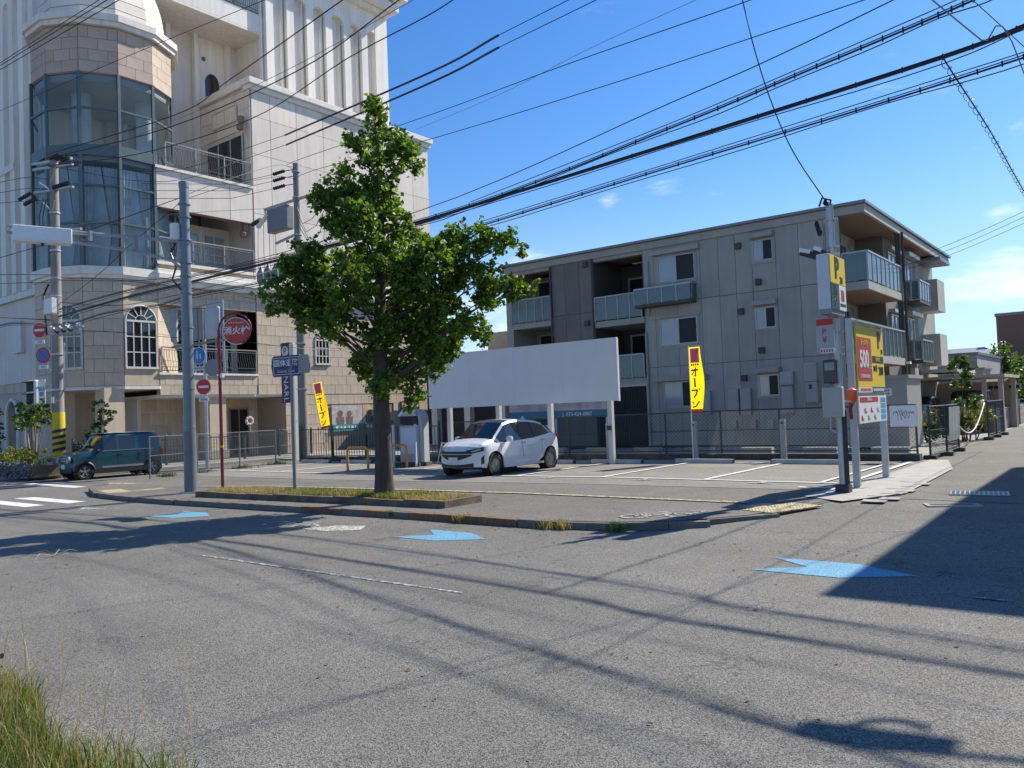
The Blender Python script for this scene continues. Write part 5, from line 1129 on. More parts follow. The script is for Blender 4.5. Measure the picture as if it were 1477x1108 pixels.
for s in (-1, 1):
    b = MB(); b.disc((1.70, s*.50, .77), (1, 0, 0), .115, .07, 20); b.build('headlight', LAMP, ck, smooth=40); b = MB(); b.tube([(1.735, s*.50+.12*math.cos(2*PI*k/20), .77+.12*math.sin(2*PI*k/20)) for k in range(21)], .014, 5, False); b.build('lamp_ring', RIM, ck)
    b = MB(); b.bx(-.9, .62, s*.742-.012, s*.742+.012, .40, .47); b.build('side_moulding', RIM, ck); b = MB(); b.bx(-1.2, 1.0, s*.742-.014, s*.742+.014, .22, .36); b.build('sill', BLK_T, ck)
    b = MB(); b.bx(-1.69, -1.60, s*.66-.05, s*.66+.05, .75, 1.0); b.build('tail_light', REDL, ck)
    b = MB(); b.bx(-1.3, .82, s*.71-.01, s*.71+.012, 1.02, 1.045); b.build('belt_trim', RIM, ck)
# parked cars under the carport
cs = dict(st=boxy, wx=(1.22, -1.24), wr=.30, wz=.30, W=.74, nose=.3, tail=.25, sweep=.12, zb=.23, belt=1.02, crease=.52, re=.1, glass=dict(cowl=.95, roof_front=.42, roof_rear=-1.35, tail=-1.66, side=[(.06, .86), (-.62, .0), (-1.3, -.72)]), mirror=(.74, 1.06), handles=((-.05, .9),), doors=(.82, .02))
big = [(a*1.15, b_, c*1.12, d*1.1, e*1.15, f*1.13) for a, b_, c, d, e, f in boxy]
c1, _, _ = car('white_van', 'white roofed tall car parked under the beige carport', (-6.4, 44.4, 0), rad(90), dict(cs, st=big, wx=(1.4, -1.42), W=.83, mirror=(.85, 1.17), glass=dict(cowl=1.09, roof_front=.48, roof_rear=-1.55, tail=-1.9, side=[(.06, .98), (-.7, .0), (-1.5, -.8)]), paint=paint('white_van_paint', (.6, .62, .64), 0)))
c2, _, _ = car('silver_blue_car', 'pale blue car parked behind the sapling, left of the carport', (-8.55, 44.0, 0), rad(90), dict(cs, paint=paint('silver_blue_paint', (.30, .38, .46), .5)))
# ------------------------------------------------------------------ poles and signs
PCON = mat('pole_concrete', (.27, .25, .22), .85, .25, 3, .3, 30, streak=.25, stretch=(1, 1, .3)); PST = mat('pole_steel_paint', (.165, .195, .225), .42, .12, 3, .05, 20, metal=.35)
PST_L = mat('pale_steel_pole', (.40, .42, .43), .4, .1, 6, metal=.5); INS = mat('black_insulator', (.015, .014, .018), .35, .1, 6); XARM = mat('galvanised_crossarm', (.42, .41, .37), .5, .2, 9, metal=.5)
HOUSE = mat('signal_housing', (.33, .35, .37), .45, .08, 6); SRED = mat('traffic_red', (.48, .02, .025), .45, .06, 6); SBLUE = mat('traffic_blue', (.012, .16, .46), .4, .06, 6); SIGNW = mat('sign_white', (.72, .72, .70), .45, .06, 6)
DKRED = mat('hydrant_pole_red', (.19, .015, .03), .4, .12, 6); NAVY = mat('navy_sign', (.012, .022, .12), .4, .08, 4); YELL = mat('sign_yellow', (.78, .56, .012), .5, .05, 6); YSTR = mat('hazard_yellow', (.62, .45, .03), .7, .15, 8); BACK = mat('sign_back_grey', (.22, .23, .235), .5, .1, 6, metal=.3)
def insul(t, p, q):      # string insulator from p to q
    p = Vector(p); q = Vector(q); d = q-p; b = MB(); pts = []; rs = []
    for k in range(13): pts.append(p+d*k/12); rs.append(.085 if k % 2 else .045)
    b.tube(pts, rs, 8); b.build('insulator', INS, t, world=True)
# concrete utility pole, left
px, py, pz = -33.4, 13.7, gz(-33)
u = thing('utility_pole', 'weathered concrete utility pole at the left with crossarms and a yellow-black striped foot', 'utility pole', (px, py, pz))
b = MB(); b.tube([(px, py, pz-.1), (px, py, 12.45)], [.23, .15], 18); b.build('shaft', PCON, u, world=True, smooth=40)
b = MB(); b.tube([(px, py, 1.75), (px, py, 2.35)], [.232, .230], 18); b.build('yellow_band', YSTR, u, world=True, smooth=40)
b = MB(); b.tube([(px, py, .55), (px, py, 1.75)], [.236, .233], 18); b.build('striped_guard', YSTR, u, world=True, smooth=40)
for k in range(5):
    b = MB(); R_ = .24
    for j in range(24):
        a0, a1 = 2*PI*j/24, 2*PI*(j+1)/24; z0 = .62+k*.24+(j % 24)/24*.24*1.0; z1 = z0+.01
        f = lambda a, z: (px+R_*math.cos(a), py+R_*math.sin(a), z)
        if z0+.13 < 1.80: b.quad(f(a0, z0), f(a1, z1), f(a1, z1+.12), f(a0, z0+.12))
    b.build('black_stripe', BLK_T, u, world=True)
for z, L_, dx in ((12.35, 2.6, -.2), (12.1, 2.6, -.1), (11.2, 3.0, -.3), (9.45, 2.4, .6)):
    b = MB(); b.bar((px-L_/2+dx, py-.2, z+.12), (px+L_/2+dx, py+.2, z-.12), .09); b.build('crossarm', XARM, u, world=True)
for z, x0, dx in ((12.3, .3, 1.0), (12.15, .8, .9), (12.0, 1.3, .8), (11.1, .5, 1.0), (11.05, 1.3, .8), (11.3, -1.5, -1.0), (11.0, -1.0, -1.0)): insul(u, (px+x0, py-.25, z), (px+x0+dx, py-.35, z-.12))
for a, z in ((.6, 11.9), (-.7, 10.8), (.5, 10.6), (-.9, 11.6)): b = MB(); b.bar((px, py-.12, z-.5), (px+a, py-.2, z), .04); b.build('brace', XARM, u, world=True)
for z in (10.2, 8.7, 7.6, 6.9, 6.3, 5.5, 4.6, 3.2): b = MB(); b.cyl(px, py, z, z+.06, .235 if z < 6 else .2, n=16); b.build('band', gal, u, world=True)
for k in range(10): z = 2.6+k*.9; s = 1 if k % 2 else -1; b = MB(); b.tube([(px, py, z), (px+s*.38, py-.1, z)], .012, 6); b.build('step_bolt', gal, u, world=True)
b = MB(); b.tube([(px-.55, py-.2, 10.9), (px-.8, py-.25, 10.2), (px-.75, py-.25, 9.5), (px-.3, py-.2, 9.0)], .022, 6); b.tube([(px-.3, py-.2, 10.8), (px-.5, py-.25, 10.1), (px-.45, py-.25, 9.6), (px-.15, py-.2, 9.1)], .022, 6); b.build('jumper', INS, u, world=True)
b = MB(); b.tube([(px-.2, py-.2, 7.4), (px-.55, py-.25, 7.0), (px-.35, py-.28, 6.2), (px-.25, py-.28, 5.4)], .04, 6); b.build('cable_loop', INS, u, world=True)
b = MB(); b.bx(px+.05, px+.75, py-.5, py-.3, 6.15, 6.75); b.build('junction_box', SIGNW, u, world=True, bevel=.02)
b = MB(); b.tube([(px+.26, py-.1, 2.8), (px+.9, py-.15, 3.2), (px+1.0, py-.15, 5.0)], .035, 6); b.build('conduit', gal, u, world=True)
b = MB(); b.bx(px-.02, px+.2, py-.26, py-.23, 2.7, 2.95); b.build('tag_plate', SIGNW, u, world=True)
# horizontal vehicle signal on the concrete pole, hoods towards the street
v = thing('vehicle_signal', 'horizontal three-lamp vehicle signal seen from the side, clamped to the concrete pole', 'traffic light', (px+.2, py-.3, 5.5), rad(8))
b = MB(); b.bx(.35, 1.75, -.1, .12, -.22, .22); b.build('housing', HOUSE, v, bevel=.05)
b = MB(); b.bar((0, 0, .1), (.4, 0, .1), .06); b.bar((0, 0, -.1), (.4, 0, -.1), .06); b.bar((1.7, 0, 0), (2.1, 0, .02), .06); b.build('bracket', gal, v)
for k in range(3):
    x = .6+k*.44; b = MB(); b.disc((x, -.11, 0), (0,1,0), .15, .03, 20); b.build('lens', DARK, v)
    b = MB(); n = 12; vs = []
    for j in range(n+1):
        a = rad(-10+200*j/n); L_ = .38
        vs += [(x+.17*math.cos(a), -.1, .17*math.sin(a)), (x+.17*math.cos(a), -.1-L_*max(.15, math.sin(a)*.6+.4), .17*math.sin(a)-.05)]
    b.add(vs, [(2*j, 2*j+2, 2*j+3, 2*j+1) for j in range(n)]); o = b.build('hood', SIGNW, v, smooth=50); o.data.materials.append(BLK_T)
# pedestrian signal and notice at the concrete pole
pd = thing('pedestrian_signal', 'grey pedestrian signal with two dark windows left of the concrete pole', 'traffic light', (-35.2, 13.5, 3.2))
b = MB(); b.bx(-.42, .42, -.12, .15, -.5, .5); b.build('housing', SIGNW, pd, bevel=.06)
for z in (-.25, .23): b = MB(); b.bx(-.33, .33, -.14, -.12, z-.19, z+.19); b.build('window', DARK, pd, bevel=.02); b = MB(); b.bx(-.38, .38, -.30, -.12, z+.19, z+.22); b.build('visor', BLK_T, pd)
b = MB(); b.bar((.4, 0, .2), (1.7, .1, .2), .05); b.build('arm', gal, pd)
nt_ = thing('notice_panel', 'white panel of square blue characters between the pedestrian signal and the concrete pole', 'sign', (-34.25, 13.45, 3.2))
b = MB(); b.bx(-.3, .3, -.02, .02, -.48, .48); b.build('panel', SIGNW, nt_, bevel=.01)
text('lettering', '歩行者\n専用', .2, nt_, (0, -.03, 0), (1,0,0), (0,0,1), SBLUE)
def round_sign(name, label, loc, ang, kind, r=.3, plate=None, group=None, tilt=0):
    """disc facing local -y"""
    t = thing(name, label, 'sign', loc, ang, group)
    b = MB(); b.disc((0, 0, 0), (0,1,0), r, .015, 32); b.build('disc', {'noentry': SRED, 'nopark': SRED, 'ped': SBLUE}[kind], t)
    b = MB(); b.disc((0, .012, 0), (0,1,0), r*.98, .006, 28); b.build('back', BACK, t)
    if kind == 'noentry': b = MB(); b.bx(-r*.68, r*.68, -.012, -.008, -r*.14, r*.14); b.build('bar', SIGNW, t); b = MB(); ringv(b, r*.99, r*.93, -.0085); b.build('rim', SIGNW, t)
    if kind == 'nopark': b = MB(); b.disc((0, -.009, 0), (0,1,0), r*.8, .004, 28); b.build('blue_field', SBLUE, t); b = MB(); b.bar((-r*.57, -.013, r*.57), (r*.57, -.013, -r*.57), r*.17, .003, (0,1,0)); b.build('slash', SRED, t)
    if kind == 'ped':
        b = MB(); ringv(b, r*.99, r*.93, -.0085)
        b.disc((-.05, -.01, r*.45), (0,1,0), .035, .004, 10); b.bar((-.05, -.01, .1), (-.06, -.01, -.12), .055, .004); b.bar((-.06, -.01, -.1), (-.12, -.01, -.24), .03, .004); b.bar((-.06, -.01, -.1), (0, -.01, -.24), .03, .004)
        b.disc((.09, -.01, r*.15), (0,1,0), .028, .004, 10); b.bar((.09, -.01, .02), (.1, -.01, -.12), .05, .004); b.bar((.1, -.01, -.1), (.07, -.01, -.22), .025, .004); b.bar((-.05, -.01, .06), (.09, -.01, -.03), .022, .004); b.build('figures', SIGNW, t)
    if plate:
        z, w, txt = plate; b = MB(); b.bx(-w/2, w/2, -.012, .002, z-.075, z+.075); p = b.build('plate', SIGNW, t); text('lettering', txt, .09, p, (0, -.016, z), (1,0,0), (0,0,1), SBLUE)
    return t
def ringv(b, r1, r0, y, n=32):
    for k in range(n):
        a0, a1 = 2*PI*k/n, 2*PI*(k+1)/n; b.quad((r0*math.cos(a0), y, r0*math.sin(a0)), (r1*math.cos(a0), y, r1*math.sin(a0)), (r1*math.cos(a1), y, r1*math.sin(a1)), (r0*math.cos(a1), y, r0*math.sin(a1)))
round_sign('road_sign', 'red no-entry disc with a small plate, left of the concrete pole', (-34.25, 13.4, 5.65), rad(25), 'noentry', .33, (-.47, .45, 'この先'))
round_sign('road_sign', 'blue no-parking disc with red rim, below the no-entry disc on the concrete pole', (-33.95, 13.4, 4.62), rad(30), 'nopark', .31, (-.46, .4, '8-20'))
# transformer pole
px, py, pz = -28.8, 21.85, gz(-28)
u = thing('transformer_pole', 'slim grey concrete utility pole carrying a transformer, left of the tree', 'utility pole', (px, py, pz))
b = MB(); b.tube([(px, py, pz-.1), (px, py, 13.0)], [.22, .13], 16); b.build('shaft', PCON, u, world=True, smooth=40)
b = MB(); b.bx(px-1.75, px-.3, py-.35, py+.05, 9.95, 11.2); b.v = [(x, y, z+(.18 if (x < px-1.2 and z < 10.5) or (x > px-.6 and z < 10.5) else 0)) for x, y, z in b.v]; b.build('transformer', mat('transformer_grey', (.20, .22, .24), .5, .12, 5, metal=.2), u, world=True, bevel=.04)
b = MB(); b.bar((px-2.1, py-.2, 11.3), (px+2.3, py+.2, 11.5), .1); b.build('crossarm', XARM, u, world=True)
b = MB(); b.bar((px-1.6, py, 9.7), (px+.1, py, 9.9), .09); b.bar((px-1.9, py-.3, 11.3), (px-1.9, py-.3, 10.7), .06); b.build('crossarm', XARM, u, world=True)
for z in (12.75, 12.45, 12.1):
    insul(u, (px-.55, py-.2, z), (px-1.25, py-.3, z-.03)); b = MB(); b.tube([(px, py, z), (px-.55, py-.2, z)], .02, 5); b.tube([(px-1.25, py-.3, z-.03), (px-3.2, py-1.2, z-.25), (px-5.0, py-4.4, z-.5)], .012, 4, False); b.build('tap_wire', INS, u, world=True)
b = MB(); b.tube([(px-2.5, py-.3, 10.55), (px-1.7, py-.3, 11.0)], .1, 8); b.build('cutout_fuse', SIGNW, u, world=True); b = MB(); b.tube([(px-2.9, py-.3, 10.75), (px-2.3, py-.3, 10.85)], .11, 8); b.build('cutout_fuse', INS, u, world=True)
for k in range(5): b = MB(); x = px-2.9+k*.42; b.tube([(x, py-.3, 10.6), (x-.1+k*.03, py-.3, 9.4), (x, py-.3, 8.2)], .013, 4); b.build('lead', INS, u, world=True)
for k in range(5): b = MB(); x = px-2.5+k*.55; b.lathe([(.1, -.3), (.2, -.25), (.22, .1), (.1, .3), (.04, .45)], (x, py-.2, 8.3+.05*(k % 2)), 10); b.build('arrester', BACK, u, world=True, smooth=40)
b = MB(); b.bar((px-2.9, py, 8.0), (px+2.0, py, 8.05), .09); b.build('crossarm', XARM, u, world=True)
for k in range(4): b = MB(); z = 11.0-k*.25; b.tube([(px+.15, py-.1, z), (px+.6+k*.2, py-.15, z-.8-k*.15), (px+1.2+k*.25, py-.15, z-.7-k*.1), (px+2.0, py-.1, z-.2)], .014, 5); b.build('jumper', INS, u, world=True)
for z in (12.6, 11.45, 9.8, 7.3, 5.0, 3.0): b = MB(); b.cyl(px, py, z, z+.06, .24 if z < 6 else .19, n=14); b.build('band', gal, u, world=True)
# blue parking pillar sign
u = thing('parking_pillar_sign', 'tall navy pillar sign with a white P roundel, by the transformer pole', 'sign', (-30.1, 22.2, gz(-30)))
b = MB(); b.bx(.12, .42, -.12, .12, 0, 5.25); b.build('post', PW, u, bevel=.01)
b = MB(); b.bx(-.52, .11, -.1, .08, 2.6, 5.32); pn = b.build('panel', NAVY, u, bevel=.01)
b = MB(); b.disc((-.2, -.105, 4.93), (0,1,0), .24, .01, 24); b.build('roundel', SIGNW, pn); text('letter', 'P', .42, pn, (-.2, -.118, 4.92), (1,0,0), (0,0,1), NAVY)
text('arrow', '→', .4, pn, (-.2, -.106, 4.4), (1,0,0), (0,0,1), SIGNW); text('lettering', 'LNARL', .48, pn, (-.2, -.106, 3.35), (0,0,-1), (1,0,0), SIGNW)
# steel lamp pole with box lamp
px, py, pz = -19.5, 11.2, gz(-19.5)
u = thing('lamp_pole', 'thick blue-grey steel pole at the left end of the planter, holding a box street lamp', 'lamp post', (px, py, pz))
b = MB(); b.tube([(px, py, pz-.1), (px, py, 1.5)], [.165, .160], 20); b.build('base_sleeve', mat('pole_base_paint', (.13, .15, .175), .5, .15, 4, .1, 30), u, world=True, smooth=40)
b = MB(); b.tube([(px, py, 1.5), (px, py, 7.95)], [.150, .118], 20); b.lathe([(.13, 7.9), (.13, 8.05), (.11, 8.07)], (px, py, 0), 18); b.build('shaft', PST, u, world=True, smooth=40)
tip = Vector((-20.75, 7.45, 6.42)); root_ = Vector((px, py, 6.42)); d = (tip-root_).normalized()
b = MB(); b.tube([root_+Vector((0,0,.05)), tip+Vector((0,0,.1))], .04, 8); b.build('arm_pipe', gal, u, world=True)
b = MB(); b.tube([root_+Vector((0,0,-.75)), root_+d*.35+Vector((0,0,-.45)), root_+d*1.3+Vector((0,0,-.28)), tip+Vector((0,0,-.06))], .04, 8); b.build('arm_pipe', gal, u, world=True)
for t_ in (1.2, 2.2, 3.3): q = root_+d*t_; b = MB(); b.bx(q.x-.05, q.x+.05, q.y-.05, q.y+.05, q.z-.12 if t_ > 1.5 else q.z-.3, q.z+.14); b.build('clamp', BACK, u, world=True)
a0 = root_+d*2.62; a1 = root_+d*3.85; n_ = Vector((-d.y, d.x, 0))*.17
lb = MB(); prof = [(-1, -.18), (-.9, -.26), (.9, -.26), (1, -.18), (.95, .12), (-.95, .12)]
lb.extr([a0+n_*p+Vector((0,0,q)) for p, q in prof], a1-a0); lamp = lb.build('lamp_box', mat('lamp_box_white', (.66, .68, .71), .45, .05, 4), u, world=True, bevel=.02)
b = MB(); q = (a0+a1)/2; b.lathe([(.03, -.33), (.045, -.26)], (q.x, q.y, q.z), 10); b.build('photo_sensor', INS, lamp, world=True)
b = MB(); b.tube([a0-d*.5-n_*1.08+Vector((0,0,.06)), a1-n_*1.08+Vector((0,0,.06))], .022, 6); b.tube([a0-d*.5-n_*1.08+Vector((0,0,-.06)), a1-n_*1.08+Vector((0,0,-.06))], .022, 6); b.build('support_rails', BACK, lamp, world=True)
b = MB(); b.bx(px-.2, px+.0, py-.32, py-.14, 6.5, 6.95); b.build('control_box', SIGNW, u, world=True, bevel=.03)
b = MB(); b.tube([(px-.1, py-.2, 6.45), (px-.3, py-.25, 6.2), (px-.12, py-.2, 5.8), (px-.28, py-.22, 5.5), (px, py-.16, 5.2)], .025, 6); b.build('cable_loop', INS, u, world=True)
for z in (7.45, 7.1, 6.5, 5.9, 5.55, 5.1, 4.2, 2.6, 1.6): b = MB(); b.cyl(px, py, z, z+.04, .158, n=18); b.build('band', BACK, u, world=True)
b = MB(); b.disc((px, py, pz+.02), (0,0,1), .26, .04, 20); b.build('base_plate', gal, u, world=True)
# far corner sign post with the signal heads
sx, sy, sz = -28.72, 17.2, gz(-28)
u = thing('signal_post', 'slim pale post carrying road signs, between the lamp pole and the red pole', 'signal post', (sx, sy, sz))
b = MB(); b.tube([(sx, sy, sz), (sx, sy, 5.0)], .07, 12); b.build('shaft', PST_L, u, world=True, smooth=40)
b = MB(); b.tube([(sx-2.2, sy-.1, 4.85), (sx+1.5, sy, 4.85)], .05, 8); b.build('cross_pipe', BACK, u, world=True); b = MB(); b.tube([(sx-2.2, sy-.1, 6.35), (sx+1.3, sy, 6.3)], .045, 8); b.build('cross_pipe', gal, u, world=True); b = MB(); b.tube([(sx+1.35, sy, 3.6), (sx+1.3, sy, 6.4)], .05, 8); b.build('side_pipe', PST_L, u, world=True)
sh = thing('vertical_signal', 'upright signal head with dark hoods seen from behind, left of the lamp pole', 'traffic light', (-30.9, 17.1, 5.7), rad(-35))
b = MB(); b.bx(-.26, .26, -.05, .2, -.65, .65); b.build('housing', HOUSE, sh, bevel=.05)
for z in (-.4, 0, .4): b = MB(); b.tube([(-.25, .0+.1, z), (-.55, .0+.1, z-.04)], [.17, .17], 12, False); b.build('hood', BLK_T, sh)
bd = thing('traffic_board', 'tall brown-grey back of a signal board just right of the lamp pole', 'sign', (-28.95, 17.05, 5.56)); b = MB(); b.bx(-.42, .42, -.04, .04, -.6, .6); b.build('board', BACK, bd, bevel=.02); b = MB(); b.bx(-.12, .12, -.06, -.04, -.62, .62); b.build('stiffener', PST, bd)
bd = thing('traffic_board', 'rounded pale grey back of a signal housing beside the red hydrant disc', 'sign', (-27.85, 17.05, 5.55)); b = MB(); b.bx(-.46, .46, -.12, .12, -.62, .62); b.build('housing', mat('pale_housing', (.42, .45, .48), .45, .06, 5), bd, bevel=.1)
round_sign('road_sign', 'round blue pedestrian and child sign beside the lamp pole, with a white plate under it', (-28.92, 17.05, 4.35), rad(22), 'ped', .34, (-.5, .5, '自転車を除く'))
round_sign('road_sign', 'round red no-entry sign on the slim pale post, above the dark arcade', (-28.6, 17.05, 3.12), rad(28), 'noentry', .32, (-.5, .42, '軽車両'))
t = thing('round_sign_back', 'grey round back of a traffic sign on the slim pale post, under the blue disc', 'sign', (-28.35, 17.3, 3.85), rad(35)); b = MB(); b.disc((0, 0, 0), (0,1,0), .33, .02, 28); b.build('disc', BACK, t)
# fire hydrant sign
px, py, pz = -19.13, 11.87, gz(-19)
px, py = -19.0, 11.8
u = thing('hydrant_sign', 'dark red pole whose hooped top holds the round red 消火栓 fire hydrant disc', 'sign', (px, py, gz(px)))
ex, ey = .74, .67
arc = [(px, py, gz(px)), (px, py, 4.15)]+[(px+(.42-.42*math.cos(a))*ex, py+(.42-.42*math.cos(a))*ey, 4.15+.42*math.sin(a)) for a in [PI*k/10 for k in range(1, 11)]]+[(px+.76*ex, py+.76*ey, 3.9), (px+.6*ex, py+.6*ey, 3.76)]
b = MB(); b.tube(arc[:2], .042, 12); b.build('pole', DKRED, u, world=True, smooth=40); b = MB(); b.tube(arc[1:], .026, 8); b.build('hoop', DKRED, u, world=True, smooth=60)
b = MB(); c = Vector((px+.46*ex, py+.46*ey, 4.1)); nn_ = Vector((ey, -ex, 0)); b.disc(c, nn_, .36, .02, 36); dsc = b.build('disc', mat('hydrant_red', (.60, .045, .035), .4, .05, 5), u, world=True)
b = MB(); b.tube([c+nn_*.012+Vector((.355*math.cos(a)*ex, .355*math.cos(a)*ey, .355*math.sin(a))) for a in [2*PI*k/32 for k in range(33)]], .012, 5, False); b.build('white_rim', SIGNW, dsc, world=True)
text('lettering', '消火栓', .225, dsc, (c.x-px+nn_.x*.014, c.y-py+nn_.y*.014, c.z-gz(px)+.0), (ex, ey, 0), (0,0,1), SIGNW, bold=.006); text('small_lettering', 'FIRE HYDRANT', .06, dsc, (c.x-px+nn_.x*.014, c.y-py+nn_.y*.014, c.z-gz(px)+.22), (ex, ey, 0), (0,0,1), SIGNW)
for z in (3.3, 2.7, 1.05, .95): b = MB(); b.cyl(px, py, z, z+.05, .05, n=12); b.build('band', YSTR if abs(z-1.05) < .02 else DKRED, u, world=True)
b = MB(); b.bx(px+.05, px+.16, py-.03, py+.03, 2.88, 2.98); b.build('tag', SIGNW, u, world=True)
# street name sign
px, py = -15.2, 11.25
u = thing('street_name_sign', 'navy street name plates on a slim grey pole in the planter, left of the tree', 'sign', (px, py, gz(px)))
b = MB(); b.tube([(px, py, gz(px)), (px, py, 3.18)], .042, 12); b.build('pole', mat('grey_sign_pole', (.22, .225, .22), .5, .1, 6, metal=.2), u, world=True, smooth=40)
M0 = Matrix.Translation((0, -.06, 2.94-gz(px)))
def plate_(w, h, ang, dx, m, mm, face=True):
    b = MB(); hw = w/2; b.extr([(-hw, 0, -h*.42), (-hw+.03, 0, -h*.5), (hw-.03, 0, -h*.5), (hw, 0, -h*.42), (hw+.05, 0, 0), (hw, 0, h*.42), (hw-.03, 0, h*.5), (-hw+.03, 0, h*.5), (-hw, 0, h*.42), (-hw-.04, 0, 0)], (0, .025, 0)); b.xf(Matrix.Translation((dx, -.05, 2.94-gz(px))) @ Matrix.Rotation(ang, 4, 'Z')); return b.build('plate', m, u)
p = plate_(.80, .48, rad(14), -.12, NAVY, None)
b = MB(); [b.bar(Vector((-.12, -.05, 2.94-gz(px)))+Matrix.Rotation(rad(14), 3, 'Z') @ Vector(q0), Vector((-.12, -.05, 2.94-gz(px)))+Matrix.Rotation(rad(14), 3, 'Z') @ Vector(q1), .012, .006, (0,1,0)) for q0, q1 in (((-.36, -.005, .19), (.36, -.005, .19)), ((-.36, -.005, -.19), (.36, -.005, -.19)), ((-.36, -.005, -.19), (-.36, -.005, .19)), ((.36, -.005, -.19), (.36, -.005, .19)))]; b.build('white_border', SIGNW, p)
o_ = Vector((-.12, -.058, 3.0-gz(px))); ux_ = (math.cos(rad(14)), math.sin(rad(14)), 0)
text('lettering', '国体道路', .175, p, o_, ux_, (0,0,1), SIGNW, bold=.003); text('small_lettering', 'Kokutai Doro', .085, p, o_-Vector((0, 0, .18)), ux_, (0,0,1), SIGNW)
plate_(.5, .42, rad(-14), .52, BACK, None)

# ------------------------------------------------------------------ steel pole with parking lightbox, right
px, py = -4.29, 15.03
u = thing('sign_pole', 'slim galvanised steel pole at the car park corner with cameras and a meter box', 'pole', (px, py, .02))
b = MB(); b.tube([(px, py, 0), (px, py, 5.25)], [.075, .062], 16); b.build('shaft', PST_L, u, world=True, smooth=40)
b = MB(); b.bx(px-.12, px+.12, py-.14, py+.1, 0, .17); b.build('base_boot', DARK, u, world=True, bevel=.02); b = MB(); b.tube([(px+.085, py-.06, .1), (px+.085, py-.06, 1.5)], .04, 8); b.build('conduit', DARK, u, world=True)
b = MB(); b.bx(px-.24, px+.11, py-.22, py-.07, 1.38, 1.92); bxx = b.build('meter_cabinet', METERM, u, world=True, bevel=.015); b = MB(); b.bx(px-.21, px+.08, py-.23, py-.22, 1.42, 1.88); b.build('cabinet_door', METERM, bxx, world=True)
b = MB(); b.bx(px-.2, px+.05, py-.24, py-.08, 1.98, 2.42); mt = b.build('power_meter', mat('meter_black', (.04, .042, .045), .3, .1, 6), u, world=True, bevel=.03); b = MB(); b.bx(px-.16, px+.01, py-.25, py-.24, 2.22, 2.36); b.build('meter_dial', mat('meter_face', (.25, .27, .28), .3), mt, world=True)
b = MB(); b.tube([(px-.12, py-.15, 1.38), (px-.14, py-.14, 1.15), (px-.05, py-.05, 1.1)], .018, 6); b.build('flex_pipe', gal, u, world=True)
b = MB(); b.tube([(px-.09, py-.05, 2.45), (px-.09, py-.05, 4.9)], .014, 6); b.build('cable', BACK, u, world=True)
for z in (4.95, 4.45, 4.3, 3.2, 2.9, 2.62, 2.5): b = MB(); b.cyl(px, py, z, z+.03, .082, n=14); b.bx(px+.06, px+.14, py-.04, py+.0, z, z+.03); b.build('band', gal, u, world=True)
b = MB(); b.tube([(px, py, 5.2), (px+.06, py-.1, 5.3), (px-.05, py-.25, 5.33), (px-.12, py-.2, 5.2)], .02, 6); b.lathe([(.03, 5.22), (.06, 5.27), (.03, 5.33)], (px-.03, py-.1, 0), 8); b.build('cable_head', INS, u, world=True)
for k in range(3): b = MB(); b.lathe([(.03, -.06), (.05, 0), (.03, .06)], (px-.2+k*.02, py-.12, 4.9-k*.08), 8); b.build('insulator', INS, u, world=True)
for k in range(2):
    b = MB(); b.bar((px-.5+k*.26, py-.18, 4.43+.02*k), (px-.15+k*.1, py-.12, 4.28), .1, .12); o = b.build('floodlight', DARK, u, world=True, bevel=.01); b = MB(); b.bar((px-.5+k*.26, py-.24, 4.46), (px-.32+k*.2, py-.22, 4.40), .08, .07); b.build('floodlight_face', SIGNW, o, world=True)
b = MB(); b.bar((px-.3, py-.1, 4.3), (px+.15, py-.05, 4.33), .03); b.build('light_bracket', gal, u, world=True)
# the lightbox faces the alley (+X)
lbx = thing('parking_lightbox', 'white lightbox with a yellow P 24 face hanging on the steel pole', 'sign', (-4.21, 14.62, 3.2)); X_ = .12
b = MB(); b.bx(-.11, .11, -.44, .44, .06, 1.02); b.build('case', mat('lightbox_case', (.55, .57, .60), .45, .04, 5), lbx, bevel=.02)
b = MB(); b.bx(.11, .122, -.43, .43, .52, 1.01); yf = b.build('yellow_face', YELL, lbx)
text('letter', 'P', .50, yf, (.124, -.06, .78), (0,1,0), (0,0,1), BLK_T, bold=.02); text('digits', '24', .17, yf, (.124, .17, .60), (0,1,0), (0,0,1), BLK_T, bold=.006)
b = MB(); b.bx(.11, .122, -.43, .02, .07, .51); db = b.build('status_display', mat('status_dark_green', (.02, .045, .03), .4, .3, 9), lbx); text('characters', '満\n空', .2, db, (.124, -.2, .29), (0,1,0), (0,0,1), mat('display_green', (.06, .13, .06), .5))
b = MB(); b.bx(.11, .121, .03, .43, .07, .51); wf = b.build('white_face', SIGNW, lbx); text('mark', 'n', .34, wf, (.123, .23, .36), (0,1,0), (0,0,1), RED, bold=.02); b = MB(); [b.bx(.121, .123, .06+k*.05, .095+k*.05, .13, .19) for k in range(7)]; b.build('small_lettering', BLK_T, wf)
b = MB(); b.bx(-.1, .1, -.40, .40, -.02, .06); b.build('underside', BACK, lbx)
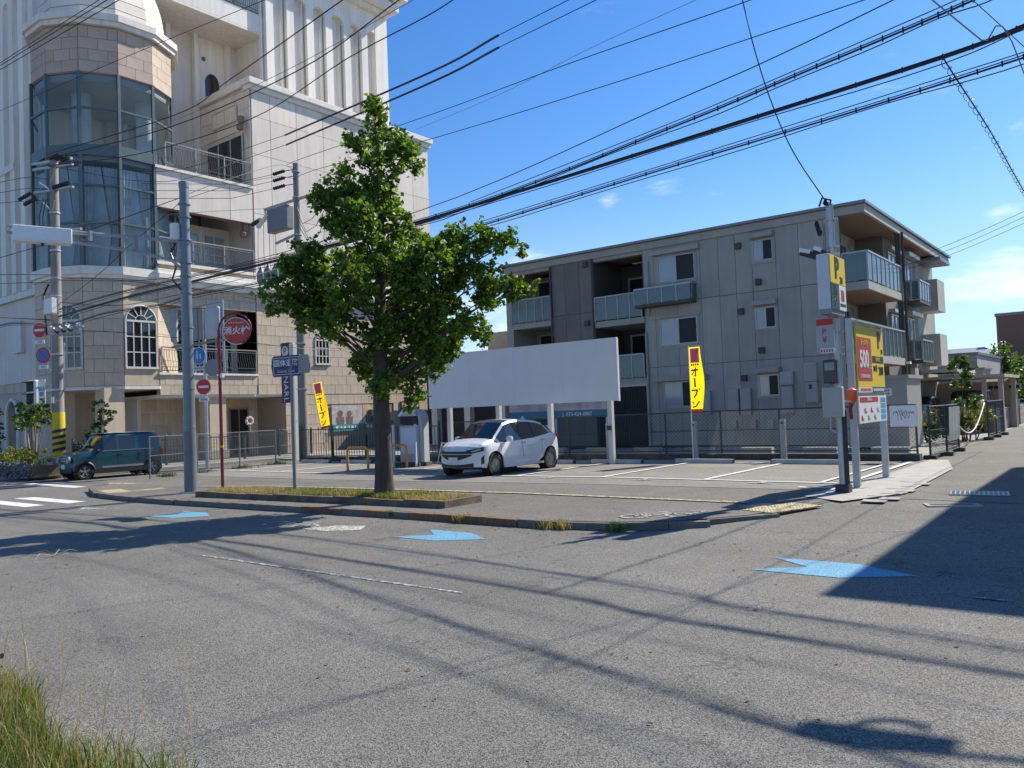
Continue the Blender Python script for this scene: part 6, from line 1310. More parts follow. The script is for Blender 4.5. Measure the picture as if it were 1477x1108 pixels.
# notice hung on the pole
nb2 = thing('hanging_notice', 'white notice with a red heading hung on the steel pole under the lightbox', 'sign', (-4.345, 14.6, 2.87))
b = MB(); b.bx(-.16, .15, -.01, .01, -.33, .27); pn = b.build('panel', mat('grey_white_sheet', (.36, .37, .39), .5, .06, 5), nb2); b = MB(); b.bx(-.15, .14, -.015, -.01, .15, .26); b.build('red_heading', SRED, pn)
b = MB(); b.bx(-.1, .15, -.015, -.01, -.35, -.26); b.build('pale_strip', SIGNW, pn); text('lettering', 'P\n¥', .15, pn, (-.02, -.014, -.04), (1,0,0), (0,0,1), mat('faded_magenta', (.35, .05, .18), .6)); b = MB(); [b.bx(-.09+k*.045, -.065+k*.045, -.018, -.015, -.33, -.28) for k in range(5)]; b.build('small_lettering', SRED, pn)
# price board on two posts, facing the alley
u = thing('price_board', 'yellow and red price board reading 500 on two galvanised posts', 'sign', (-4.28, 16.9, .02))
for y in (-1.05, 1.12): b = MB(); b.bx(-.06, .06, y-.055, y+.055, 0, 3.2); b.build('post', PST_L, u, bevel=.006); b = MB(); b.bx(-.14, .14, y-.12, y+.12, 0, .015); b.build('base_plate', gal, u)
b = MB(); b.bx(-.04, .16, -1.02, 1.1, 3.13, 3.17); b.bx(-.08, .04, -1.02, 1.1, 3.17, 3.21); b.build('hood', PST_L, u)
b = MB(); b.bx(.06, .085, -.93, 1.05, 1.9, 3.08); bd = b.build('panel', YELL, u)
b = MB(); b.bx(.085, .090, -.9, .08, 2.02, 2.86); rp = b.build('red_panel', SRED, bd); text('price', '500', .46, rp, (.092, -.46, 2.42), (0,1,0), (0,0,1), SIGNW, bold=.015, sx=.95); text('yen', '円', .16, rp, (.092, .0, 2.26), (0,1,0), (0,0,1), SIGNW); text('heading', '最大料金', .13, rp, (.092, -.42, 2.75), (0,1,0), (0,0,1), YELL); text('small_lettering', '駐車後24時間以内', .085, rp, (.092, -.42, 2.1), (0,1,0), (0,0,1), SIGNW)
b = MB(); b.bx(.085, .088, .14, 1.0, 2.38, 2.52); kp = b.build('black_strip', BLK_T, bd); text('lettering', '通常料金', .09, kp, (.09, .55, 2.45), (0,1,0), (0,0,1), YELL)
text('lettering', 'P', .46, bd, (.088, .72, 2.84), (0,1,0), (0,0,1), BLK_T, bold=.02); text('digits', '24', .14, bd, (.088, .90, 2.62), (0,1,0), (0,0,1), BLK_T); text('lettering', '30分', .16, bd, (.088, .34, 2.26), (0,1,0), (0,0,1), BLK_T); text('digits', '200', .24, bd, (.088, .78, 2.22), (0,1,0), (0,0,1), BLK_T, bold=.008)
b = MB(); b.bx(.06, .085, -.93, .06, 1.79, 1.895); ws = b.build('white_strip', SIGNW, u); b = MB(); [b.bx(.085, .088, -.8+k*.1, -.73+k*.1, 1.815, 1.87) for k in range(8)]; b.build('small_lettering', RED, ws)
b = MB(); b.bx(.06, .085, .08, 1.05, 1.79, 1.895); bs2 = b.build('blue_strip', NAVY, u); b = MB(); [b.bx(.085, .088, .14+k*.085, .2+k*.085, 1.815, 1.87) for k in range(10)]; b.build('small_lettering', SIGNW, bs2)
b = MB(); b.bx(.06, .085, -.98, 1.1, 1.2, 1.72); wb = b.build('white_panel', SIGNW, u, bevel=.003); b = MB(); b.bx(.085, .088, -.9, .42, 1.6, 1.7); rh = b.build('red_heading', SRED, wb); text('lettering', 'ご利用案内', .085, rh, (.09, -.25, 1.65), (0,1,0), (0,0,1), SIGNW)
for k in range(4): b = MB(); b.bx(.085, .088, .62, 1.02, 1.24+k*.115, 1.335+k*.115); b.build('blue_block', mat('light_blue_print', (.07, .33, .62), .5), wb)
rr_ = np.random.default_rng(3)
for k in range(6): b = MB(); y = -.8+k*.23; z = 1.3+.14*(k % 2); b.disc((.087, y, z), (1,0,0), .055, .004, 12); b.bx(.085, .0885, y+.02, y+.12, z-.05, z-.01); b.build('pictogram', [SRED, BACK, MATS['light_blue_print']][k % 3], wb)
b = MB(); b.bx(-.03, .03, -.9, 1.0, 1.75, 1.78); b.build('cross_rail', PST_L, u)
# red megaphone-like lamp
u = thing('warning_lamp', 'orange-red warning lamp on a bracket between the meter box and the price board', 'lamp', (-4.2, 15.5, 1.66))
b = MB(); b.bar((-.06, -.42, 0), (.0, -.02, 0), .025); b.build('bracket', SIGNW, u); b = MB(); b.lathe([(.04, -.16), (.075, -.1), (.1, .02), (.09, .1), (.03, .14)], (0, 0, .1), 14); b.build('lens', mat('lamp_orange', (.65, .10, .03), .35, .1, 8), u, smooth=40); b = MB(); b.tube([(0, 0, 0), (-.03, -.03, -.14), (-.02, -.02, -.34)], [.045, .035, .03], 10); b.build('handle', DKRED, u)
# wreaths on the black railing
for x, y, z, lb in ((-34.2, 19.65, 1.72, 'pink and white wreath on the black railing, nearest the lamp pole'), (-34.2, 22.77, 1.74, 'pink and white wreath on the black railing right of the red pole')):
    w = thing('flower_wreath', lb, 'wreath', (x, y, z), group='wreaths on the black railing')
    for k in range(14):
        a = 2*PI*k/14; b = MB(); b.lathe([(.01, -.055), (.06, -.03), (.07, 0), (.06, .035), (.01, .055)], (0, .17*math.cos(a), .17*math.sin(a)), 7, 'x'); b.v = [(v[0]*1., v[1], v[2]) for v in b.v]; b.build('flower', [mat('pink_flower', (.6, .25, .3), .8), mat('white_flower', (.7, .66, .62), .8)][k % 2], w)
    b = MB(); b.tube([(0, 0, -.18), (.02, .03, -.5)], .02, 5); b.build('ribbon', mat('ribbon_green', (.35, .4, .12), .7), w)
WIRES = [
('thick communications cable bundle running across the sky', 0.03, [(-33.4, 13.7, 6.09), (-28.48, 13.99, 6.3), (-23.87, 13.7, 6.2), (-19.55, 14.09, 6.35), (-14.38, 14.6, 6.6), (-12.44, 14.61, 6.7), (-7.1, 14.48, 6.9), (-2.22, 14.32, 7.1), (-0.9, 14.17, 7.2), (0.3, 14.13, 7.23), (2.6, 14.04, 7.28), (7.09, 13.87, 7.37), (13.08, 13.64, 7.5)]),
('upper communications cable with small hangers, above the thick bundle', 0.018, [(-33.4, 13.7, 6.36), (-27.75, 13.89, 6.5), (-20.25, 14.59, 6.6), (-12.76, 14.83, 6.8), (-7.03, 14.18, 7.1), (-4.34, 13.62, 7.2), (-2.3, 13.24, 7.3), (-1.3, 13.13, 7.4), (-0.12, 12.91, 7.43), (2.14, 12.5, 7.49), (6.56, 11.69, 7.61), (12.46, 10.61, 7.76)]),
('thin messenger wire above the upper cable', 0.009, [(-12.64, 14.7, 6.84), (-6.97, 14.06, 7.15), (-4.31, 13.51, 7.25), (-2.27, 13.09, 7.35), (-1.28, 13.0, 7.45), (-0.1, 12.78, 7.48), (2.16, 12.36, 7.54), (6.58, 11.53, 7.66), (12.47, 10.43, 7.81)]),
('lower communications cable with small hangers, below the thick bundle', 0.017, [(-45.0, 14.5, 5.6), (-32.24, 11.3, 5.5), (-31.35, 13.1, 5.55), (-27.76, 12.98, 5.6), (-25.75, 13.74, 5.7), (-23.21, 13.5, 5.7), (-19.71, 14.42, 5.9), (-14.78, 14.98, 6.2), (-12.66, 15.03, 6.3), (-7.99, 15.05, 6.6), (-3.72, 14.93, 6.8), (-1.17, 14.7, 6.9), (-0.59, 14.5, 6.9), (0.6, 14.41, 6.92), (2.89, 14.23, 6.97), (7.38, 13.9, 7.06), (13.36, 13.44, 7.18)]),
('thin messenger wire above the lower cable', 0.009, [(-12.46, 14.8, 6.33), (-7.93, 14.94, 6.65), (-3.68, 14.81, 6.87), (-1.15, 14.6, 6.95), (-0.59, 14.41, 6.95), (0.61, 14.32, 6.97), (2.9, 14.15, 7.02), (7.39, 13.83, 7.11), (13.37, 13.39, 7.24)]),
('single black wire above the cable bundle', 0.0115, [(-33.4, 13.7, 7.54), (-26.7, 15.25, 7.0), (-15.46, 15.71, 7.3), (-6.91, 14.17, 7.6), (-4.82, 13.82, 7.7), (-2.68, 13.28, 7.8), (-2.15, 13.09, 7.8), (-0.98, 12.83, 7.82), (1.26, 12.32, 7.87), (5.64, 11.33, 7.96), (11.49, 10.01, 8.09)]),
('power wire dropping from the transformer pole to the right', 0.0115, [(-28.8, 21.7, 12.3), (-25.06, 20.18, 11.6), (-17.65, 18.69, 10.6), (-9.84, 17.48, 9.9), (-3.82, 16.37, 9.4), (-2.79, 16.3, 9.4), (-1.61, 16.11, 9.35), (0.65, 15.75, 9.26), (5.08, 15.03, 9.08), (10.99, 14.08, 8.84)]),
('power wire just above its neighbour from the transformer pole', 0.0115, [(-28.8, 21.7, 12.8), (-27.09, 20.47, 12.4), (-17.28, 18.33, 11.2), (-11.03, 16.9, 10.5), (-6.17, 16.01, 10.0), (-5.21, 15.92, 10.0), (-4.04, 15.69, 9.94), (-1.79, 15.24, 9.83), (2.6, 14.37, 9.61), (8.46, 13.2, 9.32)]),
('faint high wire crossing the blue sky', 0.007, [(-19.1, 19.55, 11.5), (-14.37, 18.2, 11.0), (-10.21, 16.55, 10.5), (-6.77, 15.23, 10.0), (-6.03, 15.11, 10.0), (-4.91, 14.7, 9.93), (-2.77, 13.9, 9.8), (1.43, 12.35, 9.55), (7.02, 10.28, 9.22)]),
('left span wire, upper of the sleeved pair', 0.011, [(-33.2, 13.5, 12.3), (-30.08, 16.55, 11.8), (-22.46, 16.63, 11.4)]),
('thick sleeved wire, upper of the pair before the sky', 0.027, [(-22.46, 16.63, 11.4), (-14.45, 15.38, 10.8), (-11.38, 14.49, 10.5)]),
('thin continuation of the upper sleeved wire', 0.011, [(-11.38, 14.49, 10.5), (-9.04, 13.94, 10.3), (-8.03, 13.68, 10.2), (-6.87, 13.4, 10.15), (-4.64, 12.87, 10.05), (-0.28, 11.82, 9.85), (5.53, 10.42, 9.59)]),
('left span wire, lower of the sleeved pair', 0.011, [(-33.2, 13.4, 12.0), (-30.76, 16.92, 11.6), (-22.75, 16.89, 11.2)]),
('thick sleeved wire, lower of the pair before the sky', 0.027, [(-22.75, 16.89, 11.2), (-14.59, 15.52, 10.6), (-11.5, 14.64, 10.3)]),
('thin continuation of the lower sleeved wire', 0.011, [(-11.5, 14.64, 10.3), (-8.4, 14.0, 10.1), (-7.6, 13.75, 10.0), (-6.44, 13.49, 9.96), (-4.2, 12.98, 9.87), (0.18, 11.99, 9.7), (6.01, 10.66, 9.48)]),
('heavy black wire in front of the upper white wall', 0.018, [(-33.1, 13.3, 12.4), (-22.9, 12.91, 11.2), (-19.19, 12.35, 11.0), (-12.65, 10.9, 10.4), (-11.57, 10.62, 10.3), (-10.4, 10.39, 10.25), (-8.15, 9.93, 10.16), (-3.75, 9.04, 9.99), (2.11, 7.86, 9.76)]),
('black wire ending in a sleeve by the pilasters', 0.018, [(-33.1, 13.2, 12.2), (-24.12, 13.31, 11.2), (-16.54, 12.66, 10.6), (-11.25, 11.15, 10.0), (-10.22, 10.98, 10.0), (-9.04, 10.78, 9.95), (-6.78, 10.4, 9.85), (-2.36, 9.66, 9.66), (3.54, 8.67, 9.41)]),
('black wire along the top left of the tree', 0.016, [(-33.1, 13.1, 11.9), (-26.54, 13.62, 11.0), (-20.43, 13.91, 10.7), (-14.39, 12.47, 10.2), (-11.06, 11.84, 9.9), (-9.59, 11.45, 9.8), (-8.43, 11.18, 9.75), (-6.19, 10.68, 9.66), (-1.82, 9.68, 9.48), (4.01, 8.36, 9.24)]),
('thin wire among the heavy ones above the pale panels', 0.009, [(-30.12, 13.2, 11.5), (-18.55, 12.74, 10.8), (-11.04, 11.34, 10.0), (-10.16, 11.3, 10.0), (-8.97, 11.18, 9.96), (-6.69, 10.96, 9.87), (-2.22, 10.54, 9.7), (3.74, 9.97, 9.48)]),
('thin wire across the turret top', 0.009, [(-43.58, 9.48, 12.55), (-37.61, 9.65, 12.32), (-33.12, 9.77, 12.14), (-30.83, 9.83, 12.05), (-29.63, 9.87, 12.0), (-28.4, 10.05, 12.0), (-20.92, 10.19, 11.4), (-14.46, 10.28, 10.8), (-12.99, 10.22, 10.6), (-11.79, 10.23, 10.55), (-9.5, 10.25, 10.44), (-5.02, 10.3, 10.24), (0.95, 10.37, 9.97)]),
('upper of the three wires at the top left corner', 0.01, [(-34.92, 7.08, 10.4), (-28.93, 7.04, 10.23), (-24.44, 7.01, 10.1), (-22.14, 6.99, 10.03), (-20.94, 6.99, 10.0), (-19.85, 7.04, 10.0), (-14.77, 6.9, 9.6), (-13.88, 6.94, 9.6), (-12.68, 6.93, 9.57), (-10.38, 6.92, 9.5), (-5.89, 6.88, 9.37), (0.1, 6.84, 9.2)]),
('middle of the three wires at the top left corner', 0.012, [(-34.58, 6.89, 10.19), (-28.59, 6.88, 10.02), (-24.1, 6.88, 9.9), (-21.8, 6.87, 9.83), (-20.6, 6.87, 9.8), (-19.53, 6.92, 9.8), (-14.29, 6.82, 9.4), (-13.48, 6.86, 9.4), (-12.28, 6.86, 9.37), (-9.99, 6.86, 9.3), (-5.5, 6.85, 9.18), (0.5, 6.85, 9.01)]),
('lowest of the three wires at the top left corner', 0.0115, [(-34.27, 6.65, 9.99), (-28.28, 6.7, 9.82), (-23.79, 6.74, 9.7), (-21.49, 6.76, 9.63), (-20.3, 6.77, 9.6), (-19.27, 6.83, 9.6), (-13.77, 6.78, 9.2), (-13.04, 6.83, 9.2), (-11.84, 6.84, 9.17), (-9.54, 6.86, 9.1), (-5.05, 6.9, 8.98), (0.94, 6.95, 8.81)]),
('sagging drop wire from the high wires to the grey sign pole', 0.01, [(-7.82, 12.02, 15.74), (-6.68, 12.62, 12.81), (-5.82, 13.07, 10.61), (-5.39, 13.3, 9.49), (-5.16, 13.42, 8.9), (-5.16, 13.61, 8.7), (-4.94, 13.42, 7.8), (-4.77, 13.62, 6.9), (-4.52, 13.91, 6.0), (-4.29, 15.0, 5.22)]),
('cable leaving the bundle up the alley, wrapped in a spiral', 0.013, [(-2.22, 14.32, 7.1), (-2.19, 15.36, 7.05), (-2.11, 18.72, 6.95), (-2.12, 24.5, 6.9), (-2.1, 40.0, 6.9)]),
('faint wire falling to the right past the top corner', 0.009, [(-5.63, -2.64, 7.59), (-4.01, 3.08, 7.17), (-2.79, 7.36, 6.85), (-2.16, 9.55, 6.68), (-1.84, 10.69, 6.6), (-1.75, 10.78, 6.5), (-1.37, 11.7, 6.2), (-1.07, 13.38, 6.2), (-1.6, 34.0, 6.3)]),
('faint short wire at the extreme top right corner', 0.008, [(-4.2, -1.88, 7.29), (-3.05, 4.0, 7.13), (-2.19, 8.41, 7.0), (-1.74, 10.66, 6.93), (-1.51, 11.84, 6.9), (-1.46, 12.2, 6.9), (-1.08, 13.68, 6.7), (-0.83, 15.32, 6.7), (-0.6, 16.49, 6.67), (-0.16, 18.75, 6.6), (0.7, 23.16, 6.47), (1.85, 29.03, 6.31)]),
('upper wire crossing before the apartment balconies', 0.008, [(-15.0, 58.0, 7.4), (-9.57, 35.23, 6.8), (-7.16, 34.23, 7.0), (-5.1, 33.6, 7.4), (-2.98, 34.03, 8.2), (-1.65, 33.98, 8.8), (-0.51, 33.93, 8.99), (1.67, 33.84, 9.34), (5.94, 33.65, 10.04), (11.64, 33.39, 10.97)]),
('middle wire crossing before the apartment balconies', 0.008, [(-9.66, 35.56, 6.7), (-7.25, 34.65, 6.9), (-5.21, 34.25, 7.3), (-3.04, 34.57, 8.1), (-1.7, 34.69, 8.7), (-0.56, 34.7, 8.88), (1.63, 34.71, 9.24), (5.91, 34.74, 9.93), (11.62, 34.77, 10.86)]),
('lower wire crossing before the apartment balconies', 0.008, [(-9.83, 36.13, 6.6), (-7.4, 35.3, 6.8), (-5.33, 34.95, 7.2), (-3.11, 35.29, 8.0), (-1.75, 35.45, 8.6), (-0.61, 35.48, 8.78), (1.58, 35.53, 9.13), (5.87, 35.64, 9.81), (11.59, 35.79, 10.72)]),
('wire from the steel lamp pole up to the transformer pole', 0.011, [(-19.5, 11.2, 7.7), (-25.11, 15.86, 10.2), (-28.47, 20.65, 12.6), (-28.8, 21.8, 12.7)]),
('second wire from the steel lamp pole to the transformer pole', 0.011, [(-19.5, 11.2, 7.6), (-24.49, 15.74, 9.9), (-28.23, 20.45, 12.0), (-28.8, 21.8, 12.3)]),
('wire from the lamp pole to the left frame edge', 0.012, [(-19.5, 11.2, 7.68), (-21.58, 10.65, 7.4), (-24.38, 10.19, 7.2), (-28.26, 9.93, 7.2), (-30.23, 9.8, 7.2), (-31.43, 9.68, 7.19), (-33.72, 9.46, 7.16), (-38.19, 9.02, 7.11), (-44.16, 8.43, 7.04)]),
('slack wire from the lamp pole down to the concrete pole', 0.012, [(-19.5, 11.2, 7.6), (-23.43, 11.82, 7.2), (-27.43, 12.55, 6.8), (-33.4, 13.7, 6.53)]),
('upper feeder leaving the concrete pole leftwards', 0.0115, [(-33.6, 13.7, 11.6), (-33.88, 12.92, 11.6), (-35.98, 12.69, 11.8), (-37.97, 12.35, 12.0), (-39.12, 12.0, 12.05), (-41.31, 11.32, 12.15), (-45.59, 10.0, 12.35), (-51.3, 8.24, 12.61)]),
('middle feeder leaving the concrete pole leftwards', 0.012, [(-33.6, 13.7, 11.2), (-34.02, 12.97, 11.2), (-36.09, 12.72, 11.4), (-38.02, 12.36, 11.6), (-39.16, 12.01, 11.65), (-41.35, 11.35, 11.75), (-45.64, 10.05, 11.95), (-51.36, 8.31, 12.2)]),
('lower feeder leaving the concrete pole leftwards', 0.012, [(-33.6, 13.7, 10.8), (-34.39, 13.1, 10.8), (-36.2, 12.75, 11.0), (-38.06, 12.37, 11.2), (-39.21, 12.03, 11.25), (-41.4, 11.37, 11.35), (-45.7, 10.09, 11.54), (-51.43, 8.38, 11.8)]),
('cable crossing low before the beige wall, left of the pole', 0.016, [(-33.4, 13.7, 5.98), (-33.7, 12.77, 6.0), (-33.01, 11.57, 5.9), (-33.11, 10.71, 5.9), (-32.99, 9.51, 5.88), (-32.76, 7.22, 5.85), (-32.32, 2.75, 5.8), (-31.73, -3.22, 5.72)]),
('thin cable level with the turret base, left of the pole', 0.0115, [(-33.4, 13.7, 7.46), (-33.67, 12.78, 7.4), (-33.83, 11.87, 7.3), (-33.95, 10.99, 7.2), (-34.19, 9.82, 7.14), (-34.65, 7.58, 7.04), (-35.54, 3.19, 6.82), (-36.73, -2.66, 6.54)]),
('cable left of the pole at turret sill height', 0.0115, [(-33.4, 13.7, 7.76), (-33.53, 12.73, 7.7), (-34.14, 11.99, 7.7), (-34.74, 11.26, 7.7), (-35.32, 10.2, 7.69), (-36.42, 8.19, 7.66), (-38.58, 4.24, 7.61), (-41.46, -1.02, 7.54)]),
('cable from the pole past the round arch to the hydrant sign', 0.01, [(-33.4, 13.7, 5.54), (-30.94, 14.38, 5.35), (-29.65, 16.44, 5.1), (-27.98, 18.11, 4.9), (-26.82, 20.55, 4.6), (-28.77, 26.09, 4.8)]),
('thin wire right of the pole over the beige tiles', 0.01, [(-33.4, 13.7, 7.68), (-31.05, 15.27, 7.4), (-30.34, 18.39, 7.2), (-30.97, 22.24, 7.1)]),
('pale thin wire above the lamp arm', 0.008, [(-28.99, 11.46, 8.5), (-26.39, 12.56, 8.5), (-24.05, 13.72, 8.5), (-22.37, 16.17, 8.8)]),
('drop wire behind the flag, along the transformer pole', 0.01, [(-28.8, 21.8, 8.6), (-26.19, 18.85, 7.6), (-25.79, 15.91, 6.6), (-30.77, 15.11, 6.4), (-33.4, 13.7, 6.69)]),
]
WIRE_M = mat('black_wire_sheath', (.014, .015, .018), .5, .1, 5)
WIRE_P = mat('pale_wire', (.25, .25, .24), .5, .1, 5)
def catmull(P, n=6):
    P = [Vector(p) for p in P]
    if len(P) == 2: return [P[0].lerp(P[1], k/8)-Vector((0, 0, .25*math.sin(PI*k/8))) for k in range(9)]
    E_ = [P[0]*2-P[1]]+P+[P[-1]*2-P[-2]]; o = []
    for i in range(1, len(E_)-2):
        a, b, c, d = E_[i-1:i+3]
        for k in range(n):
            t = k/n; o.append((b*2+(c-a)*t+(a*2-b*5+c*4-d)*t*t+(b*3-a-c*3+d)*t**3)*.5)
    return o+[P[-1]]
for lab, r, P in WIRES:
    t = thing('overhead_wire', lab, 'wire', P[0], group='overhead wires'); pts = catmull(P)
    b = MB(); b.tube(pts, r, 6 if r > .02 else 4); b.build('sheath', WIRE_P if 'pale' in lab or 'faint' in lab else WIRE_M, t, world=True, smooth=60)
    if 'bundle' in lab and 'communications' in lab:
        b = MB(); b.tube([p+Vector((.0, .05*math.sin(i*.8), -.07-.02*math.sin(i*.5))) for i, p in enumerate(pts)], .010, 5); b.build('lashed_cable', WIRE_M, t, world=True)
        b = MB(); b.tube([p+Vector((0, .03, .05)) for p in pts], .010, 5); b.build('messenger', WIRE_M, t, world=True)
    if 'communications' in lab:       # hangers clipped between cable and messenger
        L_ = 0; last = pts[0]; q = 0
        for p0, p1 in zip(pts, pts[1:]):
            n = max(1, int((p1-p0).length/1.15))
            for k in range(n):
                p = p0.lerp(p1, k/n)
                if p.x > -14: b = MB(); b.bx(p.x-.012, p.x+.012, p.y-.01, p.y+.01, p.z-.035, p.z+.06); b.build('hanger', WIRE_M, t, world=True)
    if 'spiral' in lab:
        b = MB(); hp = []
        for p0, p1 in zip(pts, pts[1:]):
            n = max(2, int((p1-p0).length/.06))
            if p0.y > 27: break
            for k in range(n):
                p = p0.lerp(p1, k/n); a = (p.y)*2*PI/.42; hp.append(p+Vector((.055*math.cos(a), 0, .055*math.sin(a)-.035)))
        b.tube(hp, .006, 4); b.build('spiral_sleeve', WIRE_M, t, world=True)
cc = thing('shadow_cable_closure', 'black cable closure with slack loops added unseen outside the frame to cast a shadow on the road', 'cable', (1.0, 11.2, 6.0))  # unseen object, added only for the shadow it drops on the near road
b = MB(); b.tube([(-.45, 0, .05), (.25, .1, 0)], .1, 10); b.build('closure', WIRE_M, cc); b = MB(); b.tube([(-1.0, .1, .1), (-.2, 0, .15), (.5, .1, .0), (1.6, .3, -.1), (4, 1, .3)], .03, 6); b.build('cable', WIRE_M, cc)
b = MB(); b.tube([(-.1+.17*math.cos(a), .02, -.12+.17*math.sin(a)) for a in [rad(40+25*k) for k in range(12)]], .03, 6); b.build('slack_loop', WIRE_M, cc)
# ------------------------------------------------------------------ trees and plants
LEAF = leafmat('ginkgo_leaf', (.095, .175, .028), .46, .6); LEAF_D = leafmat('dark_leaf', (.028, .06, .018), .25, .5); LEAF_Y = leafmat('yellow_green_leaf', (.17, .19, .035), .35, .5); LEAF_B = leafmat('bright_leaf', (.085, .15, .03), .35, .5)
GRASS = leafmat('green_grass_blade', (.10, .15, .03), .35, .45); DRY = leafmat('dry_grass_blade', (.34, .28, .13), .25, .35)
BARK = mat('furrowed_bark', (.075, .06, .047), .92, .45, 3.5, 1.0, 16, stretch=(5, 5, .7)); STEM = mat('pale_stem', (.34, .28, .2), .8, .2, 8)
def leaves(pts, size, r, up=.35):
    """many small bent leaves, two triangles each, at the given points"""
    P = np.asarray(pts, float); n = len(P); s = size*r.uniform(.5, 1.45, n)[:, None]
    a = r.normal(size=(n, 3)); a[:, 2] *= .6; a /= np.linalg.norm(a, axis=1)[:, None]
    b = r.normal(size=(n, 3)); b[:, 2] += up; b -= (a*b).sum(1)[:, None]*a; b /= np.linalg.norm(b, axis=1)[:, None]; c = np.cross(a, b)
    v = np.stack([P-a*s*.5, P+b*s*.42+c*s*.12, P+a*s*.55, P-b*s*.42+c*s*.12], 1).reshape(-1, 3)
    return v
def leaf_mesh(name, v, m):
    n = len(v)//4; me = bpy.data.meshes.new(name); me.vertices.add(len(v)); me.vertices.foreach_set('co', v.astype('f').ravel())
    i = np.arange(n)*4; t = np.stack([i, i+1, i+2, i, i+2, i+3], 1).ravel()
    me.loops.add(len(t)); me.loops.foreach_set('vertex_index', t.astype('i')); me.polygons.add(2*n); me.polygons.foreach_set('loop_start', np.arange(2*n, dtype='i')*3); me.polygons.foreach_set('loop_total', np.full(2*n, 3, 'i'))
    me.materials.append(m); me.update(calc_edges=True); me.validate(); return me
def cloud(blobs, per, r, twig=.11, shell=.35):
    out = []
    for x, y, z, R_ in blobs:
        n = max(6, int(per*R_**2)); k = max(3, n//16)
        d = r.normal(size=(k, 3)); d /= np.linalg.norm(d, axis=1)[:, None]; tw = d*R_*(shell+(1-shell)*r.random((k, 1))**.6)
        p = tw[r.integers(0, k, n)]+r.normal(0, twig, (n, 3))*np.array([1, 1, .8]); out.append(p+np.array([x, y, z]))
    return np.concatenate(out)
CLUMPS = [(0.02, 8.68, 0.15), (0.08, 8.33, 0.37), (0.3, 7.89, 0.56), (0.79, 7.63, 0.4), (-0.32, 7.72, 0.34), (0.2, 7.27, 0.65), (0.93, 7.27, 0.25), (-0.78, 7.07, 0.43), (-1.13, 6.57, 0.4), (-0.59, 6.59, 0.52), (0.1, 6.49, 0.65), (-0.96, 6.1, 0.37), (-0.23, 5.85, 0.65), (0.52, 5.93, 0.34), (-0.71, 5.25, 0.65), (0.21, 5.21, 0.74), (-1.45, 5.15, 0.65), (-1.94, 5.09, 0.34), (1.17, 5.33, 0.37), (1.69, 5.47, 0.46), (2.26, 5.55, 0.46), (2.84, 5.42, 0.37), (3.24, 5.31, 0.18), (0.81, 4.73, 0.71), (1.74, 4.84, 0.55), (2.38, 4.73, 0.49), (2.99, 4.44, 0.4), (3.45, 4.45, 0.2), (2.41, 4.23, 0.4), (1.41, 4.24, 0.64), (0.49, 4.31, 0.77), (-0.42, 4.49, 0.71), (-1.32, 4.53, 0.68), (-2.09, 4.44, 0.49), (-2.28, 4.07, 0.2), (-1.67, 4.11, 0.46), (-0.88, 3.74, 0.49), (0.01, 3.55, 0.71), (0.96, 3.52, 0.64), (1.88, 3.67, 0.55), (2.23, 3.44, 0.28), (-0.44, 2.96, 0.49), (0.29, 2.77, 0.58), (1.09, 2.93, 0.46), (0.73, 2.27, 0.28), (0.57, 1.97, 0.18), (-0.12, 1.64, 0.14), (0.12, 2.35, 0.37), (1.38, 3.19, 0.37), (-1.22, 3.75, 0.34)]
tx, ty = -12.12, 11.15; tz = gz(tx)+.08
T = thing('ginkgo_tree', 'tall leafy ginkgo street tree with a pointed top, growing in the planter', 'tree', (tx, ty, tz))
r8 = np.random.default_rng(8)
ax = np.array([.787, .617]); dp = np.array([-.617, .787]); blobs = []; limbs = []
for a, z, R_ in CLUMPS:
    a, z, R_ = a*.92, 1.7+(z-1.7)*.92, R_*.92
    w_ = max(0, 1.2-abs(a)*.3)*(1 if z < 6 else .4)
    for k in range(2 if R_ > .3 and z < 6.2 else 1):
        dd = r8.uniform(-w_, w_)*(1 if R_ > .25 else .3); x, y = ax*a+dp*dd; blobs.append((x, y, z-tz+r8.uniform(-.05, .05), R_*(.86 if k == 0 else .62)))
        if R_ > .3: limbs.append((x, y, z-tz, a))
for k in range(4):      # inner and back foliage that fills the depth of the crown
    an = r8.uniform(0, 2*PI); rr = r8.uniform(.5, 1.5); zz = r8.uniform(2.9, 5.3); aa = rr*math.cos(an)*.8+.25; x, y = ax*aa+dp*rr*math.sin(an); blobs.append((x, y, zz-tz, .5))
lv = cloud(blobs, 3800, r8, .055, .25)
outl = [lv[r8.random(len(lv)) < 1.0]]
# a few loose shoots at the outline
for k in range(70):
    bx0 = blobs[r8.integers(0, len(blobs))]; d = r8.normal(size=3); d[2] = abs(d[2])*.8; d /= np.linalg.norm(d); q = np.array(bx0[:3])+d*bx0[3]*np.linspace(.8, 1.35, 12)[:, None]+r8.normal(0, .03, (12, 3)); outl.append(q)
link('crown', leaf_mesh('crown', leaves(np.concatenate(outl), .09, r8), LEAF), T)
b = MB(); trunk_pts = [(0, 0, -.15), (0, 0, .05), (-.01, .0, .3), (.0, 0, 1.0), (-.03, 0, 2.0), (-.02, 0, 3.0), (.05, 0, 4.2), (.12, 0, 5.1), (.16, 0, 6.1), (.1, 0, 7.1), (.06, 0, 7.8)]
b.tube(trunk_pts, [.28, .225, .185, .17, .165, .14, .11, .085, .05, .025, .012], 20); o = b.build('trunk', BARK, T, smooth=True)
rj = np.random.default_rng(4)
for v in o.data.vertices:      # furrows and buttress irregularity
    a = math.atan2(v.co.y, v.co.x); s = 1+.05*math.sin(a*5+v.co.z*1.3)+.03*math.sin(a*9); v.co.x *= s; v.co.y *= s
md = o.modifiers.new('sub', 'SUBSURF'); md.levels = md.render_levels = 1
